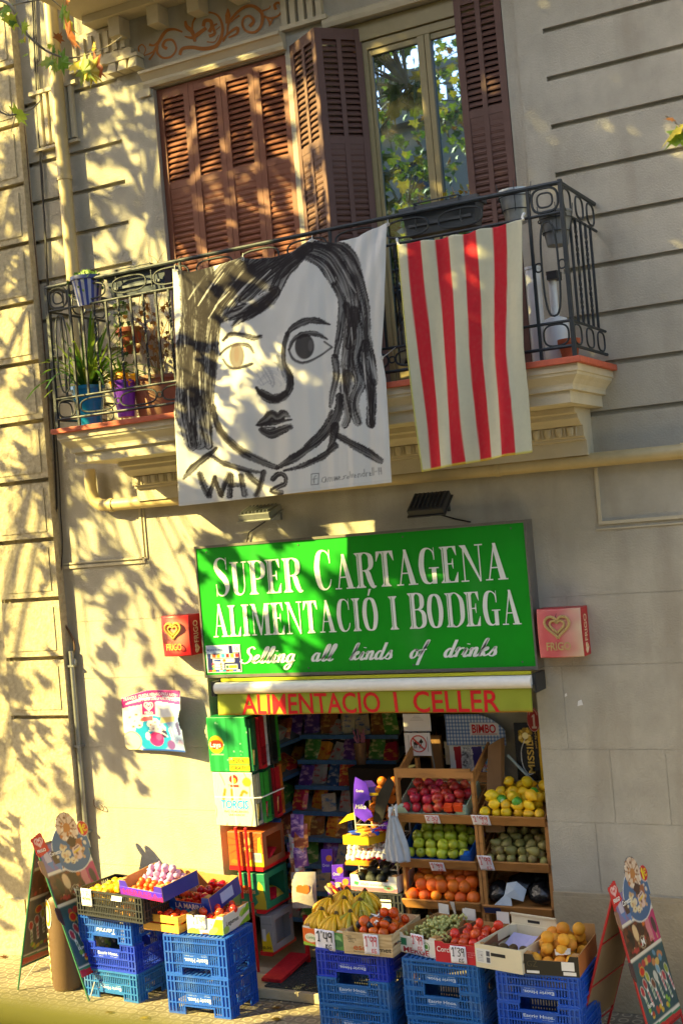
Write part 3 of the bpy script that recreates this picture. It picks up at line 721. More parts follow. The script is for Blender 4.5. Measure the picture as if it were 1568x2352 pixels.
def bowl(x, y0, y1, w): 
    c = (y0+y1)/2; h = (y1-y0)/2
    return [('r', [(x, y1-t_/2), (x+w*.45, y1-t_/2), (x+w*.85, y1-h*.4), (x+w*.93, c), (x+w*.85, y0+h*.4), (x+w*.45, y0+t_/2), (x, y0+t_/2)], [t_, t_*1.1, T*.8, T, T*.8, t_*1.1, t_])]
SERIF = {
 'S': (.46, [('r', [(.39,.74),(.36,.92),(.22,.985),(.09,.92),(.06,.76),(.17,.59),(.31,.44),(.385,.24),(.32,.07),(.2,.015),(.08,.07),(.04,.27)], [.02,.03,.035,.08,.13,.17,.17,.14,.07,.035,.03,.02]),
             ('p', [(.375,.68),(.40,.68),(.40,1),(.385,1)]), ('p', [(.03,0),(.045,0),(.05,.32),(.03,.32)])]),
 'U': (.56, [rect_(.07,.25,.07+T,1), rect_(0,1-t_,.29,1), rect_(.38,1-t_,.56,1), ('r', [(.07+T/2,.27),(.16,.1),(.28,.02),(.40,.08),(.455,.25),(.46,.5),(.46,1)], [T,.13,.05,.035,.034,.034,.034])]),
 'P': (.52, stem(.07)+bowl(.2, .44, 1, .32)), 'B': (.56, stem(.07)+bowl(.2, .52, 1, .30)+bowl(.2, 0, .54, .35)),
 'R': (.60, stem(.07)+bowl(.2, .47, 1, .32)+[('r', [(.28,.49),(.38,.42),(.44,.2),(.52,.03),(.62,.03)], [.04,.14,.15,.12,.02])]),
 'E': (.52, stem(.07)+[rect_(.2,0,.48,t_), rect_(.2,1-t_,.47,1), rect_(.2,.5,.38,.5+t_), ('p', [(.48,0),(.5,.28),(.485,.28),(.37,t_)]), ('p', [(.47,1),(.37,1-t_),(.465,.74),(.48,.74)]), ('p', [(.36,.38),(.375,.38),(.375,.66),(.36,.66),(.33,.53)])]),
 'C': (.56, [('r', [(.49,.72),(.45,.9),(.31,.985),(.17,.88),(.105,.5),(.17,.12),(.31,.015),(.44,.09),(.50,.26)], [.03,.035,.04,.13,T,.13,.04,.035,.025]), ('p', [(.475,.66),(.5,.66),(.5,1),(.485,1)])]),
 'G': (.60, [('r', [(.49,.72),(.45,.9),(.31,.985),(.17,.88),(.105,.5),(.17,.12),(.31,.015),(.42,.06)], [.03,.035,.04,.13,T,.13,.04,.04]), ('p', [(.475,.66),(.5,.66),(.5,1),(.485,1)]), rect_(.40,.0,.40+T*.85,.42), rect_(.32,.42,.61,.42+t_)]),
 'O': (.62, [('r', [(.31,.985),(.17,.88),(.105,.5),(.17,.12),(.31,.015),(.45,.12),(.515,.5),(.45,.88),(.31,.985)], [.04,.13,T,.13,.04,.13,T,.13,.04])]),
 'D': (.62, stem(.07)+bowl(.2, 0, 1, .40)), 'I': (.30, stem(.07)), 'L': (.50, stem(.07)+[rect_(.2,0,.47,t_), ('p', [(.47,0),(.49,.3),(.475,.3),(.36,t_)])]),
 'T': (.54, stem(.19)+[rect_(.02,1-t_,.52,1), ('p', [(.02,1),(.0,.72),(.015,.72),(.14,1-t_)]), ('p', [(.52,1),(.40,1-t_),(.525,.72),(.54,.72)])]),
 'A': (.60, [('p', [(.25,1),(.33,1),(.56,t_),(.40,t_),(.275,.74)]), ('p', [(.275,1),(.30,.93),(.12,t_),(.085,t_)]), rect_(.17,.32,.44,.32+t_), rect_(0,0,.2,t_), rect_(.34,0,.62,t_)]),
 'N': (.64, [rect_(.09,0,.09+t_,1), rect_(0,0,.22,t_), ('p', [(0,1),(.18,1),(.57,.0),(.53,-.02),(.09,.9)]), rect_(.535,0,.535+t_,1), rect_(.44,1-t_,.66,1)]),
 'M': (.78, [rect_(.09,0,.09+t_,1), rect_(0,0,.21,t_), ('p', [(0,1),(.2,1),(.42,.12),(.36,0),(.09,.93)]), ('p', [(.36,0),(.40,0),(.62,1),(.58,1)]), rect_(.575,0,.575+T,1), rect_(.5,0,.81,t_), rect_(.575,1-t_,.80,1)]),
 '\u00d3': (.62, None), ' ': (.34, []) }
SERIF['\u00d3'] = (.62, SERIF['O'][1]+[('p', [(.27,1.06),(.32,1.06),(.42,1.26),(.33,1.26)])])
_lay = [0]
def lay_pieces(mb, pieces, place, m=0):
    """place(x, y, k) -> 3-D point; k lifts each piece a hair above the last"""
    for kd in pieces:
        _lay[0] = (_lay[0]+1) % 40; k = _lay[0]*.00012
        if kd[0] == 'p': mb.add([place(x, y, k) for x, y in kd[1]], [tuple(range(len(kd[1])))], m)
        else:
            A, B_ = ribbon2(kd[1], kd[2]); n = len(A)
            mb.add([place(a[0], a[1], k) for a in A]+[place(a[0], a[1], k) for a in B_], [(i, n+i, n+i+1, i+1) for i in range(n-1)], m)
def serif_line(mb, text, x0, x1, z0, h, Y, big=1.0, m=0, gap=.05):
    tot = 0; sc = []
    words = text.split(' ')
    for wi, wd in enumerate(words):
        for ci, ch in enumerate(wd): s_ = big if ci == 0 and len(wd) > 1 else 1.0; sc.append((ch, s_)); tot += SERIF[ch][0]*(.5+.5*s_)+gap
        if wi < len(words)-1: sc.append((' ', 1)); tot += SERIF[' '][0]
    kx = (x1-x0)/tot; x = x0
    for ch, s_ in sc:
        wd, pc = SERIF[ch]; wx = kx*(.5+.5*s_)
        lay_pieces(mb, pc, lambda a, b, k, x=x, s_=s_, wx=wx: (x+a*wx, Y-k, z0+b*h*s_), m)
        x += wd*wx+(gap*kx if ch != ' ' else 0)
SCRIPT = {
 'S': (1.05, [[(.95,1.7),(.7,2),(.38,1.75),(.45,1.3),(.8,.85),(.78,.3),(.42,0),(.02,.2),(.0,.5)]]),
 'e': (.68, [[(0,.12),(.3,.45),(.5,.8),(.35,1),(.15,.72),(.14,.3),(.3,0),(.55,.15),(.7,.35)]]),
 'l': (.55, [[(0,.1),(.25,.6),(.48,1.5),(.42,1.95),(.28,1.8),(.2,1),(.2,.2),(.36,.0),(.55,.25)]]),
 'i': (.5, [[(0,.2),(.2,.98),(.18,.2),(.32,0),(.5,.25)], [(.24,1.38),(.26,1.46)]]),
 'n': (.82, [[(0,.7),(.12,1),(.15,.6),(.13,0)], [(.15,.55),(.36,1),(.52,.85),(.5,.15),(.62,0),(.8,.25)]]),
 'g': (.8, [[(.55,.85),(.35,1),(.12,.7),(.12,.25),(.3,0),(.52,.3),(.58,.95)], [(.58,.98),(.55,-.35),(.35,-.85),(.1,-.7),(.2,-.35),(.6,.0),(.8,.25)]]),
 'a': (.82, [[(.5,.85),(.32,1),(.1,.65),(.1,.25),(.28,0),(.5,.35),(.54,1)], [(.54,1),(.52,.15),(.65,0),(.82,.25)]]),
 'k': (.75, [[(0,.1),(.3,1.5),(.35,1.95),(.22,1.8),(.16,.9),(.14,0)], [(.15,.5),(.45,1),(.52,.75),(.2,.5)], [(.25,.52),(.48,.05),(.75,.25)]]),
 'd': (.86, [[(.5,.85),(.32,1),(.1,.65),(.1,.25),(.28,0),(.5,.35),(.56,1)], [(.64,1.95),(.58,1),(.53,.15),(.68,0),(.85,.25)]]),
 's': (.6, [[(0,.1),(.25,.75),(.36,1.02),(.4,.7),(.5,.3),(.35,0),(.1,.1)], [(.36,.0),(.6,.25)]]),
 'o': (.72, [[(.32,1),(.1,.7),(.1,.25),(.28,0),(.5,.3),(.5,.75),(.32,1),(.55,.85),(.72,.95)]]),
 'f': (.55, [[(0,.2),(.3,1.2),(.48,1.95),(.34,1.9),(.24,.9),(.12,-.8)], [(.02,.92),(.5,.98)]]),
 'r': (.6, [[(0,.6),(.12,1.08),(.16,.85),(.12,0)], [(.14,.55),(.4,1),(.58,.92)]]), ' ': (.75, []) }
def script_line(mb, text, x0, x1, z0, h, Y, m=0, wt=.27):
    tot = sum(SCRIPT[c][0] for c in text); kx = (x1-x0)/tot; x = 0
    for ch in text:
        wd, st = SCRIPT[ch]
        for s_ in st:
            q = cat_rom(s_, 4) if len(s_) > 2 else [np.array(p) for p in s_]; n = len(q); ws = []
            for i in range(n):
                d = q[min(i+1, n-1)]-q[max(i-1, 0)]; d = d/(np.hypot(*d)+1e-9); ws.append(wt*(.38+.62*abs(d[1])**1.5*(1 if d[1] < 0 or n < 4 else .55)))
            A, B_ = ribbon2(q, ws, smooth=False); _lay[0] = (_lay[0]+1) % 40; k = _lay[0]*.00012
            f = lambda p: (x0+(x+p[0]+.30*p[1])*kx, Y-k, z0+p[1]*h)
            mb.add([f(a) for a in A]+[f(b) for b in B_], [(i, n+i, n+i+1, i+1) for i in range(n-1)], m)
        x += wd
HAND = {'0': [[(.3,1),(.05,.7),(.05,.25),(.3,0),(.5,.3),(.5,.75),(.3,1)]], '1': [[(0,.72),(.28,1),(.28,0)], [(.08,0),(.45,0)]], '2': [[(.05,.8),(.25,1),(.5,.8),(.4,.5),(.05,0),(.55,.02)]],
 '3': [[(.05,.95),(.35,1),(.48,.8),(.22,.55),(.5,.35),(.35,.03),(.02,.08)]], '4': [[(.12,1),(.05,.4),(.55,.4)], [(.45,1),(.42,0)]], '8': [[(.3,.55),(.08,.78),(.3,1),(.5,.78),(.3,.55),(.03,.25),(.3,0),(.55,.25),(.3,.55)]],
 '9': [[(.5,.8),(.3,1),(.06,.8),(.2,.5),(.48,.7),(.5,.95),(.46,0)]], '5': [[(.5,1),(.12,1),(.08,.58),(.4,.6),(.5,.25),(.3,0),(.03,.08)]], "'": [[(.1,1.1),(.08,.82)]], 'K': [[(.08,1),(.08,0)], [(.48,1),(.1,.45),(.5,0)]],
 'G': [[(.5,.85),(.3,1),(.06,.6),(.15,.08),(.4,.05),(.5,.4),(.3,.42)]], 'P': [[(.08,0),(.08,1),(.45,.9),(.42,.55),(.1,.5)]], 'A': [[(0,0),(.25,1),(.5,0)], [(.1,.4),(.4,.4)]], 'T': [[(0,1),(.55,1)], [(.28,1),(.28,0)]],
 '-': [[(.08,.45),(.42,.45)]], 'a': [[(.45,.5),(.2,.6),(.05,.3),(.2,0),(.42,.2),(.45,.55),(.5,.0)]], 'n': [[(.05,.6),(.08,0)], [(.08,.4),(.3,.6),(.4,.4),(.42,0)]], 'm': [[(.05,.6),(.05,0)], [(.05,.45),(.2,.6),(.25,0)], [(.25,.45),(.4,.6),(.46,0)]],
 'e': [[(.05,.3),(.4,.35),(.25,.6),(.06,.35),(.2,0),(.45,.1)]], 's': [[(.4,.55),(.15,.55),(.15,.35),(.4,.2),(.3,0),(.05,.05)]], 'o': [[(.25,.6),(.05,.3),(.25,0),(.45,.3),(.25,.6)]], 'l': [[(.15,1.1),(.12,0)]], 'v': [[(.02,.6),(.2,0),(.42,.6)]],
 'd': [[(.42,.5),(.15,.55),(.05,.2),(.25,0),(.42,.3)], [(.46,1.1),(.42,0)]], 'r': [[(.05,.6),(.08,0)], [(.08,.4),(.3,.6)]], 't': [[(.2,1),(.18,.05),(.35,.02)], [(.02,.65),(.38,.68)]], 'i': [[(.1,.6),(.1,0)], [(.1,.85),(.11,.9)]], 'f': [[(.4,.95),(.2,1),(.15,0)], [(.02,.55),(.35,.55)]],
 'Y': [[(.02,1),(.25,.5)], [(.5,1),(.18,0)]], ' ': []}
def hand(mb, text, o, u, v, h, w, lw, m=0, off=.0015):
    """marker-pen lettering on the plane (u, v)"""
    o, u, v = Vector(o), Vector(u).normalized(), Vector(v).normalized(); n = u.cross(v)
    adv = [.3 if c == "'" else (.35 if c in "li" else .62) for c in text]; k = w/sum(adv); x = 0
    for c, a in zip(text, adv):
        for s_ in HAND[c]:
            A, B_ = ribbon2([(x*k+p[0]*k, p[1]*h) for p in s_], lw, 4); q = len(A); _lay[0] = (_lay[0]+1) % 40; kk = off+_lay[0]*.00005
            mb.add([o+u*float(a_[0])+v*float(a_[1])+n*kk for a_ in A]+[o+u*float(a_[0])+v*float(a_[1])+n*kk for a_ in B_], [(i, q+i, q+i+1, i+1) for i in range(q-1)], m)
        x += a
X1_, Z1_ = Vector((1, 0, 0)), Vector((0, 0, 1))
PRINT = attr_mat('printed_card', .38); GLOSSP = attr_mat('glossy_print', .25, spec=.5)
WHITE = mat('white_paint', '#e6e3dc', .4, .06, 8); BLACKP = mat('black_ink', '#141313', .6, .1, 5)
RED = mat('red_paint', '#c8141c', .4, .1, 8); REDINK = mat('red_ink', '#cf2a30', .6, .1, 8); GREYM = mat('grey_metal', '#8b8d8c', .4, .15, 20, metal=.6)
DKM = mat('dark_plastic', '#25272a', .45, .15, 12); GOLD = mat('dull_gold_plastic', '#c3a24c', .4, .12, 12)

# ------------------------------------------------------------------ the shop sign
SY = -.15; a = at(449, 1263, SY); b_ = at(1202, 1198, SY); c_ = at(1229, 1529, SY); d_ = at(476, 1551, SY)
sx0, sx1, sz0, sz1 = (a.x+d_.x)/2, (b_.x+c_.x)/2, (c_.z+d_.z)/2, (a.z+b_.z)/2
SG = thing('shop_sign', 'wide bright green shop sign with white serif lettering over the doorway', 'sign', ((sx0+sx1)/2, SY, sz0))
GRN = mat('sign_green_vinyl', '#0b8f16', .38, .10, 2.2, spec=.4, stain=(3, (1, 1, .3), .55, .85, '#2f9434'))
MB().box(sx0, SY, sz0, sx1, -.004, sz1).build('sign_board', GRN, SG)
fr_ = MB().box(sx0-.016, SY-.008, sz1+.0005, sx1+.016, -.0035, sz1+.022).box(sx0-.016, SY-.008, sz0-.026, sx1+.016, -.0035, sz0-.0005)
fr_.box(sx0-.016, SY-.007, sz0-.0004, sx0-.0005, -.0036, sz1+.0004).box(sx1+.0005, SY-.007, sz0-.0004, sx1+.016, -.0036, sz1+.0004)
sc2 = MB()
for q in (.035, .34, .66, .965):
    for z_ in (sz0+.035, sz1-.035): sc2.lathe([(.008, 0), (.006, .003)], (0, 0, 0), 8); k0 = len(sc2.v)-16; sc2.v[k0:] = [(sx0+(sx1-sx0)*q+p[0], SY-.001-p[2], z_+p[1]) for p in sc2.v[k0:]]
sc2.build('fixing_screws', mat('screw_metal', '#55564f', .5), SG)
MB().box(sx0+(sx1-sx0)*.5, SY-.0006, sz0, sx0+(sx1-sx0)*.5+.003, SY+.001, sz1).build('panel_seam', mat('seam_green', '#0a6a14', .6), SG)
fr_.build('sign_frame', mat('sign_frame_metal', '#77736c', .4, .15, 15, metal=.4), SG)
LT = MB(); SYL = SY-.002
p0, p1, pt = at(497, 1372, SYL), at(1170, 1334, SYL), at(500, 1281, SYL)
serif_line(LT, 'SUPER CARTAGENA', p0.x, p1.x, p0.z+.006, (pt.z-p0.z)*.84, SYL, 1.16)
p0, p1, pt = at(496, 1463, SYL), at(1200, 1434, SYL), at(500, 1386, SYL)
serif_line(LT, 'ALIMENTACI\u00d3 I BODEGA', p0.x-.02, p1.x, (p0.z+p1.z)/2, (pt.z-p0.z)*.93, SYL, 1.06)
p0, p1, pt = at(553, 1524, SYL), at(1143, 1506, SYL), at(553, 1494, SYL)
script_line(LT, 'Selling  all  kinds  of  drinks', p0.x, p1.x-.02, (p0.z+p1.z)/2, (pt.z-p0.z)*.62, SYL)
LT.build('sign_lettering', mat('sign_white_vinyl', '#dfe4e0', .35, .04, 8), SG)
# sticker sheet on the sign's lower corner
a = at(472, 1483, SY-.004); b_ = at(551, 1478, SY-.004); c_ = at(473, 1546, SY-.004)
cv = Canvas(80, 68, 64, 56, '#1c2058'); cv.rect(0,0,80,1.5,'#e8e8ee'); cv.rect(0,66.5,80,68,'#e8e8ee'); cv.rect(0,0,1.5,68,'#e8e8ee'); cv.rect(78.5,0,80,68,'#e8e8ee'); cv.rect(2,47,53,66,'#aac0e0'); cv.rect(62,49,77,66,'#f0f0f0'); cv.line([(66,52),(70,56),(66,60),(70,64)],1.5,'#333333'); cv.line([(73,52),(73,62)],2,'#333333')
cv.rect(10,36,74,46,'#dcdce0'); [cv.rect(3+i*10.6,36.5,11+i*10.6,45.5,c) for i,c in enumerate(('#2a3c7a','#e06030','#e8d020','#3090c0','#d02028','#80c030','#d02028'))]
cv.rect(15,25,64,34,'#e8e8e8'); cv.rect(17,27,33,32,'#2a48a0'); cv.ell(41,29.5,4,4,'#e86a20'); cv.rect(49,27,62,32,'#a0c8e8')
for i,c in enumerate(('#d02028','#e8c020','#30a040')): cv.rect(14,20-i*6,40,24.5-i*6,'#ececec'); cv.rect(12,20.5-i*6,18,24-i*6,c); cv.ell(33,22-i*6,2,2,'#e05020')
cv.rect(43,8,70,20,'#f0f0e0'); cv.rect(44,10,50,18,'#2a5a40'); cv.rect(51,10,69,18,'#d8d820')
for i in range(9): cv.rect(4+i*8,2.5,11+i*8,6.5,('#d04020','#e8c020','#4060c0','#e8e8e8','#20a0c0')[i%5])
st = cv.flat('top_up_sticker', a+Vector((0,0,c_.z-a.z)), X1_*(b_.x-a.x), Z1_*(a.z-c_.z), PRINT, SG, .002)
tx = MB(); tx.text('RECARGA TU MOVIL', (a.x+.015, SY-.0045, a.z-.05), X1_, Z1_, .018, .16).text('AQUI!!', (a.x+.07, SY-.0045, a.z-.085), X1_, Z1_, .018, .07); tx.build('sticker_lettering', mat('navy_ink', '#1c2470', .5), SG)

# ------------------------------------------------------------------ awning
AY = -.30; a = at(490, 1585, AY); b_ = at(1215, 1553, AY)
AW = thing('rolled_awning', 'rolled yellow awning with a white cassette and red lettering under the green sign', 'awning', ((a.x+b_.x)/2, AY, at(800,1640,AY).z))
zc0, zc1 = at(1215, 1583, AY).z, at(1215, 1553, AY).z
cs = MB(); r_ = (zc1-zc0)/2; cs.tube([(a.x, AY+r_, zc0+r_), (b_.x, AY+r_, zc0+r_)], r_, 20); cs.box(a.x+.001, AY+r_, zc0+.01, b_.x-.001, -.16, zc1-.01)
cs.build('cassette', WHITE, AW, smooth=True)
MB().box(b_.x+.004, AY+.05, zc0-.035, b_.x+.03, -.03, zc1+.01).tube([(b_.x+.018, AY+.04, zc0-.02), (b_.x+.018, AY+.02, zc0+.03)], .010).build('end_bracket', DKM, AW); MB().box(a.x-.04, AY+.03, zc0-.02, a.x-.003, -.03, zc1+.01).build('end_bracket', DKM, AW)
MB().box(a.x+.02, AY+.10, zc1+.0, b_.x-.02, AY+.11, sz0-.03).build('valance_strip', mat('awning_yellow', '#b9b41c', .8, .12, 6, .2, 200), AW)
vz = at(850, 1641, AY).z; cv = Canvas(b_.x-a.x-.02, zc0+.02-vz, 150, 12, '#9aa430')
cv.put(vnoise(cv.X*9, cv.Y*9, 3)*.35, '#868a2c'); cv.rect(0, 0, 9, .012, '#c22a20')
def vfold(x, y): return .006*np.sin(x*31)*(1-y)+.014*(1-y)*np.sin(x*7+1)+.003*np.sin(x*83)*(1-y)
vl = cv.flat('valance', (a.x+.01, AY+.045, vz), X1_*cv.w, Z1_*cv.h, attr_mat('awning_cloth', .8, .2, 300, transl=.15), AW, .003, vfold)
p0, p1, pt = at(553, 1641, AY), at(1145, 1641, AY), at(553, 1596, AY)
for wd_, l_, r_ in (('ALIMENTACIO', 553, 868), ('I', 900, 908), ('CELLER', 945, 1145)):
    x0_ = at(l_, 1640, AY).x; vt = MB().text(wd_, (x0_, 0, vz+.008), X1_, Z1_, .165, at(r_, 1640, AY).x-x0_, bold=.012)
    vt.v = [(q[0], AY+.045-.0025-float(vfold((q[0]-a.x-.01)/cv.w, (q[2]-vz)/cv.h)), q[2]) for q in vt.v]
    vt.build('valance_lettering', RED, AW)

# ------------------------------------------------------------------ ice cream signs on the wall
def heart_mb(mb, c, u, v, r, tr, n=(0, -1, 0), m=0):
    """two nested open heart outlines as raised tubes"""
    c, u, v = Vector(c), Vector(u), Vector(v)
    for k, kk in ((1.0, 1.0), (.58, .9)):
        P = [c+u*(r*k*1.05*math.sin(q)**3)+v*(r*k*(.81*math.cos(q)-.31*math.cos(2*q)-.125*math.cos(3*q)-.06*math.cos(4*q))-r*.06*(1-k)) for q in np.linspace(.15, 2*PI-.15, 26)]
        mb.tube(P, tr*kk, 6, m=m)
def wall_sign(label, pxf, pyt, pyb, faded):
    Y = -.17; a = at(pxf[0], pyt, Y); b_ = at(pxf[1], pyt, Y); c_ = at(pxf[0], pyb, Y); w_, h_ = b_.x-a.x, a.z-c_.z
    t = thing('ice_cream_wall_sign', label, 'sign', ((a.x+b_.x)/2, -.1, c_.z), 'red ice cream signs beside the shop sign')
    cv = Canvas(w_, h_, 34, 34, '#c4565c' if faded else '#c2232c')
    pale = np.clip((cv.X/w_-.45)*1.7+(vnoise(cv.X*14, cv.Y*14, 4)-.5)*.5, 0, 1) if faded else np.clip(1-np.hypot(cv.X/w_-.55, cv.Y/h_-.55)*1.9, 0, .55)
    cv.put(pale*(.95 if faded else 1), '#d4c19c' if faded else '#e0a68c')
    if faded: cv.put(vnoise(cv.X*16, cv.Y*16, 8)*.35, '#d8908c')
    cv.flat('front_panel', (a.x, Y, c_.z), X1_*w_, Z1_*h_, attr_mat('sun_bleached_plastic', .35), t, .004, lambda x, y: .03*(1-(2*x-1)**2)+.012*np.sin(y*PI))
    bx = MB().box(a.x, Y+.004, c_.z, b_.x, -.001, a.z); bx.build('sign_box', mat('sign_red_plastic', '#b5121c', .35, .1, 6), t)
    lg = MB(); heart_mb(lg, (a.x+w_*.48, Y-.045, c_.z+h_*.66), X1_, Z1_, w_*.27, .011); lg.text('FRIGO', (a.x+w_*.48, Y-.046, c_.z+h_*.16), X1_, Z1_, h_*.16, w_*.55, align='C', bold=.02)
    lg.build('raised_logo', GOLD if not faded else mat('faded_gold_plastic', '#b59a63', .5, .12, 12), t)
    sd = MB().text('FRIGO', (b_.x, Y+.12, c_.z+h_*.30), (0, 0, 1), (0, -1, 0), .07, h_*.55, off=.0015, bold=.015); heart_mb(sd, (b_.x+.002, Y+.085, c_.z+h_*.16), (0, 0, 1), (0, -1, 0), .035, .005)
    sd.build('side_lettering', mat('cream_ink', '#e8c9a0' if not faded else '#8c2a30', .5), t)
    return t
wall_sign('red ice cream sign with gold heart emblem left of the green sign', (371, 434), 1416, 1508, False)
s2 = wall_sign('sun bleached pink ice cream sign with torn heart emblem right of the green sign', (1231, 1332), 1400, 1511, True)
o = s2; tear = MB(); P = at(1268, 1405, -.205); tear.prism([(P.x-.035, -.206, P.z-.14), (P.x-.02, -.206, P.z-.16), (P.x+.03, -.206, P.z-.01)], (0, -.001, 0)); tear.build('tear', mat('torn_gap', '#3a2410', .9), s2)
# die-cut poster left of the door
a = at(277, 1600, -.06); b_ = at(425, 1583, -.06); c_ = at(290, 1724, -.06); w_, h_ = b_.x-a.x, at(400, 1582, -.06).z-c_.z
cv = Canvas(100, 92, 92, 84, '#e9eef6'); X, Y = cv.X, cv.Y
cv.poly([(0,64),(100,74),(100,0),(0,0)], '#e9edf5'); cv.poly([(40,50),(100,52),(100,0),(26,0)], '#8fa6e0'); cv.ell(48,26,30,27,'#1d9fd8'); cv.put(np.clip(1-np.hypot(X-20,(Y-40)*1)/26,0,1)*0, '#ffffff')
for q in ((10,52),(18,46),(8,42),(20,56),(14,38),(24,40),(28,48)): cv.ell(q[0], q[1], 7, 6, '#f3efe6'); cv.ell(q[0]+2, q[1]-2, 2.5, 1.5, '#6d6a55')
for q in ((44,40),(52,44),(60,40),(48,34),(56,34),(64,34)): cv.ell(q[0], q[1], 6, 5, '#f6f0ee'); cv.ell(q[0], q[1]-1, 1.6, 1, '#a05a70')
cv.ell(52,18,12,11,'#e02a86'); cv.ell(56,21,5,5,'#f05aa0'); cv.ell(66,26,5,6,'#3a2c5c'); cv.ell(38,22,4,6,'#f2f2f2'); cv.line([(40,30),(60,28),(72,22)],1.5,'#f6f6f6')
for q, c in (((78,26),'#dfe6f4'),((92,34),'#57508c')): cv.poly([(q[0]-4,q[1]+8),(q[0]+2,q[1]+12),(q[0]+5,q[1]-6),(q[0]+1,q[1]-10)], c); cv.line([(q[0]-2,q[1]+8),(q[0]+2,q[1]-4)],1,'#404870')
cv.ell(76,10,7,7,'#7a4f9c'); cv.ell(94,12,5,7,'#c8b8e0'); cv.ell(12,14,15,15,'#f6eed0'); cv.ring(12,14,15,15,1.2,'#d8c060'); cv.rect(28,0,100,2.5,'#2058c0')
cv.poly([(0,66),(8,72),(30,79),(60,82),(100,80),(100,92),(70,93),(40,91),(15,86),(0,78)], '#c01886'); cv.poly([(0,64),(0,68),(60,82),(100,76),(100,70),(60,74)], '#d83a9c'); cv.rect(32,54,54,76,'#c8107e'); cv.heart(43,67,7,'#f6e6ee',1.4); cv.heart(43,67,3.6,'#f6e6ee',1.2); cv.poly([(30,44),(48,46),(48,52),(30,50)], '#e05a6a')
cv.line([(62,42),(64,49),(74,50),(86,52)],1,'#d8b020'); cv.put(np.minimum(np.minimum((X-62)/1, (88-X)/1), np.minimum((Y-41-(X-62)*.16)/1, (51+(X-62)*.1-Y)/1))*.9, '#e8d58a')
top = 72+16*np.sin(np.clip((X-2)/98, 0, 1)*PI*.62)+4; k1 = (Y < np.minimum(top+4, 91.5)) & ~((Y > 34) & (Y < 62) & (X > 99.0-3.5*np.sin((Y-34)/28*PI)))
cv.keep = (k1 & ~((X < 24) & (Y < 1)) & ~((np.hypot(X-12, Y-14) > 15) & (X < 26) & (Y < 26) & (X < 14))).astype(float)
cv.c *= .72
po = cv.flat('ice_cream_poster', (a.x, -.03, c_.z), X1_*w_, Z1_*h_, PRINT, None, .004, lambda x, y: .02+.17*np.clip(x-.3, 0, 1)**2+.03*np.sin(y*PI)*x)
tag(po, 'curled die cut ice cream poster in pink and blue stuck on the sunny wall', 'poster')
pt_ = MB()
for (txt, fx, fz, fw, fh) in (('TRANQUI. QUEDA VERANO PARA RATO !', .03, .80, .92, .05), ('DISFRUTALO Y GANA CON LA VUELTA AL COLE !', .10, .735, .84, .04), ('FRIGO', .36, .60, .14, .04)):
    vs, ts = text_mesh(txt, .01); x0 = min(p[0] for p in vs); wd = max(p[0] for p in vs)-x0
    def pos(p):
        f = fx+(p[0]-x0)/wd*fw; g_ = fz+p[1]/.7*fh+(.0 if txt == 'FRIGO' else .10*math.sin(f*PI*.75)); n = .02+.17*max(f-.3, 0)**2+.03*math.sin(g_*PI)*f
        return (a.x+f*w_, -.03-n-.002, c_.z+g_*h_)
    pt_.add([pos(p) for p in vs], ts)
pt_.build('poster_lettering', mat('pale_pink_ink', '#f3dfe9', .5), po)
# ------------------------------------------------------------------ pipes, cables, floodlights
PIPE = mat('cream_pipe_paint', '#b8a577', .5, .12, 10, .1, 50)
pm = MB(); xp = -2.43; pm.tube([(xp, -.085, 9.9), (xp, -.085, 6.2), (xp, -.085, 4.885)], .062, 14)
for z_ in (8.9, 7.25, 5.6): pm.tube([(xp, -.085, z_-.02), (xp, -.085, z_+.02)], .07, 14)
tag(pm.build('drainpipe', PIPE, None, smooth=True), 'tall cream drainpipe running down the left of the closed brown shutters', 'drainpipe')
pm = MB(); pm.tube([(xp, -.085, 4.56), (xp, -.085, 4.36), (xp+.03, -.085, 4.27), (xp+.10, -.085, 4.225), (xp+.2, -.09, 4.215), (-.5, -.09, 4.20), (1.4, -.09, 4.185), (6.4, -.09, 4.15)], .055, 14)
for x in (-2.2, -1.45, 1.52, 2.95): pm.tube([(x-.02, -.09, 4.215-.0075*(x+2.4)), (x+.02, -.09, 4.215-.0075*(x+2.4))], .063, 14)
tag(pm.build('drainpipe', PIPE, None, smooth=True), 'cream drainpipe running level along the wall beneath the balcony', 'drainpipe')
zz = zp(0, 1780, 2.0907)
cd = MB(); P = [at(*zz(505, 1265), -.05), at(*zz(545, 1800), -.05), at(*zz(600, 2342), -.05), at(196, 2010, -.05)]; cd.tube([(-2.845, -.05, P[0].z), (-2.845, -.05, .02)], .024, 10)
for z_ in (2.75, 2.0, 1.2): cd.box(-2.88, -.078, z_, -2.81, -.0005, z_+.02)
tag(cd.build('conduit', GREYM, None, smooth=True), 'grey metal conduit running down the corner beside the quoin pier', 'conduit')
CB = mat('cable_black', '#1d1b1a', .6, .2, 9); CB2 = mat('cable_brown', '#5a3f2c', .6, .2, 9)
za, zb, zc_ = zp(0, 0, 1.2544), zp(0, 900, 1.2544), zp(0, 1780, 2.0907)
def cable(label, pts, r_, m, Y=-.025):
    q = cat_rom(pts, 5); b = MB().tube([at(p[0], p[1], Y) for p in q], r_, 6)
    return tag(b.build('cable', m, None, smooth=True), label, 'cable', 'cables hanging down the wall by the pier')
cable('thickest black cable hanging down the wall beside the drainpipe', [za(150,-20),za(165,350),za(190,800),za(205,1000),zb(215,50),zb(228,500),zb(250,900),zb(262,1179),zc_(430,200),zc_(440,500),zc_(455,740)], .009, CB)
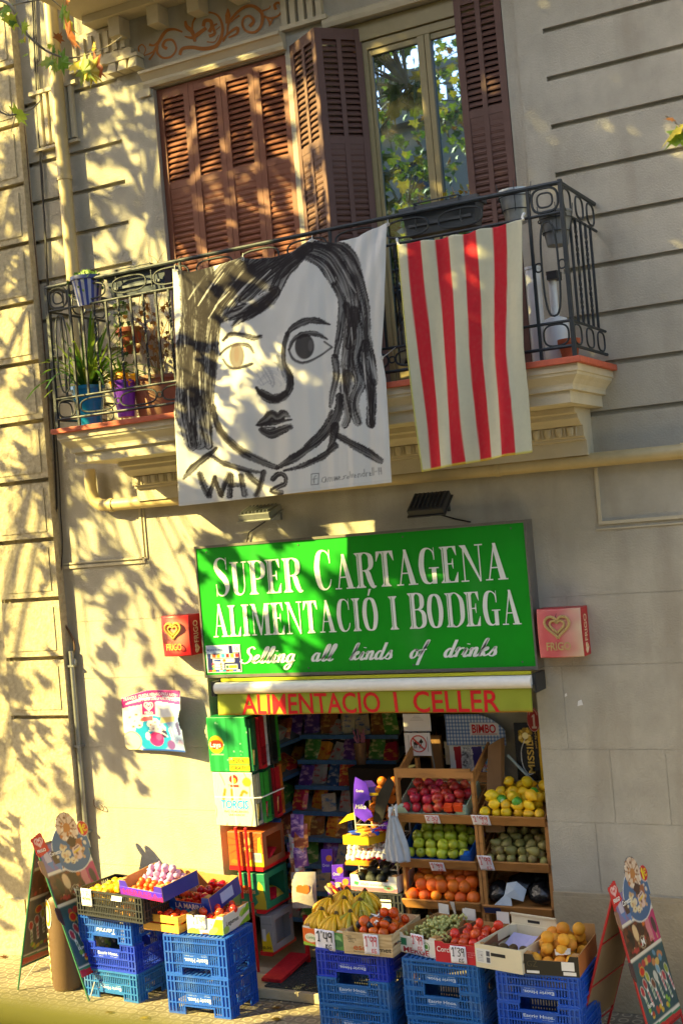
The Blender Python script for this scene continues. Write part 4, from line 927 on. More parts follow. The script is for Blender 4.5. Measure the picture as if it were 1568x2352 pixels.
cable('thin dark cable zigzagging between pier edge and thick black cable', [za(40,-20),za(50,150),za(75,400),za(110,560),za(150,1000),zb(200,400),zb(222,700),zb(245,1179),zc_(415,150),zc_(428,420),zc_(450,735)], .005, CB2)
cable('slim black cable hanging close along the right of the thick one', [za(158,-20),za(178,420),za(200,900),za(212,1179),zb(235,300),zb(255,800),zb(275,1100),zc_(465,200),zc_(480,450),zc_(462,740)], .006, CB)
cable('loose brown cable looping past the panel moulding to a grey end cap', [zc_(462,745),zc_(458,880),zc_(480,1020),zc_(530,1110),zc_(568,1195),zc_(570,1260),zc_(545,1275),zc_(560,1330),zc_(572,1350)], .010, CB2)
k_ = at(*zc_(573, 1352), -.035); (MB().lathe([(.005,-.035),(.022,-.02),(.024,.02),(.012,.04)], k_, 10).build('end_cap', GREYM, [o for o in COL.objects if o.name.startswith('cable')][-1], smooth=True))
cable('dark cable running straight down into the grey conduit', [zc_(455,745),zc_(452,900),zc_(470,1100),zc_(490,1200),zc_(500,1280)], .008, CB)
cable('thin cable curling at the foot of the sunny wall', [zp(0,2950,2.613)(900,-60),zp(0,2950,2.613)(905,0),zp(0,2950,2.613)(940,30),zp(0,2950,2.613)(985,45),zp(0,2950,2.613)(990,20),zp(0,2950,2.613)(960,-10)], .004, CB2)
def flood(label, px, py, Y, tilt, m, wdt=.30):
    p = at(px, py, Y); t = thing('floodlight', label, 'floodlight', (p.x, -.02, p.z-.05), 'floodlights over the shop sign')
    M = Matrix.Translation(p) @ Matrix.Rotation(tilt, 4, 'X')
    h = MB().box(-wdt/2, -.11, -.02, wdt/2, .11, .03)
    for k in range(8): h.box(-wdt/2+.02+k*.036, -.09, .031, -wdt/2+.028+k*.036, .09, .05)
    h.box(-wdt/2-.012, -.122, -.034, wdt/2+.012, .122, -.0205); h.xf(M).build('housing', m, t, bevel=.004)
    MB().box(-wdt/2+.02, -.09, -.042, wdt/2-.02, .09, -.036).xf(M).build('lamp_glass', glass_mat('lamp_glass', .25, '#c9c7bb'), t)
    br = MB().tube([(p.x-wdt*.3, p.y+.02, p.z), (p.x-wdt*.3, p.y+.14, p.z+.03), (p.x, -.03, p.z-.01)], .010, 8).tube([(p.x+wdt*.3, p.y+.02, p.z), (p.x+wdt*.3, p.y+.14, p.z+.03), (p.x, -.03, p.z-.01)], .010, 8).box(p.x-.05, -.03, p.z-.07, p.x+.05, -.001, p.z+.05)
    br.build('bracket', m, t)
    MB().tube([at(px+12, py+20, -.02), at(px-25, py+45, -.02), at(px-32, py+75, -.02)] if px < 800 else [at(px+25, py+25, -.02), at(px+60, py+35, -.02), at(px+95, py+42, -.02)], .006, 6).build('lead', CB, t)
    return t
flood('pale grey floodlight over the left end of the green sign', 597, 1178, -.28, R(18), GREYM)
flood('black floodlight tilted down above the right half of the green sign', 985, 1157, -.30, R(38), DKM)
for px, py, w_, h_, lb in ((1325, 1622, .045, .05, 'larger flake of bare white plaster on the shaded wall right of the door'), (1296, 1601, .02, .03, 'tiny flake of bare white plaster nearest the doorway on the shaded wall')):
    p = at(px, py, -.001); tag(MB().prism([(p.x, -.0005, p.z), (p.x+w_, -.0005, p.z+.01), (p.x+w_*.8, -.0005, p.z+h_), (p.x+w_*.2, -.0005, p.z+h_*.8)], (0, -.002, 0)).build('plaster_flake', WHITE, None), lb, 'flake', 'bare flakes on the wall')
# ------------------------------------------------------------------ painted banner hung over the railing
BYP = -.965
zq = lambda a, b: ((600+a/1.742)*.6272, (800+b/1.742)*.6272)
NXB, NYB = 300, 350
topx = np.array([65,120,180,350,505,560,700,830,945,1020,1100,1180,1250,1350,1432.]); topy = np.array([325,332,345,300,250,262,250,214,132,150,156,138,118,66,28.])
lefy = np.array([0,.1,.3,.45,.6,.8,1.]); lefx = np.array([65,78,100,112,98,112,120.])
rigy = np.array([0,.1,.3,.5,.6,.8,1.]); rigx = np.array([1432,1425,1420,1392,1420,1440,1448.])
S_, T_ = np.meshgrid(np.linspace(0, 1, NXB+1), np.linspace(0, 1, NYB+1))
xl = np.interp(T_, lefy, lefx); xr = np.interp(T_, rigy, rigx); PX = xl+(xr-xl)*S_
xt = 65+(1432-65)*S_; yt = np.interp(xt, topx, topy); yb = 1835+(1685-1835)*S_; PY = yt+(yb-yt)*T_
cv = Canvas(1, 1, NXB, NYB, '#d9d6cf'); cv.X, cv.Y = PX, PY; cv.soft = 4.0
INK = C('#282122')
def brush(pts, wd, dens=.95, dry=.35, seed=0, col=INK):
    """bristle stroke: nearest point along a smoothed path, streaks along it, ragged edge"""
    pts = [np.array(p, float) for p in cat_rom(pts, 4)] if len(pts) > 2 else [np.array(p, float) for p in pts]
    L_ = 0; tot = sum(np.hypot(*(b-a)) for a, b in zip(pts[:-1], pts[1:])); ws = wd if isinstance(wd, (list, tuple)) else (wd, wd)
    lo = np.min(pts, 0)-max(ws); hi = np.max(pts, 0)+max(ws); box = (PX > lo[0]) & (PX < hi[0]) & (PY > lo[1]) & (PY < hi[1])
    if not box.any(): return
    x, y = PX[box], PY[box]; best = np.full(x.shape, 1e9); al = np.zeros(x.shape); sg = np.zeros(x.shape)
    for a, b in zip(pts[:-1], pts[1:]):
        e = b-a; l2 = e@e+1e-9; t = np.clip(((x-a[0])*e[0]+(y-a[1])*e[1])/l2, 0, 1); dx, dy = x-a[0]-t*e[0], y-a[1]-t*e[1]; d = np.hypot(dx, dy); k = d < best
        best[k] = d[k]; al[k] = (L_+t*math.sqrt(l2))[k]; sg[k] = (np.sign(e[0]*dy-e[1]*dx)*d)[k]; L_ += math.sqrt(l2)
    f = al/max(tot, 1); hw = np.interp(f, np.linspace(0, 1, len(ws)), ws)/2
    hw = hw*(.9+.25*vnoise(al/38, x*0+seed*3.1, seed))
    a = np.clip((hw-best+(vnoise(x/5, y/5, seed+5)-.5)*8*(hw > 9))/5+.5, 0, 1)
    br = vnoise(sg/5.0+seed*7, al/150, seed+11)*.65+vnoise(sg/2.4+3, al/60, seed+23)*.35
    a *= np.clip(dens-dry*np.clip((br-.42)*4, 0, 1)*(.45+.75*f), 0, 1)
    c = cv.c[box]; cv.c[box] = c*(1-a[:, None])+np.array(col)*a[:, None]
# cloth tone, then hair, features, lettering (photo pixels of the banner)
cv.put((vnoise(PX/90, PY/160, 2)-.3)*.25, '#c3bfb8')
hairL = [([(150,350),(170,600),(160,900),(165,1200),(200,1450)], (70,60,110,120,60)), ([(200,350),(230,600),(215,900),(220,1200),(250,1440)], (110,110,110,110,70)), ([(260,340),(300,560),(285,820),(270,1050),(285,1300),(300,1450)], (110,130,90,80,70,40)),
    ([(500,270),(400,360),(320,480),(250,600)], (90,110,120,90)), ([(620,270),(520,360),(420,470),(330,600)], (80,110,110,70)), ([(780,250),(640,330),(530,430),(430,540),(370,640)], (70,100,110,90,60)),
    ([(930,190),(820,250),(720,330),(620,420),(520,520)], (60,110,120,100,50)), ([(900,210),(850,270),(780,340),(735,430),(690,520),(560,610),(540,640)], (50,80,80,70,60,60,30)), ([(720,470),(620,560),(520,630),(455,690)], (60,80,70,16)),
    ([(640,560),(500,600),(400,640),(360,670)], (40,70,60,20)), ([(350,640),(345,760),(335,900),(325,1050),(318,1200),(345,1320)], (50,40,46,30,24,20)), ([(150,340),(240,380),(330,400)], (30,60,60)), ([(440,320),(380,420),(340,520)], (60,80,60)), ([(560,330),(470,440),(380,560)], (60,80,60))]
for i, (p, w_) in enumerate(hairL): brush(p, [q*1.2 for q in w_], .98, .46, i+1)
hairR = [([(880,230),(960,200),(1060,240),(1130,330),(1200,470),(1225,600),(1200,760),(1190,950),(1195,1100)], (40,90,90,90,90,80,70,70,60)), ([(940,165),(1040,170),(1140,220),(1220,330),(1270,450),(1300,600),(1305,760),(1330,900),(1350,1050)], (30,60,70,70,60,50,50,50,40)),
    ([(1060,170),(1150,180),(1230,260),(1280,380)], (30,50,40,12)), ([(870,240),(960,260),(1040,320),(1090,410)], (40,50,60,50)), ([(1100,430),(1150,520),(1155,600),(1135,760),(1115,880)], (40,50,46,44,30)), ([(1110,890),(1120,1000),(1095,1120),(1080,1200)], (40,44,40,20)),
    ([(1230,600),(1250,760),(1230,900),(1270,1040),(1230,1180),(1255,1300)], (70,60,70,60,60,50)), ([(1190,1000),(1170,1120),(1195,1250),(1170,1320)], (60,60,50,40)), ([(1300,800),(1280,920),(1320,1060),(1330,1200),(1330,1310)], (50,50,50,46,50)), ([(1180,560),(1215,680),(1200,820)], (50,50,40)),
    ([(1345,1040),(1340,1180),(1335,1320)], (30,40,40))]
for i, (p, w_) in enumerate(hairR): brush(p, [q*1.1 for q in w_], .97, .42, i+40)
CL = C('#cfcac2')
for i, (p, w_) in enumerate([([(175,520),(230,430),(290,350)], 10), ([(235,560),(300,450),(350,370)], 12), ([(300,640),(370,520),(440,420)], 10), ([(420,560),(520,450),(590,380)], 14), ([(500,600),(600,520),(680,470)], 16), ([(150,700),(160,820)], 9), ([(215,860),(212,1000)], 8), ([(250,980),(255,1130)], 9), ([(180,1100),(190,1300)], 10), ([(240,1280),(245,1420)], 10), ([(285,1240),(300,1400)], 9), ([(470,400),(540,310)], 10), ([(600,420),(690,330)], 9), ([(1150,330),(1240,480)], 10), ([(1215,700),(1225,860)], 9), ([(1285,860),(1300,1060)], 10), ([(1150,950),(1160,1150)], 9), ([(340,560),(430,470)], 9), ([(330,430),(390,350)], 8)]): brush(p, (w_*.4, w_, w_*.5), .85, .8, i+300, CL)
face = [([(400,770),(440,742),(520,745),(590,765),(632,755)], (10,30,26,34,26)), ([(395,780),(420,760)], 20), ([(805,760),(830,715),(900,670),(980,655),(1075,680)], (14,44,44,40,12)), ([(810,740),(785,830),(790,930),(830,1010),(822,1100),(760,1150),(690,1155),(630,1120),(605,1080)], (34,36,34,40,44,50,60,46,16)),
    ([(640,1110),(720,1150),(800,1120)], (40,56,44)),
    ([(375,870),(420,830),(490,805),(560,815),(590,860)], (14,16,22,24,10)), ([(395,900),(430,945),(490,960),(580,930)], (12,20,18,20)),
    ([(825,840),(850,780),(910,745),(990,740),(1060,775)], (14,30,34,34,10)), ([(820,840),(850,900),(910,925),(980,900),(1090,825)], (12,20,16,14,14)), ([(1085,820),(1040,790)], 12),
    ([(600,1320),(660,1285),(700,1255),(740,1275),(790,1250),(825,1265)], (10,50,66,60,66,20)), ([(610,1320),(680,1310),(760,1295),(840,1285)], (16,34,30,10)), ([(635,1350),(690,1375),(760,1355),(830,1330)], (40,66,64,36)), ([(640,1335),(720,1335)], (8, 12)),
    ([(330,1200),(360,1330),(430,1420),(540,1505),(650,1560),(730,1590)], (30,44,50,52,50,30)), ([(345,1330),(450,1440),(560,1520)], (20,24,16)), ([(1140,1140),(1130,1240),(1070,1340),(960,1450),(850,1530),(730,1590)], (50,60,56,50,56,30)), ([(1090,1230),(1020,1350),(920,1450)], (20,24,12)),
    ([(305,1510),(400,1565),(520,1600),(620,1620)], (20,36,36,16)), ([(1110,1450),(1020,1520),(900,1580),(780,1610)], (40,40,36,14)), ([(345,1465),(260,1540),(190,1610),(150,1660)], (20,40,44,16)), ([(1125,1385),(1220,1440),(1310,1495),(1385,1545)], (40,50,56,46)),
    ([(1110,1330),(1090,1420),(1060,1480)], (60,50,20))]
for i, (p, w_) in enumerate(face): brush(p, w_, .98, .22, i+80)
brush([(720,920),(760,960),(790,1000)], (10,40,30), .5, .8, 130, C('#3c4456')); brush([(590,900),(650,980),(690,1050)], (30,120,70), .42, .8, 132, C('#70727c')); brush([(740,880),(770,960),(800,1040)], (20,60,30), .6, .7, 133, C('#3c4456')); brush([(640,1050),(700,1020),(760,1060)], (60,90,60), .3, .9, 131, C('#6b7690'))  # blue-grey nose brushwork; the wide grey wash is leaf shade painted in
def blob(cx, cy, rx, ry, al=.95, col=INK): 
    d = np.hypot((PX-cx)/rx, (PY-cy)/ry); cv.put(np.clip((1-d)*rx/6+.5, 0, 1)*al, col)
blob(485, 880, 50, 80, .80, C('#3a221c')); blob(485, 870, 18, 50, .4, C('#6e5048')); blob(920, 820, 60, 82, .93); blob(958, 815, 14, 36, .6, C('#6f6a66'))
for i, (p, w_) in enumerate([([(245,1630),(270,1720),(290,1770)], 34), ([(290,1760),(315,1700),(330,1650)], 30), ([(330,1660),(350,1720),(372,1765)], 34), ([(372,1760),(400,1690),(425,1630)], 34), ([(440,1640),(432,1710),(425,1770)], 36), ([(505,1640),(515,1710),(525,1760)], 36), ([(430,1700),(520,1700)], 28),
    ([(545,1625),(570,1660),(600,1690)], 36), ([(640,1620),(620,1690),(590,1765)], 36), ([(700,1660),(740,1630),(790,1645),(790,1690),(740,1710),(690,1740),(760,1750)], 34), ([(735,1765),(752,1778)], 22)]): brush(p, w_, .98, .3, i+150)
PEN = C('#4a4844')
for p in ([(958,1630),(998,1626),(996,1695),(957,1700),(958,1630)], [(985,1642),(975,1645),(972,1690)], [(965,1664),(988,1660)], [(1040,1650),(1020,1655),(1015,1680),(1035,1682),(1043,1655),(1045,1680)], [(1055,1680),(1058,1655),(1068,1652),(1070,1678),(1072,1655),(1082,1652),(1085,1675)], [(1095,1650),(1097,1672)], [(1105,1672),(1106,1648),(1112,1668),(1116,1645),(1120,1668)],
    [(1125,1660),(1138,1650),(1128,1645),(1124,1665),(1140,1664)], [(1175,1640),(1158,1645),(1165,1655),(1150,1665)], [(1185,1645),(1178,1658),(1190,1658),(1192,1645),(1185,1645)], [(1200,1615),(1202,1652)], [(1210,1632),(1216,1652),(1222,1630)], [(1230,1645),(1240,1640),(1232,1632),(1230,1652),(1244,1650)], [(1252,1652),(1250,1630),(1262,1628),(1264,1648)], [(1285,1600),(1286,1645),(1272,1642),(1276,1625),(1286,1628)],
    [(1296,1645),(1295,1622),(1306,1622)], [(1312,1635),(1322,1628),(1314,1620),(1312,1640),(1324,1640)], [(1330,1590),(1332,1640)], [(1340,1588),(1342,1638)], [(1348,1615),(1362,1613)], [(1372,1590),(1374,1635)], [(1378,1590),(1377,1612),(1390,1610)], [(1388,1590),(1390,1632)]):
    cv.line(p, 3.4, PEN, False)
for y_ in (12, 20): cv.put(np.clip(1-np.abs(yb-PY-y_)/3, 0, 1)*.25, '#8f8a80')
P3 = np.zeros(PX.shape+(3,))
fold = .010*np.sin(S_*58+T_*3)*T_*.6+.014*np.sin(S_*23+1.5*T_)*(.35+.65*T_)+.018*np.sin(S_*9+2)*T_+.006*np.sin(S_*130)*np.clip(S_-.45, 0, 1)
fold += .03*np.exp(-((S_-.97)/.05)**2)*np.sin(T_*9)*.5+.012*np.sin((S_*2.2+T_)*26)*np.clip(S_*1.4-.6, 0, 1)*np.clip(1-T_*2.2, 0, 1)
Dx = (zq(0,0)[0]+PX*(.6272/1.742)-784)/CF; Dy = (zq(0,0)[1]+PY*(.6272/1.742)-1176)/CF
rays = Dx[..., None]*CR[0]+Dy[..., None]*CR[1]+CR[2]; tt = (BYP-CAM[1])/rays[..., 1]; P3 = CAM+tt[..., None]*rays
P3[..., 1] -= fold+.02+.035*np.sin(T_*PI)*.8
P3 = P3[::-1]; cv.c = cv.c[::-1]
CLOTH = attr_mat('painted_cloth', .9, .25, 600, transl=.12)
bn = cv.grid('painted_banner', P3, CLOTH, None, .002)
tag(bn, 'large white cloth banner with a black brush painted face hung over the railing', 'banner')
for a, b in ((70,330),(505,258),(945,140),(1428,38),(1390,890)):
    ey = MB(); q = at(*zq(a, b), BYP-.045); ey.tube([q+Vector((.012*math.cos(k), -.002, .012*math.sin(k))) for k in np.linspace(0, 2*PI, 10, endpoint=False)], .003, 5, closed=True)
    if b < 800: ey.tube([q, at(*zq(a, b-22), RY-.02), at(*zq(a, b-36), RY)], .003, 5)
    else: ey.tube([q, at(*zq(a+90, b-70), RY)], .003, 5)
    ey.build('tie', mat('tie_cord', '#b8b4aa', .8), bn)
# ------------------------------------------------------------------ flag
zf = lambda a, b: ((1250+a/1.2544)*.6272, (600+b/1.2544)*.6272)
NXF, NYF = 120, 150; S_, T_ = np.meshgrid(np.linspace(0, 1, NXF+1), np.linspace(0, 1, NYF+1))
tl, tr, br_, bl_ = (262,372), (832,258), (862,1098), (372,1178+0)
zg = lambda a, b: ((1350+a/1.6505)*.6272, (1250+b/1.6505)*.6272)
TL, TR, BR, BL = zf(262,374), zf(834,258), zg(984,672), zg(322,790)
midl = zf(318,790); midr = zf(856,900)
lx = np.interp(T_, [0,.5,1], [TL[0], midl[0]-2, BL[0]]); rx = np.interp(T_, [0,.55,.75,1], [TR[0], zf(845,760)[0], zf(862,1000)[0], BR[0]])
ty = TL[1]+(TR[1]-TL[1])*S_+3*np.sin(S_*PI*8)*.6+6*np.sin(S_*PI); by = BL[1]+(BR[1]-BL[1])*S_
PX = lx+(rx-lx)*S_; PY = ty+(by-ty)*T_
cv = Canvas(1, 1, NXF, NYF, '#c6c2a6'); cv.X, cv.Y = S_, T_
wob = .010*np.sin(T_*7+S_*5)
for k in range(4):
    c0 = .085+k*.222; a = np.clip((.054-np.abs(S_+wob*(.3+S_)-c0-.054))/.006+.5, 0, 1); cv.put(a, '#c2202c')
cv.put((vnoise(S_*60, T_*90, 5)-.4)*.12, '#8a8470'); cv.put(np.clip((.014-S_)/.006, 0, 1)*.8, '#b9b440'); cv.put(np.clip((T_-.987)/.006, 0, 1)*.7, '#c9be3e')
Dx = (PX-784)/CF; Dy = (PY-1176)/CF; rays = Dx[..., None]*CR[0]+Dy[..., None]*CR[1]+CR[2]; tt = (BYP-CAM[1])/rays[..., 1]; P3 = CAM+tt[..., None]*rays
P3[..., 1] -= .03+.026*np.sin(S_*13+T_*4)*(.3+T_)+.008*np.sin(S_*29-T_*6)*T_+.035*np.exp(-((S_-.72-.08*T_)/.06)**2)*T_+.012*np.sin(S_*31)*np.clip(1-T_*3, 0, 1)-.012*np.exp(-((S_-.88)/.05)**2)
fl = cv.grid('striped_flag', P3[::-1], CLOTH, None, .002) if False else None
cv.c = cv.c[::-1]; fl = cv.grid('striped_flag', P3[::-1], CLOTH, None, .002)
tag(fl, 'cream flag with four red vertical stripes tied to the balcony railing', 'flag')
for q, e in ((TL, (TL[0]-4, TL[1]-14)), (TR, (TR[0]+2, TR[1]-14))): MB().tube([at(*q, BYP-.02), at(q[0]-3, q[1]-8, BYP), at(*e, RY-.02)], [.009, .007, .012], 6).build('tie', mat('white_rag', '#d5d2c8', .9), fl)

# ------------------------------------------------------------------ pots and plants
def soil(b, x, y, z, r): b.lathe([(r, 0), (r*.5, .01), (.001, .012)], (x, y, z), 16, caps=False)
SOIL = mat('potting_soil', '#2e231b', .95, .3, 30, .5, 60); TERRA = mat('terracotta', '#a5532f', .75, .15, 10, .2, 60); ZINC = mat('zinc', '#a7abad', .35, .2, 14, metal=.7)
def trough(label, p0, p1, Y, z0, z1, dep, m, extra=None):
    t = thing('planter_trough', label, 'planter', ((p0+p1)/2, Y, z0), 'planter troughs hung on the railing'); th = .012
    b = MB(); x0, x1, y0, y1 = p0, p1, Y-dep/2, Y+dep/2; k = .03
    A = [(x0+k,y0+k,z0),(x1-k,y0+k,z0),(x1-k,y1-k,z0),(x0+k,y1-k,z0)]; B2 = [(x0,y0,z1),(x1,y0,z1),(x1,y1,z1),(x0,y1,z1)]
    b.add(A+B2, [(0,3,2,1),(0,1,5,4),(1,2,6,5),(2,3,7,6),(3,0,4,7)]); b.box(x0-.012, y0-.012, z1-.03, x1+.012, y0+.004, z1+.008).box(x0-.012, y1-.004, z1-.03, x1+.012, y1+.012, z1+.008).box(x0-.012, y0+.0045, z1-.03, x0+.004, y1-.0045, z1+.008).box(x1-.004, y0+.0045, z1-.03, x1+.012, y1-.0045, z1+.008)
    b.box(x0+.05, y0+.005, z0+.06, x1-.05, y0+.018, z0+.08).build('trough', m, t)
    MB().poly([(x0+.01,y0+.01,z1-.02),(x1-.01,y0+.01,z1-.02),(x1-.01,y1-.01,z1-.02),(x0+.01,y1-.01,z1-.02)]).build('soil', SOIL, t)
    h = MB()
    for x in (x0+.12, x1-.12): h.tube([(x, y0-.02, z0+.02), (x, y0-.025, z1+.02), (x, y1+.02, z1+.02), (x, y1+.03, z1-.1)], .006, 6)
    h.tube([(x0+.12, y0-.025, z1+.022), (x1-.12, y0-.025, z1+.022)], .006, 6); h.build('hanger', IR, t)
    return t
yy = -.72; a, b_ = at(930, 480, yy), at(1100, 440, yy); TG = mat('dark_grey_plastic', '#43474a', .5, .12, 8)
tr_ = trough('long dark grey planter trough behind the flag with dry stems', a.x, b_.x, yy, at(1010,535,yy).z, at(1010,472,yy).z, .18, TG)
a2, b2 = at(258, 640, yy), at(392, 612, yy)
tr2 = trough('blue grey planter trough hanging at the left of the painted banner', a2.x, b2.x, yy, at(320,672,yy).z-.02, at(320,624,yy).z, .18, mat('slate_plastic', '#3d4653', .5, .12, 8))
def stems(label, name, base, n, hgt, g, m, cols, parent=None, spread=.12, nleaf=5, ls=.03):
    b = MB(); lf = MB()
    for i in range(n):
        p = Vector(base)+Vector((g.uniform(-spread, spread), g.uniform(-.03, .03), 0)); q = [p]; d = Vector((g.uniform(-.3, .3), g.uniform(-.3, .1), 1))
        for k in range(5): q.append(q[-1]+d*hgt/5*g.uniform(.7, 1.2)); d = (d+Vector((g.uniform(-.4, .4), g.uniform(-.3, .3), g.uniform(-.35, 0)))).normalized()
        b.tube(q, [.003]*3+[.002]*3, 4)
        for k in range(nleaf): add_leaf(lf, q[1+k % 5]+Vector(g.normal(0, .012, 3)), ls*g.uniform(.6, 1.4), rrot(g), int(g.integers(len(cols))))
    b.build('stem', m, parent); lf.build('foliage', cols, parent)
DRY = leaf_mat('dry_leaf', '#8a5a2c', .3, .3); DRYST = mat('dry_stem', '#8d6a3c', .8)
gq = np.random.default_rng(3)
stems('', '', ((a.x+b_.x)/2+.05, yy, at(1010,472,yy).z-.02), 7, .14, gq, DRYST, [DRY, LF[2]], tr_, .26, 4, .035)
stems('', '', (b2.x-.12, yy, at(320,624,yy).z-.02), 3, .22, gq, mat('straw_stem', '#c09a4a', .8), [DRY], tr2, .05, 2, .03)
def pot(name, label, cat, loc, r0, r1, h, m, rim=.0, group='pots standing on the balcony', bands=None):
    t = thing(name, label, cat, loc, group); x, y, z = loc
    b = MB().lathe([(r0, 0), (r1, h), (r1+rim, h), (r1+rim, h+(.03 if rim else .004)), (r1-.01, h+(.03 if rim else .004)), (r1-.015, h-.02)], (x, y, z), 28, caps=False); b.poly([(x+r0*math.cos(q), y+r0*math.sin(q), z+.001) for q in np.linspace(0, 2*PI, 20, endpoint=False)])
    if bands:
        for i, f in enumerate(b.f): 
            if i < 28 and i % 2: b.m[i] = 1
    b.build('pot', [m]+([bands] if bands else []), t, smooth=True)
    s_ = MB(); soil(s_, x, y, z+h-.02, r1-.012); s_.build('soil', SOIL, t); return t
def blades(t, base, n, L0, g, cols, wid=.018, lean=1.0, sx=1.0):
    b = MB()
    for i in range(n):
        az = g.uniform(0, 2*PI); L_ = L0*g.uniform(.55, 1.15); el = g.uniform(.55, 1.4); d = Vector((math.cos(az)*sx, math.sin(az)*.7, 0)); p = Vector(base)+d*g.uniform(0, .05); q = []
        for k in range(9):
            f = k/8; q.append(p+d*(L_*f*math.cos(el)*lean)+Vector((0, 0, L_*(f*math.sin(el)-.55*f*f*math.cos(el)-.12*f**3)))) 
        sd = Vector((-d.y, d.x, 0)).normalized(); mi = int(g.integers(len(cols))); vs = []
        for k, c in enumerate(q):
            w_ = wid*(.5+1.2*math.sin(PI*min(1, .15+k/8*.85)))*.8; vs += [c-sd*w_*.5, c+Vector((0, 0, -w_*.2)), c+sd*w_*.5]
        b.add(vs, [f_ for k in range(8) for f_ in ((k*3, k*3+1, k*3+4, k*3+3), (k*3+1, k*3+2, k*3+5, k*3+4))], mi)
    return b.build('leaves', cols, t, smooth='all')
y_ = -.55; p = at(210, 985, y_); zfl = 4.873
BLUE = mat('blue_glaze', '#1583b8', .25, .08, 6, coat=.3)
t1 = pot('flower_pot', 'bright blue pot with long strap leaves at the left end of the balcony', 'potted plant', (p.x, y_, zfl), .095, .145, .34, BLUE, .012)
blades(t1, (p.x, y_, zfl+.33), 70, .85, np.random.default_rng(12), [leaf_mat('strap_leaf', '#5f8a22', .35), leaf_mat('strap_leaf_dark', '#3f6a20', .35), leaf_mat('strap_leaf_pale', '#93a83a', .35)], .026, 1.0)
y_ = -.55; p = at(290, 945, y_)
t2 = pot('flower_pot', 'purple pot topped with yellow petals beside the bright blue pot', 'potted plant', (p.x, y_, zfl+.06), .07, .10, .28, mat('purple_glaze', '#6b35b0', .3, .08, 6, coat=.3), .008)
yb_ = MB(); g = np.random.default_rng(4)
for k in range(26): add_leaf(yb_, (p.x+g.normal(0, .05), y_+g.normal(0, .04), zfl+.36+abs(g.normal(0, .05))), .09, rrot(g), 0)
yb_.build('petals', leaf_mat('yellow_petal', '#d9a414', .3), t2); blades(t2, (p.x, y_, zfl+.34), 9, .36, g, [leaf_mat('strap_leaf', '#5f8a22')], .02)
y_ = -.3; p = at(385, 955, y_)
t3 = pot('flower_pot', 'large ribbed brown clay pot with a dead leafed shrub half behind the banner', 'potted plant', (p.x-.05, y_, zfl), .19, .24, .36, mat('brown_clay', '#8c6a50', .8, .15, 8, .2, 40), .015)
sb = MB(); lf = MB(); g = np.random.default_rng(8)
for k in range(9):
    q = [Vector((p.x-.05, y_, zfl+.33))]; d = Vector((g.uniform(-.35, .3), g.uniform(-.3, .2), 1))
    for j in range(6): q.append(q[-1]+d*.15); d = (d+Vector((g.uniform(-.3, .3), g.uniform(-.2, .2), g.uniform(-.2, .1)))).normalized()
    sb.tube(q, [.006, .005, .004, .004, .003, .003, .002], 5)
    for j in range(8): add_leaf(lf, q[2+j % 5]+Vector(g.normal(0, .05, 3)), .075*g.uniform(.6, 1.2), rrot(g, 1), int(g.integers(2)))
sb.build('stem', DRYST, t3, smooth=True); lf.build('foliage', [DRY, leaf_mat('rust_leaf', '#84532c', .4)], t3)
y_ = -.12; p = at(300, 785, y_)
t5 = thing('hanging_pot', 'small terracotta pot hanging on the wall behind the balcony railing', 'hanging pot', (p.x, y_, p.z-.05), 'pots standing on the balcony')
MB().lathe([(.07, -.1), (.11, .08), (.125, .08), (.125, .12), (.105, .12), (.1, .06)], (p.x, y_, p.z), 20, caps=False).build('pot', TERRA, t5, smooth=True); MB().tube([(p.x, y_+.05, p.z+.09), (p.x, -.02, p.z+.3)], .004, 5).build('wire', IR, t5)
g = np.random.default_rng(6); vb = MB(); vs_ = MB()
for k in range(5):
    q = [Vector((p.x-.1+.03*k, y_-.06, p.z+.35))]
    for j in range(7): q.append(q[-1]+Vector((g.uniform(-.02, .02), g.uniform(-.02, .01), -.09)))
    vs_.tube(q, .003, 4)
    for c in q: add_leaf(vb, c, .05, rrot(g), 0); add_leaf(vb, c+Vector(g.normal(0, .02, 3)), .045, rrot(g), 0)
vs_.build('stem', mat('green_stem', '#5c6b34', .7), t5); vb.build('foliage', LF[:1], t5)
y_ = -.78; p = at(203, 672, y_)
t4 = pot('striped_pot', 'blue and white striped pot of trailing succulents hung on the railing', 'potted plant', (p.x, y_, at(203,705,y_).z), .09, .135, .24, mat('pot_white', '#a8a8b4', .4), .0, 'pots standing on the balcony', mat('pot_blue', '#2f3f8c', .4))
MB().lathe([(.136, 0), (.142, .004), (.142, .035), (.128, .035)], (p.x, y_, at(203,705,y_).z+.215), 24, caps=False).build('rim', mat('pot_rim_blue', '#27346f', .4), t4, smooth=True)
su = MB(); g = np.random.default_rng(2)
for k in range(150):
    a_ = g.uniform(0, 2*PI); r_ = g.uniform(0, .16); dr = max(0, r_-.12)*g.uniform(0, 5); add_leaf(su, (p.x+r_*math.cos(a_), y_+r_*math.sin(a_)*.9, at(203,705,y_).z+.25+g.uniform(-.01, .05)-dr), .045*g.uniform(.6, 1.2), rrot(g), int(g.integers(2)))
su.build('succulents', [leaf_mat('succulent', '#7d9a3c', .2), leaf_mat('succulent_dark', '#55772e', .2)], t4)
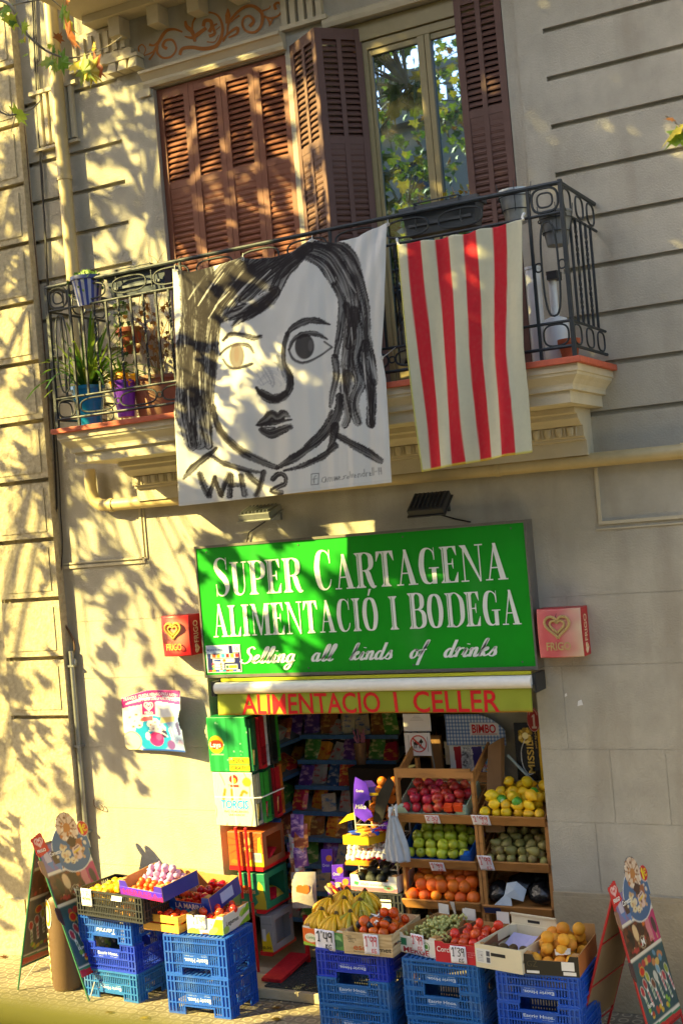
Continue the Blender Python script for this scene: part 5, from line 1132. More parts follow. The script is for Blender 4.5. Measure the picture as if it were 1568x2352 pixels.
# zinc buckets / lanterns, white pipes at the right end
for px, py, Y, lb, m in ((1183, 475, -.62, 'dull zinc bucket behind the railing right of the dark trough', ZINC), (1277, 525, -.70, 'grey plastic pot in a wire ring hanging inside the right end of the railing', mat('grey_pot', '#6a6f74', .4, .1, 8))):
    p = at(px, py, Y); t = thing('hanging_bucket', lb, 'bucket', (p.x, Y, p.z-.12), 'buckets hung on the railing')
    MB().lathe([(.075, -.12), (.115, .10), (.122, .10), (.122, .115), (.105, .115), (.07, -.10)], (p.x, Y, p.z), 24).build('bucket', m, t, smooth=True)
    w_ = MB(); w_.tube([(p.x+.125*math.cos(q), Y+.125*math.sin(q), p.z+.06) for q in np.linspace(0, 2*PI, 18, endpoint=False)], .004, 5, closed=True).tube([(p.x+.10*math.cos(q), Y+.10*math.sin(q), p.z-.03) for q in np.linspace(0, 2*PI, 18, endpoint=False)], .004, 5, closed=True)
    for k in range(5): q = k*2*PI/5; w_.tube([(p.x+.13*math.cos(q), Y+.13*math.sin(q), p.z+.16), (p.x+.10*math.cos(q), Y+.10*math.sin(q), p.z-.05)], .003, 4)
    w_.build('wire_ring', IR, t)
cap_ = at(1180, 440, -.62); 
y_ = -.35; WP = mat('white_enamel', '#d2d3d2', .35, .06, 9, coat=.2)
p0, p1 = at(1222, 620, y_), at(1232, 850, y_)
tag(MB().tube([(p0.x, y_, zfl), (p0.x, y_, p0.z)], .055, 18).tube([(p0.x, y_, p0.z+.0005), (p0.x, y_, p0.z+.02)], .06, 18).build('white_pipe', WP, None, smooth=True), 'taller white pipe standing on the balcony floor beside the flag', 'pipe', 'white cylinders at the right end of the balcony')
p0 = at(1275, 735, -.45)
t = thing('water_heater', 'stout white cylinder with a slim neck at the right end of the balcony', 'water heater', (p0.x, -.45, zfl), 'white cylinders at the right end of the balcony')
MB().lathe([(.09, 0), (.095, .03), (.095, .30), (.08, .34), (.03, .36), (.03, .62), (.045, .63), (.045, .66)], (p0.x, -.45, zfl), 24).build('body', WP, t, smooth=True); MB().box(p0.x-.02, -.52, zfl+.62, p0.x+.06, -.40, zfl+.68).build('valve', DKM, t)
p0 = at(1308, 815, -.6); t = pot('flower_pot', 'little terracotta pot at the right corner of the balcony floor', 'flower pot', (p0.x, -.6, zfl), .05, .075, .13, TERRA, .006)
# ------------------------------------------------------------------ stacking crates
def ax(px, py, X):
    d = ray(px, py); t = (X-CAM[0])/d[0]; return Vector(CAM + t*d)
CRB = [mat('crate_blue', '#1450b4', .45, .14, 7, .1, 80, stain=(3, (1, 1, 1), .60, .85, '#5b7690')), mat('crate_blue_bright', '#1236b8', .45, .12, 7, .1, 80, stain=(5, (1, 1, 1), .62, .85, '#4a63a0')), mat('crate_blue_faded', '#1d64a8', .5, .16, 7, .1, 80, stain=(4, (1, 1, 1), .58, .85, '#7d8c92'))]
CRW = mat('crate_white_ink', '#c9d6e6', .6, .1, 20); CRK = mat('crate_black', '#23252a', .5, .2, 9, .1, 80)
def crate_side(b, o, u, n, L, h, notch, label):
    """one lattice wall: o lower corner, u along, n outwards; slats, ribs, solid label field, hand hole along the upper edge"""
    o, u, n = Vector(o), Vector(u), Vector(n); z = Vector((0, 0, 1)); th = .006
    def bx(x0, x1, z0, z1, d0=0.0, d1=th): b.obox(o+u*x0+z*z0+n*d0, u*(x1-x0), -n*(d0+d1), z*(z1-z0)) 
    nx0, nx1 = L*.27, L*.73; nz = h*.80 if notch else h
    zr = [0, h*.16, h*.42, h*.70, h-.016]
    for i, z0 in enumerate(zr):
        hh = .011 if i not in (0, 4) else .016
        if notch and z0+hh > nz: bx(0, nx0, z0, z0+hh, .009); bx(nx1, L, z0, z0+hh, .009)
        else: bx(0, L, z0, z0+hh, .009)
    if notch:
        bx(nx0-.012, nx1+.012, nz-.012, nz-.001, .009); bx(nx0-.013, nx0-.001, nz, h-.017, .009); bx(nx1+.001, nx1+.013, nz, h-.017, .009)
    for x0 in (0, .034, .068, L-.012, L-.046, L-.080): bx(x0, x0+.012, .0165, h-.0165, .010)
    bx(.002, .080, .001, h-.001, -.0005, .004); bx(L-.080, L-.002, .001, h-.001, -.0005, .004)
    lx0, lx1 = (L*.30, L*.70) if label else (L, L)
    if label: bx(lx0, lx1, h*.42, h*.70, .004, .004)
    k = int((L-.17)/.021)
    for i in range(k+1):
        x0 = .085+i*(L-.17-.011)/k
        top = nz-.012 if (notch and nx0-.01 < x0 < nx1) else h-.016
        if label and lx0-.008 < x0 < lx1: bx(x0, x0+.011, .016, h*.42, 0, .004); bx(x0, x0+.011, h*.70, top, 0, .004)
        else: bx(x0, x0+.011, .016, top, 0, .004)
def crate_parts(w, d, h, notch=True, label=True):
    b = MB()
    crate_side(b, (-w/2, -d/2, 0), (1, 0, 0), (0, -1, 0), w, h, notch, label); crate_side(b, (w/2, -d/2, 0), (0, 1, 0), (1, 0, 0), d, h, notch, False)
    crate_side(b, (w/2, d/2, 0), (-1, 0, 0), (0, 1, 0), w, h, notch, label); crate_side(b, (-w/2, d/2, 0), (0, -1, 0), (-1, 0, 0), d, h, notch, False)
    for i in range(14): b.box(-w/2+.012+i*(w-.03)/14, -d/2+.012, .003, -w/2+.012+i*(w-.03)/14+.022, d/2-.012, .009)
    for i in range(9): b.box(-w/2+.0121, -d/2+.012+i*(d-.03)/9, .0095, w/2-.0121, -d/2+.012+i*(d-.03)/9+.016, .014)
    return b
def crate_lettering(w, d, h, words):
    b = MB()
    if words == 'script': script_line(b, 'a r r e s'.replace(' ', ''), -.085, .09, h*.50, .026, -d/2-.0045, wt=.22); b.text('T', (-.12, -d/2-.0045, h*.49), X1_, Z1_, .045, lean=.2)
    else:
        b.text('Escrig Hnos.', (-.115, -d/2-.0045, h*.565), X1_, Z1_, h*.105, .225, bold=.02)
        b.text('Amposta S.A.', (-.11, -d/2-.0045, h*.495), X1_, Z1_, .006, .055).text('Tel. 977 - Barcelona', (.02, -d/2-.0045, h*.495), X1_, Z1_, .006, .08).text('Mercabarna', (-.10, -d/2-.0045, h*.455), X1_, Z1_, .005, .045)
    return b
_CR = {}
def crate(label, x, y, z, h, m, words='block', flip=False, rot=0, group='stacked blue crates', w=.60, d=.40):
    """x, y: middle of the crate; flip: standing upside down"""
    t = thing('stacking_crate', label, 'crate', local=True, group=group); k = (h, w, d, words)
    if k not in _CR:
        a = crate_parts(w, d, h, True, words is not None).build('body', CRB[0], t); me2 = None
        if words: c_ = crate_lettering(w, d, h, words).build('lettering', CRW, t); me2 = c_.data; 
        _CR[k] = (a.data, me2)
        body = a
    else:
        body = bpy.data.objects.new('body', _CR[k][0]); COL.objects.link(body); body.parent = t
        if _CR[k][1]: c_ = bpy.data.objects.new('lettering', _CR[k][1]); COL.objects.link(c_); c_.parent = t
    body.material_slots[0].link = 'OBJECT'; body.material_slots[0].material = m
    if flip: t.location = (x, y, z+h); t.rotation_euler = (0, PI, rot)
    else: t.location = (x, y, z); t.rotation_euler = (0, 0, rot)
    if flip: 
        for ch in t.children:
            pass
    return t
ra = R(-4.5); AX, AYc = -2.07, -.605
crate('faded blue crate on the pavement at the bottom of the leftmost stack', AX, AYc, .0, .24, CRB[2], flip=True, rot=ra)
crate('blue crate with upright white lettering in the middle of the leftmost stack', AX-.005, AYc+.004, .2405, .24, CRB[1], rot=ra+R(.6))
crate('blue crate lettered in upside down white script under the black crate', AX-.012, AYc, .481, .24, CRB[0], 'script', True, ra-R(.5))
crate('deep blue crate on the pavement carrying the tomato boxes stack', -1.105, -.725, .0, .32, CRB[0], flip=True)
crate('deep blue crate directly under the green and white tomato box', -1.108, -.722, .3205, .32, CRB[0], flip=True, rot=R(.5))
for nm, cx, cy, dz, lb, ms, fl in (('C', .33, -.745, 0, ('under the banana box', 'middle of the stack under the bananas', 'lowest under the bananas'), (1, 2, 2), (1, 0, 1)),
        ('D', 1.09, -.80, 0, ('under the grape and tomato boxes', 'middle of the stack below the grapes', 'lowest below the grapes'), (2, 2, 2), (1, 0, 1)),
        ('E', 1.845, -.875, 0, ('under the kiwi and peach boxes', 'middle of the stack below the peaches', 'lowest below the peaches'), (0, 0, 0), (1, 0, 1))):
    for i in range(3):
        txt = ('shaded blue crate with upside down lettering '+lb[0]) if i == 0 else ('shaded blue crate with upright lettering in the '+lb[1]) if i == 1 else ('shaded blue crate on the pavement, '+lb[2])
        crate(txt, cx+rng.uniform(-.006, .006), cy+rng.uniform(-.006, .006), .428-.214*i, .2135, CRB[ms[i]], flip=bool(fl[i]), rot=R(rng.uniform(-1, 1)-(1 if nm != 'E' else 0)))

# ------------------------------------------------------------------ cartons
KRAFT = mat('kraft_card', '#b98b52', .85, .1, 12, .1, 60)
def carton(name, label, cat, w, d, h, out, loc, rot=0, tilt=(0, 0), group=None, front=None, ends=None, inner=KRAFT, low=.62, corner=.16, back=1.0, lip=True):
    """open fruit tray: local origin = middle of the bottom; front/back walls dip between raised corners"""
    t = thing(name, label, cat, local=True, group=group); th = .006
    b = MB()
    b.box(-w/2+th, -d/2+th, 0.0005, w/2-th, d/2-th, th, 1)
    def wall(o, u, n, L, lo, mi):
        o, u, n = Vector(o), Vector(u), Vector(n); z = Vector((0, 0, 1)); c_ = L*corner
        P = [o, o+u*L, o+u*L+z*h, o+u*(L-c_)+z*h, o+u*(L-c_*1.25)+z*h*lo, o+u*c_*1.25+z*h*lo, o+u*c_+z*h, o+z*h] if lo < 1 else [o, o+u*L, o+u*L+z*h, o+z*h]
        k = len(P); Q = [p-n*th for p in P]; B0 = len(b.v); b.v += [tuple(p) for p in P+Q]
        b.f.append(tuple(B0+i for i in range(k))); b.m.append(mi); b.f.append(tuple(B0+k+i for i in range(k))[::-1]); b.m.append(1)
        for i in range(k): b.f.append((B0+i, B0+k+i, B0+k+(i+1) % k, B0+(i+1) % k)); b.m.append(1)
    wall((-w/2, -d/2, 0), (1, 0, 0), (0, -1, 0), w, low, 0); wall((w/2, d/2, 0), (-1, 0, 0), (0, 1, 0), w, back, 0)
    wall((w/2, -d/2+th+.0005, 0), (0, 1, 0), (1, 0, 0), d-2*th-.001, 1.0, 2); wall((-w/2, d/2-th-.0005, 0), (0, -1, 0), (-1, 0, 0), d-2*th-.001, 1.0, 2)
    if lip:
        for sx_ in (-1, 1): b.box(sx_*(w/2-th-.002), -d/2+th+.001, h+.0005, sx_*(w/2-.05), -d/2+.055, h+.005, 1)
    b.build('tray', [out, inner, ends or out], t)
    t.location = loc; t.rotation_euler = (tilt[0], tilt[1], rot); return t
def front_text(t, words, w, d, m, name='print'):
    b = MB()
    for (s_, x, z, h, L, *r_) in words: b.text(s_, (x, -d/2-.0005, z), X1_, Z1_, h, L, off=.0012, bold=r_[0] if r_ else .015, lean=r_[1] if len(r_) > 1 else 0)
    return b.build(name, m, t)
def front_panel_print(t, cv, x0, z0, w, h, d): return cv.flat('printed_front', (x0, -d/2-.0012, z0), X1_*w, Z1_*h, PRINT, t, .0006)
TAGP = mat('price_paper', '#e9e4ea', .6, .05, 10)
def price(label, text, M, w=.075, h=.085, ink=REDINK, sub='KG', bend=.012, lw=.0042, group='handwritten price tags'):
    """paper price tag; M places its lower middle, local x across, z up, -y facing out"""
    t = thing('price_tag', label, 'price tag', local=True, group=group)
    cvp = Canvas(w, h, 6, 8, '#e9e4ea'); cvp.flat('paper', (-w/2, 0, 0), X1_*w, Z1_*h, attr_mat('tag_paper', .6), t, .0008, lambda x, y: bend*np.sin(y*PI*.5)*.3)
    b = MB(); hand(b, text, (-w*.40, -bend*.3-.0015, h*.42), X1_, Z1_, h*.48, w*.82, lw)
    if sub: hand(b, sub, (w*.02, -bend*.2-.0015, h*.08), X1_, Z1_, h*.22, w*.34, lw*.7)
    b.build('handwriting', ink, t); t.matrix_world = M; return t
def TM(p, rz=0, rx=0): return Matrix.Translation(p) @ Matrix.Rotation(rz, 4, 'Z') @ Matrix.Rotation(rx, 4, 'X')

# ------------------------------------------------------------------ fruit
def fruit_mesh(name, prof, m, n=16, jit=.03, seed=0, extra=None, sx=1, sy=1):
    g = np.random.default_rng(seed); b = MB().lathe(prof, (0, 0, 0), n, 0, sx, sy)
    P = np.array(b.v); ph = g.uniform(0, 6, 6)
    P *= (1+jit*np.sin(P[:, :1]*60+ph[0])*np.sin(P[:, 1:2]*55+ph[1])+jit*.8*np.sin(P[:, 2:3]*70+ph[2]))
    b.v = [tuple(p) for p in P]; ms = [m]
    if extra: extra(b); ms = [m]+extra.mats
    me = bpy.data.meshes.new(name); me.from_pydata(b.v, [], b.f)
    for q in ms: me.materials.append(q)
    me.polygons.foreach_set("material_index", b.m); me.polygons.foreach_set("use_smooth", [True]*len(me.polygons)); me.update(); return me
def sph(r, k=1.0, n=9, dim=0.0, dimb=0.0):
    """profile of a round fruit, dimpled at the ends"""
    o = []
    for i in range(n+1):
        a = -PI/2+PI*i/n; rr = r*math.cos(a); z = r*k*math.sin(a)
        if dim and i >= n-1: z -= dim*(1 if i == n else .25)
        if dimb and i <= 1: z += dimb*(1 if i == 0 else .25)
        o.append((max(rr, .0006), z))
    return o
def stalk(m, z, L=.014, r_=.0018):
    def f(b): b.tube([(0, 0, z), (.001, .001, z+L*.6), (.004, .002, z+L)], r_, 5, m=1)
    f.mats = [m]; return f
STK = mat('fruit_stalk', '#4a3a20', .8)
def fm(nm, col, **k): return mat(nm, col, k.pop('rough', .35), k.pop('var', .15), k.pop('ns', 14), k.pop('bump', .08), k.pop('bs', 160), rnd=k.pop('rnd', .22), **k)
ME = {
 'red_apple': fruit_mesh('red_apple', sph(.037, .93, 10, .012, .007), fm('apple_red', '#b3202c', ns=22, var=.35, stain=(18, (1, 1, .2), .55, .8, '#d98a4c'), rnd=.2), seed=1, jit=.02, extra=stalk(STK, .024)),
 'green_apple': fruit_mesh('green_apple', sph(.039, .93, 10, .013, .008), fm('apple_green', '#a6b028', stain=(9, (1, 1, 1), .55, .9, '#c6b84a')), seed=2, jit=.02, extra=stalk(STK, .024)),
 'orange': fruit_mesh('orange', sph(.041, .97, 10, .003, .002), fm('orange_peel', '#e8761a', bump=.35, bs=420, rough=.42, stain=(20, (1, 1, 1), .66, .74, '#a8641e')), seed=3, jit=.012),
 'lemon': fruit_mesh('lemon', [(.0006,-.046),(.006,-.043),(.010,-.038),(.024,-.026),(.032,-.010),(.033,.006),(.027,.022),(.014,.035),(.007,.041),(.003,.045)], fm('lemon_peel', '#e3b81c', bump=.3, bs=380, rough=.4, stain=(16, (1, 1, 1), .62, .78, '#b9a02a')), seed=4, jit=.015),
 'pear': fruit_mesh('pear', [(.0006,-.040),(.014,-.041),(.028,-.032),(.035,-.016),(.034,.002),(.027,.020),(.018,.036),(.012,.048),(.004,.053)], fm('pear_skin', '#8f8748', stain=(14, (1, 1, 1), .45, .75, '#7a6234'), rough=.55, rnd=.22), seed=5, jit=.03, extra=stalk(STK, .050, .02)),
 'avocado': fruit_mesh('avocado', [(.0006,-.050),(.018,-.048),(.036,-.034),(.043,-.012),(.040,.012),(.028,.034),(.016,.050),(.004,.056)], fm('avocado_skin', '#23261c', bump=.6, bs=200, rough=.45, rnd=.25), seed=6, jit=.02),
 'tomato': fruit_mesh('tomato', sph(.036, .82, 10, .007, .002), fm('tomato_skin', '#e04a28', rough=.18, rnd=.12), seed=7, jit=.02),
 'persimmon': fruit_mesh('persimmon', sph(.038, .86, 10, .006, .002), fm('persimmon_skin', '#e5681e', rough=.25, rnd=.16), seed=8, jit=.02),
 'kiwi': fruit_mesh('kiwi', sph(.030, 1.25, 10, .002, .002), fm('kiwi_skin', '#5a4426', rough=.9, bump=.5, bs=500, rnd=.15), seed=9, jit=.02),
 'peach': fruit_mesh('peach', sph(.040, .95, 10, .006, .002), fm('peach_skin', '#e09a24', rough=.65, stain=(7, (1, 1, 1), .5, .85, '#c8651e'), rnd=.15), seed=10, jit=.025),
 'onion': fruit_mesh('onion', [(.0006,-.034),(.020,-.032),(.035,-.015),(.037,.004),(.026,.024),(.010,.034),(.005,.046)], fm('onion_skin', '#c98a2e', rough=.3, rnd=.2), seed=11, jit=.02),
 'garlic': fruit_mesh('garlic', [(.0006,-.020),(.016,-.019),(.025,-.006),(.022,.008),(.010,.020),(.004,.032)], fm('garlic_skin', '#c49ac4', rough=.5, rnd=.15), seed=12, jit=.05),
 'mandarin': fruit_mesh('mandarin', sph(.026, .85, 9, .003, .002), fm('mandarin_peel', '#e6641a', bump=.3, bs=420, rnd=.12), seed=13, jit=.02),
 'plum': fruit_mesh('plum', sph(.032, 1.0, 9, .003, .001), fm('plum_skin', '#1d1a20', rough=.3, rnd=.2), seed=14, jit=.02),
 'pepper': fruit_mesh('red_pepper', [(.0006,-.040),(.016,-.040),(.030,-.030),(.036,-.005),(.038,.020),(.028,.034),(.010,.032),(.004,.028)], fm('pepper_skin', '#c4141a', rough=.12, rnd=.1), seed=15, jit=.06, extra=stalk(mat('green_stalk', '#3f6a24', .6), .030, .025, .004)),
}
def heap(kind, name, label, cat, group, box, layers, M, seed, size=1.0, lie=False, dome=0.0):
    """pile single fruits in a tray: box = (x0, x1, y0, y1, z) in the tray's own axes; layers = [(columns, rows)]; M = tray to world"""
    g = np.random.default_rng(seed); x0, x1, y0, y1, z0 = box; out = []
    r_ = max(abs(v.co.x) for v in ME[kind].vertices)*size
    for li, (nc, nr) in enumerate(layers):
        ins = r_*(1+.75*li)
        for j in range(nr):
            off = (j+li) % 2
            for i in range(nc-(off if nc > 2 else 0)):
                fx = (i+.5*off)/(max(1, nc-1)); fy = j/max(1, nr-1) if nr > 1 else .5
                x = x0+ins+(x1-x0-2*ins)*fx; y = y0+ins+(y1-y0-2*ins)*fy; z = z0+r_*.9+li*r_*1.42+dome*math.sin(PI*fy)*math.sin(PI*min(max(fx, 0), 1))
                o = bpy.data.objects.new(name, ME[kind]); COL.objects.link(o)
                p = M @ Vector((x+g.normal(0, r_*.10), y+g.normal(0, r_*.10), z+g.normal(0, r_*.10)))
                o.location = p; s_ = size*g.uniform(.88, 1.10); o.scale = (s_*g.uniform(.95, 1.05), s_, s_*g.uniform(.94, 1.06))
                o.rotation_euler = (g.uniform(.9, 1.9), g.uniform(-.5, .5), g.uniform(0, 6.28)) if lie else (g.normal(0, .75), g.normal(0, .75), g.uniform(0, 6.28))
                tag(o, label, cat, group); out.append(o)
    return out
def MW(t):
    return Matrix.LocRotScale(t.location, t.rotation_euler, None)
# ------------------------------------------------------------------ fruit boxes on the right hand crates
ZT = .642
def box_at(fl, fr, name, label, w, d, h, out, **k):
    """carton whose front lower edge runs from photo pixel fl to fr at the crate tops"""
    a, b_ = gz(*fl, k.get('z', ZT)), gz(*fr, k.pop('z', ZT)); rot = math.atan2(b_.y-a.y, b_.x-a.x); c_ = (a+b_)/2
    n = Vector((-math.sin(rot), math.cos(rot), 0)); p = c_+n*d/2
    return carton(name, label, k.pop('cat', 'fruit box'), w, d, h, out, (p.x, p.y, c_.z), rot, group='fruit boxes along the front of the shop', **k)
WC = mat('white_card', '#d9d6cc', .6, .06, 10); ORC = mat('orange_card', '#dd5a16', .5, .08, 10); REDC = mat('red_card', '#c01a2c', .5, .08, 10); BLKC = mat('black_card', '#1d1c1c', .45, .15, 10)
WOODP = mat('pale_plywood', '#cdb286', .7, .12, 3, .15, 30, stain=(5, (1, 1, 9), .45, .7, '#b08f5c')); WOODB = mat('cream_plywood', '#d8ccab', .65, .08, 3, .1, 30)
BROWNC = mat('brown_card', '#7d5236', .8, .12, 10)
# bananas
t = box_at((699, 2170), (793, 2184.5), 'banana_box', 'orange and green card box heaped with bananas', .40, .50, .15, WC, ends=ORC, low=.9, cat='fruit box')
cv = Canvas(.40, .14, 80, 28, '#e06018'); cv.ell(.075, .065, .058, .036, '#efe6c4'); cv.poly([(.11, 0), (.40, 0), (.40, .14), (.13, .14)], '#4d8a48'); cv.poly([(.0, 0), (.20, 0), (.0, .03)], '#9cc038'); cv.ell(.30, .07, .07, .05, '#86b878'); cv.ell(.33, .05, .05, .03, '#2f6a44'); cv.rect(.12, 0, .28, .012, '#a83a4a')
front_panel_print(t, cv, -.20, 0.001, .40, .134, .50); front_text(t, [('Living', -.165, .055, .024, .085, .01)], .4, .5, mat('green_ink', '#3c8a2c', .5)); TB = t
# wooden crate of persimmons and plums
def slat_crate(label, w, d, h, loc, rot, m, words, group, cols=2, hand_hole=False, name='wooden_crate', ink=None):
    t = thing(name, label, 'fruit box', local=True, group=group); b = MB(); th = .008
    b.box(-w/2+.01, -d/2+.01, .001, w/2-.01, d/2-.01, .008)
    for y0, y1 in ((-d/2, -d/2+th), (d/2-th, d/2)):
        if cols == 1: b.box(-w/2, y0, 0, w/2, y1, h)
        else: b.box(-w/2, y0, 0, w/2, y1, h*.44); b.box(-w/2, y0, h*.56, w/2, y1, h)
    for x0, x1 in ((-w/2+.0005, -w/2+th), (w/2-th, w/2-.0005)):
        b.box(x0, -d/2+th+.0005, 0, x1, d/2-th-.0005, h*.44); b.box(x0, -d/2+th+.0005, h*.56, x1, d/2-th-.0005, h-.002)
    for sx_ in (-1, 1):
        for sy_ in (-1, 1): b.prism([(sx_*(w/2-th-.001), sy_*(d/2-th-.001), .009), (sx_*(w/2-th-.04), sy_*(d/2-th-.001), .009), (sx_*(w/2-th-.001), sy_*(d/2-th-.04), .009)], (0, 0, h-.012))
    b.build('slats', m, t); t.location = loc; t.rotation_euler = (0, 0, rot)
    if words: front_text(t, words, w, d, ink or BLACKP)
    return t
a, b_ = gz(794, 2189.6, ZT), gz(902, 2200, ZT); PC = slat_crate('pale wooden crate with burnt lettering holding persimmons and plums', .41, .50, .165, ((a.x+b_.x)/2, (a.y+b_.y)/2+.25, ZT), math.atan2(b_.y-a.y, b_.x-a.x), WOODP,
    [('PRODUCTO', -.18, .13, .008, .05), ('SURESAN, S.L.', -.165, .115, .007, .07), ('RF. 08234 - 12', -.165, .103, .006, .07), ('Barcelona', -.16, .09, .006, .05), ('De la huerta al mercado', -.12, .018, .010, .17)], 'fruit boxes along the front of the shop', cols=1)
front_text(PC, [('escri', -.12, .035, .045, .16, .01), ], .41, .50, mat('burnt_orange_ink', '#c8571c', .5)); front_text(PC, [('met', .09, .035, .034, .105, .012, .1)], .41, .50, BLACKP)
# grapes
GB_ = box_at((913, 2184), (1004, 2204), 'grape_box', 'white card box of green grapes with torn red lettering', .39, .50, .15, WC, ends=BROWNC, low=.86)
cv = Canvas(.39, .12, 90, 28, '#dedbd2'); cv.rect(.015, .055, .10, .11, '#2f7a58'); [cv.rect(.02, .062+i*.016, .045, .072+i*.016, '#e8e8e0') for i in range(3)]; cv.ring(.29, .075, .032, .032, .007, '#3a7d3a'); cv.ell(.29, .075, .018, .018, '#4a8a3a'); cv.rect(.06, 0, .30, .003, '#c02030')
front_panel_print(GB_, cv, -.195, .002, .39, .12, .50); front_text(GB_, [('MERGE', -.13, .010, .038, .25, .03)], .39, .5, mat('crimson_ink', '#a8182c', .5))
# tomatoes (right)
TB2 = box_at((1004, 2208), (1107, 2219.5), 'tomato_box', 'red card box of orange red tomatoes', .38, .50, .15, REDC, ends=BROWNC, low=.92)
front_text(TB2, [('Corch', -.175, .075, .038, .12, .012)], .38, .5, WHITE); front_text(TB2, [('Calle Mayor 21 Almeria', .06, .085, .007, .10), ('Tel. 950 555 010', .07, .07, .007, .09), ('Espana', .07, .055, .007, .04)], .38, .5, mat('pink_ink', '#e09aa0', .5))
for sx_ in (-1, 1): MB().box(sx_*.19-.0-(.10 if sx_ > 0 else 0), .245-.004, .15, sx_*.19+(.10 if sx_ < 0 else 0), .2445, .235).build('card_flap', WC, TB2)
# kiwis
a, b_ = gz(1109.5, 2223.5, ZT), gz(1212, 2242, ZT); KC = slat_crate('cream plywood box with slotted handle holding a few kiwis', .385, .50, .165, ((a.x+b_.x)/2, (a.y+b_.y)/2+.26, ZT), math.atan2(b_.y-a.y, b_.x-a.x), WOODB, None, 'fruit boxes along the front of the shop', cols=1)
k_ = MB().box(-.06, -.2515, .095, .06, -.2505, .118); k_.build('handle_slot', BLACKP, KC)
cv = Canvas(.12, .10, 40, 32, '#d8d6d0'); [cv.rect(.008, .012+i*.011, .06, .016+i*.011, '#9a98a4') for i in range(7)]; [cv.rect(.085+(i % 2)*.0, .008+(i//1)*.045, .115, .045+i*.045, '#4a4c58') for i in range(2)]; front_panel_print(KC, cv, -.185, .035, .12, .10, .50)
MB().box(-.19, .2505, .0, .19, .2585, .24).box(-.19, .2345, .235, .19, .2504, .246).build('back_board', WOODB, KC); MB().box(-.05, .2485, .185, .05, .2502, .205).build('handle_slot', BLACKP, KC)
pw = MB(); g = np.random.default_rng(3); pts = [(-.17, -.02, .02), (-.10, .10, .07), (-.02, .05, .04), (.06, .12, .09), (.16, .03, .05), (.17, .22, .12), (.0, .225, .10), (-.16, .22, .11)]
pw.add(pts+[(p[0], p[1], p[2]+.004) for p in pts], [(0,1,7),(1,2,6),(2,3,6),(3,4,5),(3,5,6),(1,6,7)]); pw.build('paper_liner', mat('lilac_paper', '#b9b4d8', .7), KC)
# peaches
PB = box_at((1216, 2237.5), (1320, 2245), 'peach_box', 'black card box of yellow peaches at the right end of the row', .385, .50, .14, BLKC, ends=mat('orange_brown_card', '#a5602a', .7), low=.72)
front_text(PB, [('GZ', -.175, .055, .04, .075, .0)], .385, .5, mat('dull_gold_ink', '#4c4330', .5)); [MB().box(x0, -.2515, z0, x1, -.2505, z1).build('paper_label', WHITE, PB) for x0, z0, x1, z1 in ((.07, .04, .16, .10), (.08, .008, .17, .032), (-.18, .01, -.09, .028))]
for sx_ in (-1, 1): MB().box(sx_*.15-.04, .2435, .14, sx_*.15+.04, .2495, .21).build('card_flap', KRAFT, PB)
# the fruit
def bananas(label, M, n, L, g, ripe):
    """one hand of bananas: curved five sided fingers joined at the crown"""
    t = thing('banana_bunch', label, 'bananas', local=True, group='bunches of bananas'); ms = [fm('banana_peel', '#eab41a', rough=.42, stain=(16, (1, 1, 1), .62, .8, '#5a3d16'), rnd=.1), fm('banana_green_peel', '#b8aa30', rough=.45, stain=(16, (1, 1, 1), .66, .8, '#5a4a1a'), rnd=.1)]
    cr_ = MB().lathe([(.012, -.02), (.02, -.01), (.022, .01), (.010, .03)], (0, 0, .005), 8); cr_.build('crown_stub', mat('banana_crown', '#5a4620', .8), t, smooth=True)
    for i in range(n):
        b = MB(); a = (i-(n-1)/2)/max(1, n-1)*1.7+g.normal(0, .05); row = i % 2; q = []; rs = []
        for k in range(9):
            f = k/8; th = -.55+f*1.75; out_ = L*(.02+.80*math.sin(f*PI*.62)); z = -L*(.10+.85*(1-math.cos(f*1.9))*.55)+row*.012+.02
            q.append((out_*math.sin(a), -out_*math.cos(a), z)); rs.append([.006, .009, .0155, .0185, .019, .0185, .0165, .011, .004][k])
        b.tube(q, rs, 7); b.build('banana', ms[0 if (g.random() < ripe) else 1], t, smooth='all')
    t.matrix_world = M; return t
M0 = MW(TB); g = np.random.default_rng(17)
spots = [(-.12, -.13, .24, 0, .95), (.03, -.15, .23, .05, .85), (.13, -.10, .24, .2, .5), (-.13, .0, .30, -.15, .95), (.02, -.02, .31, .1, .8), (.13, .04, .29, .45, .4), (-.05, .12, .34, .05, .8), (.10, .15, .33, .5, .3)]
names = ('front left at the box edge', 'front middle over the price tag', 'front right beside the plums', 'left side, brightest in the sun', 'in the middle of the heap', 'right side, greener', 'top with browned tips', 'top right, greenest of the heap')
for i, ((x, y, z, rz, ripe), nm) in enumerate(zip(spots, names)):
    bananas('bunch of bananas at the '+nm, M0 @ Matrix.Translation((x, y+.045, z-.02)) @ Matrix.Rotation(rz, 4, 'Z') @ Matrix.Rotation(R(14), 4, 'X'), 8, .19, g, min(1, ripe+.15))
heap('persimmon', 'persimmon', 'orange persimmon in the pale wooden crate', 'persimmon', 'persimmons in the wooden crate', (-.19, .19, -.22, .23, .05), [(5, 5), (4, 4), (3, 2)], MW(PC), 31, 1.08)
heap('plum', 'plum', 'dark plum among the persimmons', 'plum', 'plums among the persimmons', (-.16, .02, -.16, .05, .15), [(2, 2)], MW(PC), 32, 1.15)
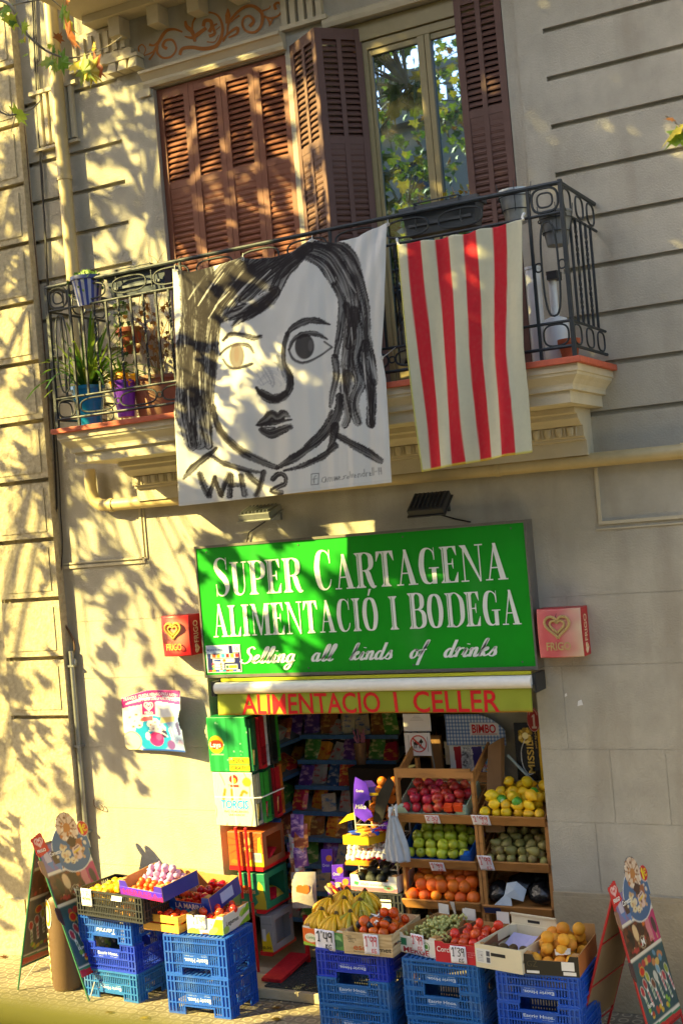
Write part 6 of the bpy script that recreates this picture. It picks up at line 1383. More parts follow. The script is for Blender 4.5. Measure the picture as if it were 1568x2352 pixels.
for i, (x, y) in enumerate(((-.17, .06), (-.05, .02), (.03, -.15))):
    b = MB(); g = np.random.default_rng(40+i); P = [Vector((x+g.normal(0, .03), y+g.normal(0, .03), .19+g.uniform(0, .05))) for _ in range(9)]
    b.add(P, [(0,1,2),(2,3,4),(4,5,6),(6,7,8),(0,2,4),(4,6,8)]); b.xf(MW(PC)); tag(b.build('tissue_paper', WHITE, None), ('crumpled white tissue at the back left of the persimmons', 'crumpled white tissue between two dark plums', 'crumpled white tissue at the front of the persimmons')[i], 'tissue', 'white tissues among the persimmons')
def grapes(label, M, n, g, sz):
    b = MB(); k = 0
    for i in range(n):
        f = g.random(); r_ = sz*(1-.55*f)*math.sqrt(g.random()); a = g.uniform(0, 6.28); b.lathe(sph(.0135*g.uniform(.85, 1.1), 1.12, 6), (r_*math.cos(a), -sz*1.1+f*sz*2.4, abs(r_*math.sin(a))*.8+.01), 8)
    t = thing('grape_bunch', label, 'grapes', local=True, group='grape bunches in the white box')
    b.build('berries', fm('grape_skin', '#b4b268', rough=.22, rnd=.12), t, smooth='all'); MB().tube([(0, sz*1.2, .02), (.01, sz*1.6, .05), (.0, sz*1.9, .075)], .003, 5).build('stem', STK, t); t.matrix_world = M; return t
g = np.random.default_rng(77); M0 = MW(GB_)
for i, (x, y, rz, nm) in enumerate(((-.11, -.06, .3, 'at the left of the white box'), (.02, -.02, -.2, 'in the middle of the white box'), (.11, -.10, .9, 'at the right front of the white box'), (.04, .12, 1.7, 'at the back of the white box'), (-.08, .12, -1.2, 'at the back left of the white box'))):
    grapes('bunch of green grapes '+nm, M0 @ Matrix.Translation((x, y, .075+(.05 if i in (1, 3) else 0))) @ Matrix.Rotation(rz, 4, 'Z'), 80, g, .10)
for sx_ in (-1, 1): MB().box(sx_*.13-.05, .2445, .15, sx_*.13+.05, .2485, .225).build('card_flap', WC, GB_)
heap('tomato', 'tomato', 'orange red tomato heaped in the red card box', 'tomato', 'tomatoes in the red box', (-.18, .18, -.23, .22, .03), [(5, 5), (4, 4), (2, 2)], MW(TB2), 33, 1.12)
heap('kiwi', 'kiwi', 'brown kiwi in the cream plywood box', 'kiwi', 'kiwis in the plywood box', (-.17, .18, -.24, -.06, .05), [(5, 3), (4, 2)], MW(KC), 34, 1.0, True)
heap('peach', 'peach', 'yellow orange peach in the black card box', 'peach', 'peaches in the black box', (-.18, .18, -.235, .23, .03), [(4, 4), (3, 4), (2, 2)], MW(PB), 35, 1.22)
b = MB().add([(.02,-.20,.125),(.12,-.18,.13),(.11,-.13,.155),(.0,-.15,.15),(.06,-.165,.165)], [(0,1,4),(1,2,4),(2,3,4),(3,0,4)]).xf(MW(PB)); tag(b.build('paper_bag', mat('cream_paper', '#d8c8ae', .7), None), 'crumpled cream paper with a printed fruit on the peaches', 'paper bag')
# price tags of this row (they hang on the fronts)
def tagM(t, x, z, d, tilt=0): return MW(t) @ Matrix.Translation((x, -d/2-.006, z)) @ Matrix.Rotation(tilt, 4, 'X')
price('large white price tag in black ink on the banana box', "1'49", tagM(TB, .015, -.012, .5), .185, .155, BLACKP, 'KG', lw=.009)
price('price tag in red ink on the pale wooden crate', "1'99", tagM(PC, .035, .012, .5), .125, .15, REDINK, 'KG', lw=.006)
price('creased price tag in red ink on the grape box', "1'99", tagM(GB_, .02, .035, .5), .125, .125, REDINK, 'KG', lw=.006)
price('price tag in black ink on the red tomato box', "1'39", tagM(TB2, .0, .005, .5), .125, .125, BLACKP, 'KG', lw=.006)

# ------------------------------------------------------------------ boxes on the left hand stacks
zz = lambda a, b: ((250+a/2.0907)*.6272, (3050+b/2.0907)*.6272)
# black crate with lemons and onions
bk = thing('black_crate', 'black lattice crate of lemons and onions on the leftmost blue stack', 'crate', local=True, group='black lattice crates')
crate_parts(.78, .46, .22, False, False).build('body', CRK, bk); a, b_ = gz(*zz(75, 620), .722), gz(*zz(590, 700), .722); rb_ = math.atan2(b_.y-a.y, b_.x-a.x)
bk.location = ((a.x+b_.x)/2-math.sin(rb_)*.23, (a.y+b_.y)/2+math.cos(rb_)*.23, .7225); bk.rotation_euler = (0, 0, rb_)
MB().box(-.004, -.215, .01, .004, .215, .19).build('divider', CRK, bk)
heap('lemon', 'lemon', 'lemon in the left half of the black crate', 'lemon', 'lemons in the black crate', (-.38, -.01, -.21, .21, .10), [(5, 5), (4, 4)], MW(bk), 41, 1.12, True)
heap('onion', 'onion', 'brown onion in the right half of the black crate', 'onion', 'onions in the black crate', (.01, .38, -.21, .21, .015), [(5, 5), (4, 4)], MW(bk), 42, 1.05)
price('price tag for potatoes on the black crate', "0'85", MW(bk) @ Matrix.Translation((-.255, -.246, .085)), .125, .15, mat('orange_ink', '#d08a3a', .6), 'KG', lw=.004)
pt2 = MB(); hand(pt2, 'PATATA', (-.05, -.0052, .05), X1_, Z1_, .022, .095, .0035); pr = [o for o in COL.objects if o.name.startswith('price_tag')][-1]; pt2.build('handwriting', REDINK, pr)
lb = MB().box(-.06, -.0, 0, .06, .004, .05); lb.xf(MW(bk) @ Matrix.Translation((.10, -.248, .165)) @ Matrix.Rotation(R(-20), 4, 'X')); tag(lb.build('paper_slip', WHITE, None), 'folded white slip with red print tucked in the black crate', 'slip')
# purple and orange box of garlic and mandarins
PURP = mat('purple_card', '#3a1fa8', .45, .08, 10); NAVY = mat('navy_card', '#1b2f8c', .45, .1, 10)
a, b_ = gz(*zz(402, 445), .965), gz(*zz(727, 508), .965); rh = math.atan2(b_.y-a.y, b_.x-a.x); w_ = (b_-a).length
HB = carton('garlic_box', 'purple fronted card box of garlic and mandarins on the black crate', 'fruit box', w_, .40, .125, PURP, ((a.x+b_.x)/2-math.sin(rh)*.2, (a.y+b_.y)/2+math.cos(rh)*.2, .958), rh, (R(6), 0), 'boxes heaped on the left stacks', ends=NAVY, low=.60, back=.9)
cv = Canvas(w_, .075, 90, 16, '#4a20c0'); cv.poly([(0, 0), (w_, 0), (w_, .02), (0, .055)], '#6a1aa0'); cv.poly([(w_*.62, 0), (w_, 0), (w_, .04)], '#c81a6a'); front_panel_print(HB, cv, -w_/2, .001, w_, .074, .40); front_text(HB, [('HERRERA', -w_*.42, .016, .045, w_*.82, .01)], w_, .40, mat('magenta_ink', '#b01a70', .5))
heap('garlic', 'garlic_bulb', 'pink garlic bulb in a net in the purple box', 'garlic', 'garlic bulbs in the purple box', (-w_*.40, w_*.40, -.03, .17, .04), [(6, 4), (5, 3), (4, 2)], MW(HB), 43, 1.25)
heap('mandarin', 'mandarin', 'little orange mandarin at the front of the purple box', 'mandarin', 'mandarins in the purple box', (-w_*.30, w_*.46, -.185, -.02, .02), [(6, 3), (5, 2)], MW(HB), 44, 1.15)
# blue box of peppers
a, b_ = gz(*zz(757, 550), .80), gz(*zz(1110, 578), .80); rl_ = math.atan2(b_.y-a.y, b_.x-a.x); w_ = (b_-a).length; c2 = gz(*zz(1280, 412), .86); rl_ = R(-8)
BLC = mat('blue_card', '#1c50c4', .4, .08, 10)
LM = carton('pepper_box', 'blue wave printed card box of red peppers tilted on the tomato boxes', 'fruit box', w_, .40, .15, BLC, ((a.x+b_.x)/2+.03, (a.y+b_.y)/2+.2, .79), rl_, (R(12), 0), 'boxes heaped on the left stacks', ends=NAVY, low=.62, back=.95)
cv = Canvas(w_, .09, 90, 18, '#1646b8'); cv.put(np.clip((.022+.008*np.sin(cv.X*70)-cv.Y)/.004, 0, 1), '#2aa6e6'); front_panel_print(LM, cv, -w_/2, .001, w_, .0915, .40); front_text(LM, [('LA MARINA', -w_*.34, .034, .045, w_*.72, .02, .12)], w_, .40, WHITE)
MB().box(-w_/2+.04, .02, .06, -w_/2+.13, .026, .19).build('card_flap', WC, LM); MB().box(-w_/2+.041, .019, .155, -w_/2+.129, .0195, .185).build('card_flap', NAVY, LM)
pr_ = MB().box(w_/2+.0005, -.06, .03, w_/2+.0015, .10, .12); 
for k in range(7): pr_.box(w_/2+.0016, -.05+k*.021, .035, w_/2+.0020, -.038+k*.021, .10)
pr_.build('printed_end', mat('pale_blue_ink', '#9fb2e0', .5), LM)
heap('pepper', 'red_pepper', 'glossy red pepper in the blue wave printed box', 'pepper', 'peppers in the blue box', (-w_*.20, w_*.48, -.18, .17, .02), [(4, 4), (3, 3)], MW(LM), 45, .95)
heap('tomato', 'tomato', 'tomato in the left corner of the blue wave printed box', 'tomato', 'tomatoes in the blue box', (-w_*.48, -w_*.2, -.18, .0, .02), [(2, 2), (2, 1)], MW(LM), 46, .95)
# yellow wooden crate and green white box
a, b_ = gz(*zz(597, 737), .6425), gz(*zz(866, 776), .6425)
YW = slat_crate('yellow pine crate of red tomatoes beside the green and white box', .39, .40, .135, ((a.x+b_.x)/2, (a.y+b_.y)/2+.2, .6425), math.atan2(b_.y-a.y, b_.x-a.x), mat('yellow_pine', '#cf9a3c', .6, .12, 4, .1, 40, stain=(4, (1, 1, 8), .5, .7, '#b57f2a')), None, 'boxes heaped on the left stacks')
heap('tomato', 'tomato', 'red tomato in the yellow pine crate', 'tomato', 'tomatoes in the yellow crate', (-.18, .18, -.18, .18, .02), [(5, 5), (4, 4)], MW(YW), 47)
a, b_ = gz(*zz(913, 770), .6425), gz(*zz(1190, 782), .6425)
LG = carton('tomato_box', 'white and lime green card box of vine tomatoes', 'fruit box', .345, .41, .15, WC, ((a.x+b_.x)/2, (a.y+b_.y)/2+.205, .6425), R(1), (0, 0), 'boxes heaped on the left stacks', ends=WC, low=.85, back=.8)
cv = Canvas(.345, .128, 80, 30, '#e6e6da'); cv.poly([(.20, 0), (.345, 0), (.345, .128), (.28, .128), (.24, .05)], '#8cc028'); cv.ell(.06, .015, .06, .03, '#b4cc4a'); cv.ell(.25, .03, .05, .025, '#d2dc60', .5); cv.rect(.14, 0, .20, .012, '#8a5a3a'); front_panel_print(LG, cv, -.1725, .001, .345, .127, .41); front_text(LG, [('L', -.11, .075, .024, .018, .01), ('s', .055, .075, .02, .016, .01)], .345, .41, mat('olive_ink', '#3c4a1c', .5))
cv = Canvas(.41, .148, 90, 32, '#dcdacd'); cv.poly([(.22, 0), (.41, 0), (.41, .06), (.30, .03)], '#7fb52c'); cv.ell(.30, .10, .05, .022, '#a8c850', .4); cv.poly([(.27, .06), (.41, .09), (.41, .148), (.38, .148)], '#6fae2a'); cv.ell(.04, .03, .05, .03, '#aac85a')
cv.flat('printed_end', (.1737, -.205, .001), (0, .41, 0), (0, 0, .148), PRINT, LG, .0006); le = MB().text('Legumes', (.1737, -.16, .06), (0, 1, 0), (0, 0, 1), .036, .19, off=.0014, bold=.015); le.build('print', BLACKP, LG)
heap('tomato', 'tomato', 'red vine tomato in the white and lime green box', 'tomato', 'tomatoes in the lime green box', (-.165, .165, -.19, .19, .02), [(4, 5), (4, 4), (2, 3)], MW(LG), 48)
price('price tag in orange ink on the lime green tomato box', "1'49", MW(LG) @ Matrix.Translation((-.035, -.212, .04)), .105, .115, mat('orange_red_ink', '#d8603a', .6), 'KG', lw=.0045)
# ------------------------------------------------------------------ wooden fruit rack in the right of the doorway
RW = mat('rack_wood', '#a8743c', .6, .18, 3, .15, 30, stain=(4, (1, 6, 6), .5, .75, '#7c5228')); RWD = mat('rack_wood_dark', '#7c5830', .65, .2, 3, .1, 30)
RK = thing('fruit_rack', 'two column wooden fruit rack with sloping trays in the shop doorway', 'rack', (1.0, .3, .1))
pl_ = [('side_panel', .345, .37, .03, .50, .086, 1.82), ('side_panel', 1.015, 1.04, .028, .50, .086, 1.80)]
for nm, x0, x1, y0, y1, z0, z1 in pl_:
    b = MB(); b.box(x0, y0, z0, x1, y0+.05, z1).box(x0, y1-.05, z0, x1, y1, z1)
    for z_ in (.62, .95, 1.32, 1.7): b.prism([(x0+.003, y0+.0505, z_), (x0+.003, y1-.0505, z_+.17), (x0+.003, y1-.0505, z_+.26), (x0+.003, y0+.0505, z_+.09)], (x1-x0-.006, 0, 0))
    b.build(nm, RW, RK)
MB().box(.371, .03, 1.745, 1.014, .055, 1.82).build('rail', RW, RK); MB().box(.371, .47, 1.62, 1.014, .495, 1.70).build('rail', RW, RK)
lp0, lp1 = at(1090, 1770, .30), at(1125, 1735, .30)
MB().prism([(1.075, .10, 1.30), (1.20, .12, 1.30), (1.20, .30, 2.02), (1.09, .28, 1.96)], (.02, .03, -.0)).build('plank', RWD, RK)
MB().box(1.045, .03, .086, 1.075, .07, 1.42).box(1.60, .03, .086, 1.63, .07, 1.42).build('post', RW, RK)
MB().box(1.05, .50, .3, 1.64, .52, 1.62).box(.36, .505, .3, 1.0, .52, 1.50).build('back_board', RWD, RK)
TILT = R(24)
def tray(x0, x1, z, dep=.44, y=.03):
    """sloping tray: local frame at the front lower edge"""
    M = Matrix.Translation((x0, y, z)) @ Matrix.Rotation(TILT, 4, 'X'); w_ = x1-x0
    b = MB().box(0, -.012, 0, w_, .006, .078).box(.001, .0065, .006, w_-.001, dep, .018).box(0, .0066, .0, .012, dep, .06).box(w_-.012, .0066, 0, w_, dep, .06).box(.0121, dep-.012, .0185, w_-.0121, dep-.001, .06)
    b.xf(M).build('tray', RW, RK); return M
LX0, LX1, RX0_, RX1_ = .335, 1.01, 1.05, 1.615
Ma = tray(LX0, LX1, 1.385); Mg = tray(LX0, LX1, 1.015); Mo = tray(LX0-.0, LX1, .685); Ml = tray(RX0_, RX1_, 1.385); Mp = tray(RX0_, RX1_, 1.025); Md = tray(RX0_-.01, RX1_, .675)
def liner(M, w_, d_, h, m, name, label, x=.02, y=.02, inner=None):
    c_ = carton('card_tray', label, 'card tray', w_, d_, h, m, (0, 0, 0), low=.5, corner=.12, group='card trays on the fruit rack', inner=inner or m, back=.9); c_.matrix_world = M @ Matrix.Translation((x+w_/2, y+d_/2, .0195)); return c_
liner(Ma, .60, .38, .10, mat('pale_green_card', '#a9bfa4', .6, .1, 10), '', 'pale green card tray holding the red apples')
liner(Mg, .60, .38, .10, mat('bright_blue_card', '#1a56a8', .45, .1, 10), '', 'bright blue card tray holding the green apples')
for x0, lb in ((.44, 'orange price flap at the right of the red apples'), (.53, 'orange box corner standing right of the red apples')):
    tag(MB().box(x0, .012, .10, x0+.07, .07 if x0 < .5 else .05, .145 if x0 < .5 else .165).xf(Ma).build('orange_carton', mat('vivid_orange_card', '#dd4a18', .5, .08, 10), None, bevel=.003), lb, 'carton', 'orange cartons beside the apples')
heap('red_apple', 'red_apple', 'red apple in the upper left tray of the wooden rack', 'apple', 'red apples on the rack', (.03, .61, .03, .40, .04), [(6, 4), (5, 4)], Ma, 51, 1.27)
heap('green_apple', 'green_apple', 'yellow green apple in the blue lined rack tray', 'apple', 'green apples on the rack', (.03, .60, .03, .40, .04), [(6, 4), (5, 3)], Mg, 52, 1.26)
heap('orange', 'orange', 'orange in the lowest left tray of the rack', 'orange', 'oranges on the rack', (.015, .66, .02, .42, .02), [(6, 4), (6, 4)], Mo, 53, 1.28)
heap('lemon', 'lemon', 'yellow lemon in the upper right tray of the rack', 'lemon', 'lemons on the rack', (.02, .55, .02, .42, .03), [(6, 4), (5, 4), (3, 2)], Ml, 54, 1.28, True)
heap('pear', 'pear', 'brownish green pear in the middle right tray of the rack', 'pear', 'pears on the rack', (.02, .55, .03, .42, .02), [(6, 5), (5, 4)], Mp, 55, 1.12, True)
LAB = mat('red_foil', '#c0401c', .4)
for i, (x, y) in enumerate(((.20, .12), (.33, .10), (.44, .22))):
    o = bpy.data.objects.new('wrapped_lemon', ME['green_apple']); COL.objects.link(o); o.location = Ml @ Vector((x, y, .15)); o.scale = (1.1,)*3; o.rotation_euler = (.5*i, .3, i)
    o.material_slots[0].link = 'OBJECT'; o.material_slots[0].material = mat('printed_green_wrap', '#4f9a2c', .4, .3, 30, stain=(14, (1, 1, 1), .6, .7, '#d8d8c8'))
    tag(o, ('lemon in green and white paper at the left of the lemon tray', 'lemon in striped green paper with red foil at the tray middle', 'lemon in green paper at the right back of the lemon tray')[i], 'wrapped lemon', 'wrapped lemons in the upper right tray')
# black bags in the lowest right tray, torn white paper on them
PB_ = mat('black_plastic_film', '#17181a', .22, .3, 10, .6, 30)
def sack(b, c, r_, g, sq=.75, n=14):
    k0 = len(b.v); b.lathe(sph(r_, sq, 9), c, n); P = np.array(b.v[k0:]); d = P-np.array(c)
    k = 1+.16*np.sin(d[:, :1]*50/r_*.05+g.uniform(0, 6))*np.sin(d[:, 1:2]*60/r_*.05+g.uniform(0, 6))+.07*np.sin(d[:, 2:3]*160+d[:, :1]*110); b.v[k0:] = [tuple(p) for p in np.array(c)+d*k]
g = np.random.default_rng(60)
for i, (x, y, r_, lb) in enumerate(((.10, .14, .10, 'at the left of the lowest right tray'), (.27, .26, .12, 'behind the torn white paper'), (.45, .16, .11, 'at the right of the lowest right tray'), (.42, .34, .10, 'at the back right of the lowest right tray'))):
    b = MB(); sack(b, (x, y, .09), r_, g); b.xf(Md); tag(b.build('black_bag', PB_, None, smooth='all'), 'shiny black plastic bag of produce '+lb, 'bag', 'black bags on the rack')
tp = MB(); P = [(.10,.0,.085),(.25,.0,.085),(.24,.04,.13),(.34,.03,.11),(.36,.10,.17),(.28,.13,.22),(.20,.12,.21),(.18,.05,.14)]
tp.add([(x, y, z) for x, y, z in P]+[(.27,.07,.19)], [(0,1,7),(1,2,7),(2,8,7),(2,3,8),(3,4,8),(4,5,8),(5,6,8),(6,7,8)]).xf(Md); tag(tp.build('torn_paper', mat('grey_white_paper', '#aab4bc', .7, .1, 12), None), 'torn pale paper lying on the black bags', 'paper')
tag(MB().box(.01, -.0145, .012, .15, -.0125, .066).xf(Md).build('blue_tape', mat('navy_tape', '#232f5a', .5), None), 'navy strip taped to the lowest right tray front', 'tape')
tag(MB().prism([(.44, -.016, -.05), (.455, -.016, -.05), (.468, -.016, .09), (.43, -.016, .09)], (0, .002, 0)).xf(Mo).build('paper_strip', WHITE, None), 'white paper strip hanging over the front of the orange tray', 'paper strip')
for M, x, z, txt, lb, w_, h_ in ((Ma, .335, .0, "2'30", 'price tag in red ink under the red apples', .125, .085), (Mg, .34, -.02, "1'99", 'stained price tag under the green apples', .125, .09), (Ml, .04, .0, "1'99", 'curling price tag at the left of the lemon tray', .15, .10), (Mp, .055, .0, "1'99", 'large price tag at the left of the pear tray', .12, .15)):
    price(lb, txt, M @ Matrix.Translation((x, -.016, z)), w_, h_, REDINK, 'KG', lw=.005)
# avocado box on a black crate, white carrier bag, net bag of oranges
a, b_ = at(805, 2047, .02), at(902, 2060, .02)
ck = thing('black_crate', 'black lattice crate standing under the avocado box', 'crate', local=True, group='black lattice crates'); crate_parts(.50, .36, .27, False, False).build('body', CRK, ck); ck.location = (.085, .19, .52)
ck2 = thing('black_crate', 'lower black lattice crate behind the banana box', 'crate', local=True, group='black lattice crates'); crate_parts(.50, .36, .40, False, False).build('body', CRK, ck2); ck2.location = (.09, .20, .0865)
tag(MB().box(.13, .006, .66, .225, .0075, .735).build('paper_label', WHITE, None), 'small white label stuck on the upper black crate', 'label')
AV = carton('avocado_box', 'white and pink card box of dark avocados on black crates', 'fruit box', .44, .33, .135, WC, (.085, .18, .7925), R(-3), (0, 0), 'boxes heaped in the doorway', ends=WC, low=.62)
cv = Canvas(.44, .08, 90, 18, '#dcd8d2'); cv.rect(0, 0, .44, .034, '#c56a78'); cv.poly([(.03, .05), (.07, .04), (.08, .07), (.04, .08)], '#3f9a58'); cv.ell(.36, .035, .05, .022, '#7fae90'); cv.ell(.36, .035, .02, .010, '#8a5a40'); front_panel_print(AV, cv, -.22, .002, .44, .08, .33)
front_text(AV, [('Halli avocados', -.12, .048, .022, .24, .005)], .44, .33, BLACKP)
heap('avocado', 'avocado', 'dark avocado in the white and pink box', 'avocado', 'avocados in the pink box', (-.20, .20, -.15, .15, .05), [(4, 3), (3, 2)], MW(AV), 56, 1.0, True)
price('price tag behind the avocados', "2'49", Matrix.Translation((.21, .33, .93)), .13, .075, REDINK, None)
def carrier(label, top, w_, h_, m):
    t = thing('carrier_bag', label, 'bag', (top.x, top.y, top.z-h_)); c_ = Canvas(1, 1, 18, 24, '#d6dade'); X, Y = c_.X, c_.Y
    wd = w_*(.30+.70*np.clip((1-Y)*1.3, 0, 1)**.8); xx_ = (X-.5)*wd+.06*(1-Y)*w_; yy_ = -.03-.05*np.sin(X*PI)*(1-Y)**.5-.012*np.sin(X*22+Y*4)
    P = np.stack([top.x+xx_, top.y+yy_, top.z-h_*(1-Y)], -1); c_.put((vnoise(X*9, Y*9, 3)-.4)*.3, '#9aa6b2'); c_.grid('bag_film', P, attr_mat('white_film', .35, transl=.35), t, .002)
    hd_ = MB(); hd_.tube([top+Vector((-.03, -.04, -.01)), top+Vector((-.02, -.03, .06)), top+Vector((.03, -.03, .09)), top+Vector((.035, -.04, .0))], [.012, .02, .018, .012], 6); hd_.build('handle', m, t, smooth=True); return t
tp_ = at(906, 1872, -.02); carrier('white plastic carrier bag hanging at the left of the rack', tp_, .22, .37, mat('white_film_solid', '#c8cfd6', .35))
nb = thing('orange_net', 'red net bag of oranges hanging beside the purple display', 'net bag', (.22, .25, 1.3)); b = MB(); lb_ = MB(); g = np.random.default_rng(5)
for i in range(16):
    p = at(872+28*(i % 2)-12*(i//6)+g.uniform(-8, 8), 1795+(i//2)*20, .22+.05*(i % 2)); b.lathe(sph(.042, 1, 8), p, 12)
b.build('oranges', fm('orange_peel', '#e8761a'), nb, smooth='all'); a = at(885, 1790, .12); c_ = at(868, 1880, .12)
lb_.prism([at(893, 1782, .15), at(905, 1800, .15), at(888, 1850, .15), at(876, 1892, .15), at(856, 1886, .15), at(864, 1830, .15)], (0, .006, 0)).build('net_label', BLKC, nb)
# posters behind the rack
def hang(label, cat, pl, pr, pt, pb, Y, cv, name, m=None, lean=0, group=None):
    a, b_ = at(pl, pt, Y), at(pr, pb, Y); o = cv.flat(name, (a.x, Y, b_.z), (b_.x-a.x, 0, 0), (lean, 0, a.z-b_.z), m or PRINT, None, .003); return tag(o, label, cat, group), a, b_
YB = .56
cv = Canvas(60, 66, 44, 48, '#d9d4d8'); [cv.rect(24-i*3, 57-i*5, 36+i*3, 58-i*5, '#8a8088') for i in range(4)]
hang('plain white notice sheet hanging above the no dogs sign', 'notice', 924, 990, 1640, 1680, YB-.15, cv, 'notice_sheet')
cv = Canvas(66, 56, 60, 50, '#dad6da'); cv.ring(35, 29, 21, 21, 3, '#c03a34'); cv.ell(30, 30, 8, 4.5, '#1c1a1a'); cv.ell(42, 34, 5, 4, '#1c1a1a'); cv.poly([(38, 30), (44, 36), (40, 40)], '#1c1a1a'); [cv.rect(x, 18, x+2.5, 30, '#1c1a1a') for x in (23, 28, 36, 40)]; cv.poly([(22, 32), (20, 38), (24, 34)], '#1c1a1a'); cv.poly([(40, 37), (43, 42), (45, 37)], '#1c1a1a')
cv.poly([(19, 42), (22, 45), (51, 16), (48, 13)], '#c03a34'); cv.rect(10, 12, 11, 50, '#2a2a2a'); cv.rect(58, 10, 59, 46, '#2a2a2a')
hang('white sign with a black dog crossed out in a red ring', 'sign', 927, 991, 1683, 1736, YB-.17, cv, 'no_dogs_sign')
cv = Canvas(150, 70, 120, 56, '#d8dfe8'); [cv.rect(i*8, 0, i*8+4, 70, '#7f9fd0') for i in range(19)]; [cv.put(np.minimum(np.clip((cv.Y-j*8)/.5, 0, 1), np.clip((j*8+4-cv.Y)/.5, 0, 1))*.62, '#2c5aa8') for j in range(9)]
cv.keep = (cv.Y < 70-np.clip((cv.X-75)/75, 0, 1)**2*36).astype(float); cv.rect(62, 22, 134, 50, '#e2dede'); cv.rect(66, 24, 130, 25.5, '#c02a30')
o, a, b_ = hang('blue gingham shop card with red lettering behind the rack', 'card', 1020, 1162, 1640, 1712, YB+.02, cv, 'gingham_card'); pt_ = MB().text('BIMBO', (a.x+(b_.x-a.x)*.45, YB+.018, b_.z+(a.z-b_.z)*.40), X1_, Z1_, (a.z-b_.z)*.26, (b_.x-a.x)*.40, bold=.03); pt_.build('lettering', REDINK, o)
cv = Canvas(140, 100, 100, 72, '#d8d8da'); [cv.poly([(x, 96), (x+w_, 98), (x+w_-3, 20-8*(i % 3)), (x+4, 24-8*(i % 3))], c) for i, (x, w_, c) in enumerate(((12, 20, '#a81c2c'), (34, 24, '#b9bec6'), (60, 26, '#3a2f8a'), (88, 24, '#58a8d8'), (112, 24, '#3a3f98')))]; cv.speck(60, 2.2, ['#e0e0e4', '#6a6f78'], 4, (34, 30, 60, 95)); cv.rect(90, 40, 135, 52, '#c8ccd8'); cv.ell(100, 36, 8, 4, '#d8a030')
o, a, b_ = hang('poster of coloured drink cans behind the tall rack plank', 'poster', 1030, 1160, 1712, 1800, YB+.04, cv, 'cans_poster'); pt_ = MB().text('Red Bull', (a.x+(b_.x-a.x)*.62, YB+.037, b_.z+(a.z-b_.z)*.42), X1_, Z1_, (a.z-b_.z)*.10, (b_.x-a.x)*.34, bold=.01); pt_.build('lettering', REDINK, o)
cv = Canvas(80, 140, 60, 104, '#17171a'); cv.rect(68, 0, 80, 140, '#c8a018'); cv.speck(60, 5, ['#c8a83a', '#e8d080', '#8a7020'], 8, (14, 92, 48, 122)); cv.ell(32, 108, 9, 8, '#efe6b0'); cv.line([(30, 100), (16, 70), (18, 34), (34, 14), (52, 20)], 2, '#cfd0d4')
o, a, b_ = hang('black poster with gold lettering at the right edge of the doorway', 'poster', 1178, 1252, 1660, 1792, YB-.2, cv, 'gold_lettered_poster', GLOSSP)
pt_ = MB().text('MISSIL', (a.x+(b_.x-a.x)*.66, YB-.203, b_.z+(a.z-b_.z)*.12), (0, 0, 1), (-1, 0, 0), (b_.x-a.x)*.24, (a.z-b_.z)*.58, bold=.02).text('solo agua', (a.x+(b_.x-a.x)*.80, YB-.203, b_.z+(a.z-b_.z)*.55), (0, 0, 1), (-1, 0, 0), (b_.x-a.x)*.07, (a.z-b_.z)*.3); pt_.build('lettering', GOLD, o)
cv = Canvas(40, 40, 36, 36, '#8c1c24'); cv.keep = (np.hypot(cv.X-20, cv.Y-20) < 20).astype(float); cv.ring(20, 20, 19.5, 19.5, 1.2, '#c8a0a0'); cv.poly([(18, 8), (24, 8), (24, 29), (18, 27), (15, 24), (19, 24)], '#c0b0b0'); cv.rect(14, 6, 28, 9, '#c0b0b0'); cv.line([(8, 28), (14, 34), (20, 36), (27, 34), (32, 28)], 2, '#b89090')
hang('round dark red disc sign with a white figure one', 'sign', 1206, 1242, 1624, 1682, YB-.22, cv, 'offer_disc')
tag(MB().box(.9, YB+.07, .5, 1.9, YB+.08, 2.7).build('white_board', mat('off_white_board', '#9c9788', .7, .15, 6), None), 'pale board standing behind the posters in the doorway', 'board')
tag(MB().tube([at(985, 1690, .5), at(1012, 1850, .5)], .008, 6).build('grey_rod', GREYM, None), 'slim grey rod leaning behind the no dogs sign', 'rod')
tag(MB().tube([at(1165, 1735, .34), at(1240, 1812, .34)], .012, 6).build('white_strap', mat('pale_strap', '#9fb0b0', .4), None), 'pale strap hanging across the black poster', 'strap')
tag(MB().box(.42, .62, .6, .52, .66, 1.98).build('wooden_post', RWD, None), 'brown wooden post standing behind the red apples', 'post')
g = np.random.default_rng(1)
for i in range(9):
    x0 = .55+.155*(i % 3); z0 = 1.25+.24*(i//3); tag(MB().box(x0, .63, z0, x0+.13, .72, z0+.2).build('shelf_box', mat('box_%s' % ('red', 'blue', 'cream')[(i*2+i//3) % 3], ('#8c1c24', '#1f3f8a', '#b9ad94')[(i*2+i//3) % 3], .5, .2, 9), None, bevel=.004), '%s carton in the %s row behind the apples, %s' % (('red', 'blue', 'cream')[(i*2+i//3) % 3], ('lowest', 'middle', 'top')[i//3], ('leftmost', 'central', 'rightmost')[i % 3]), 'carton', 'cartons behind the rack')

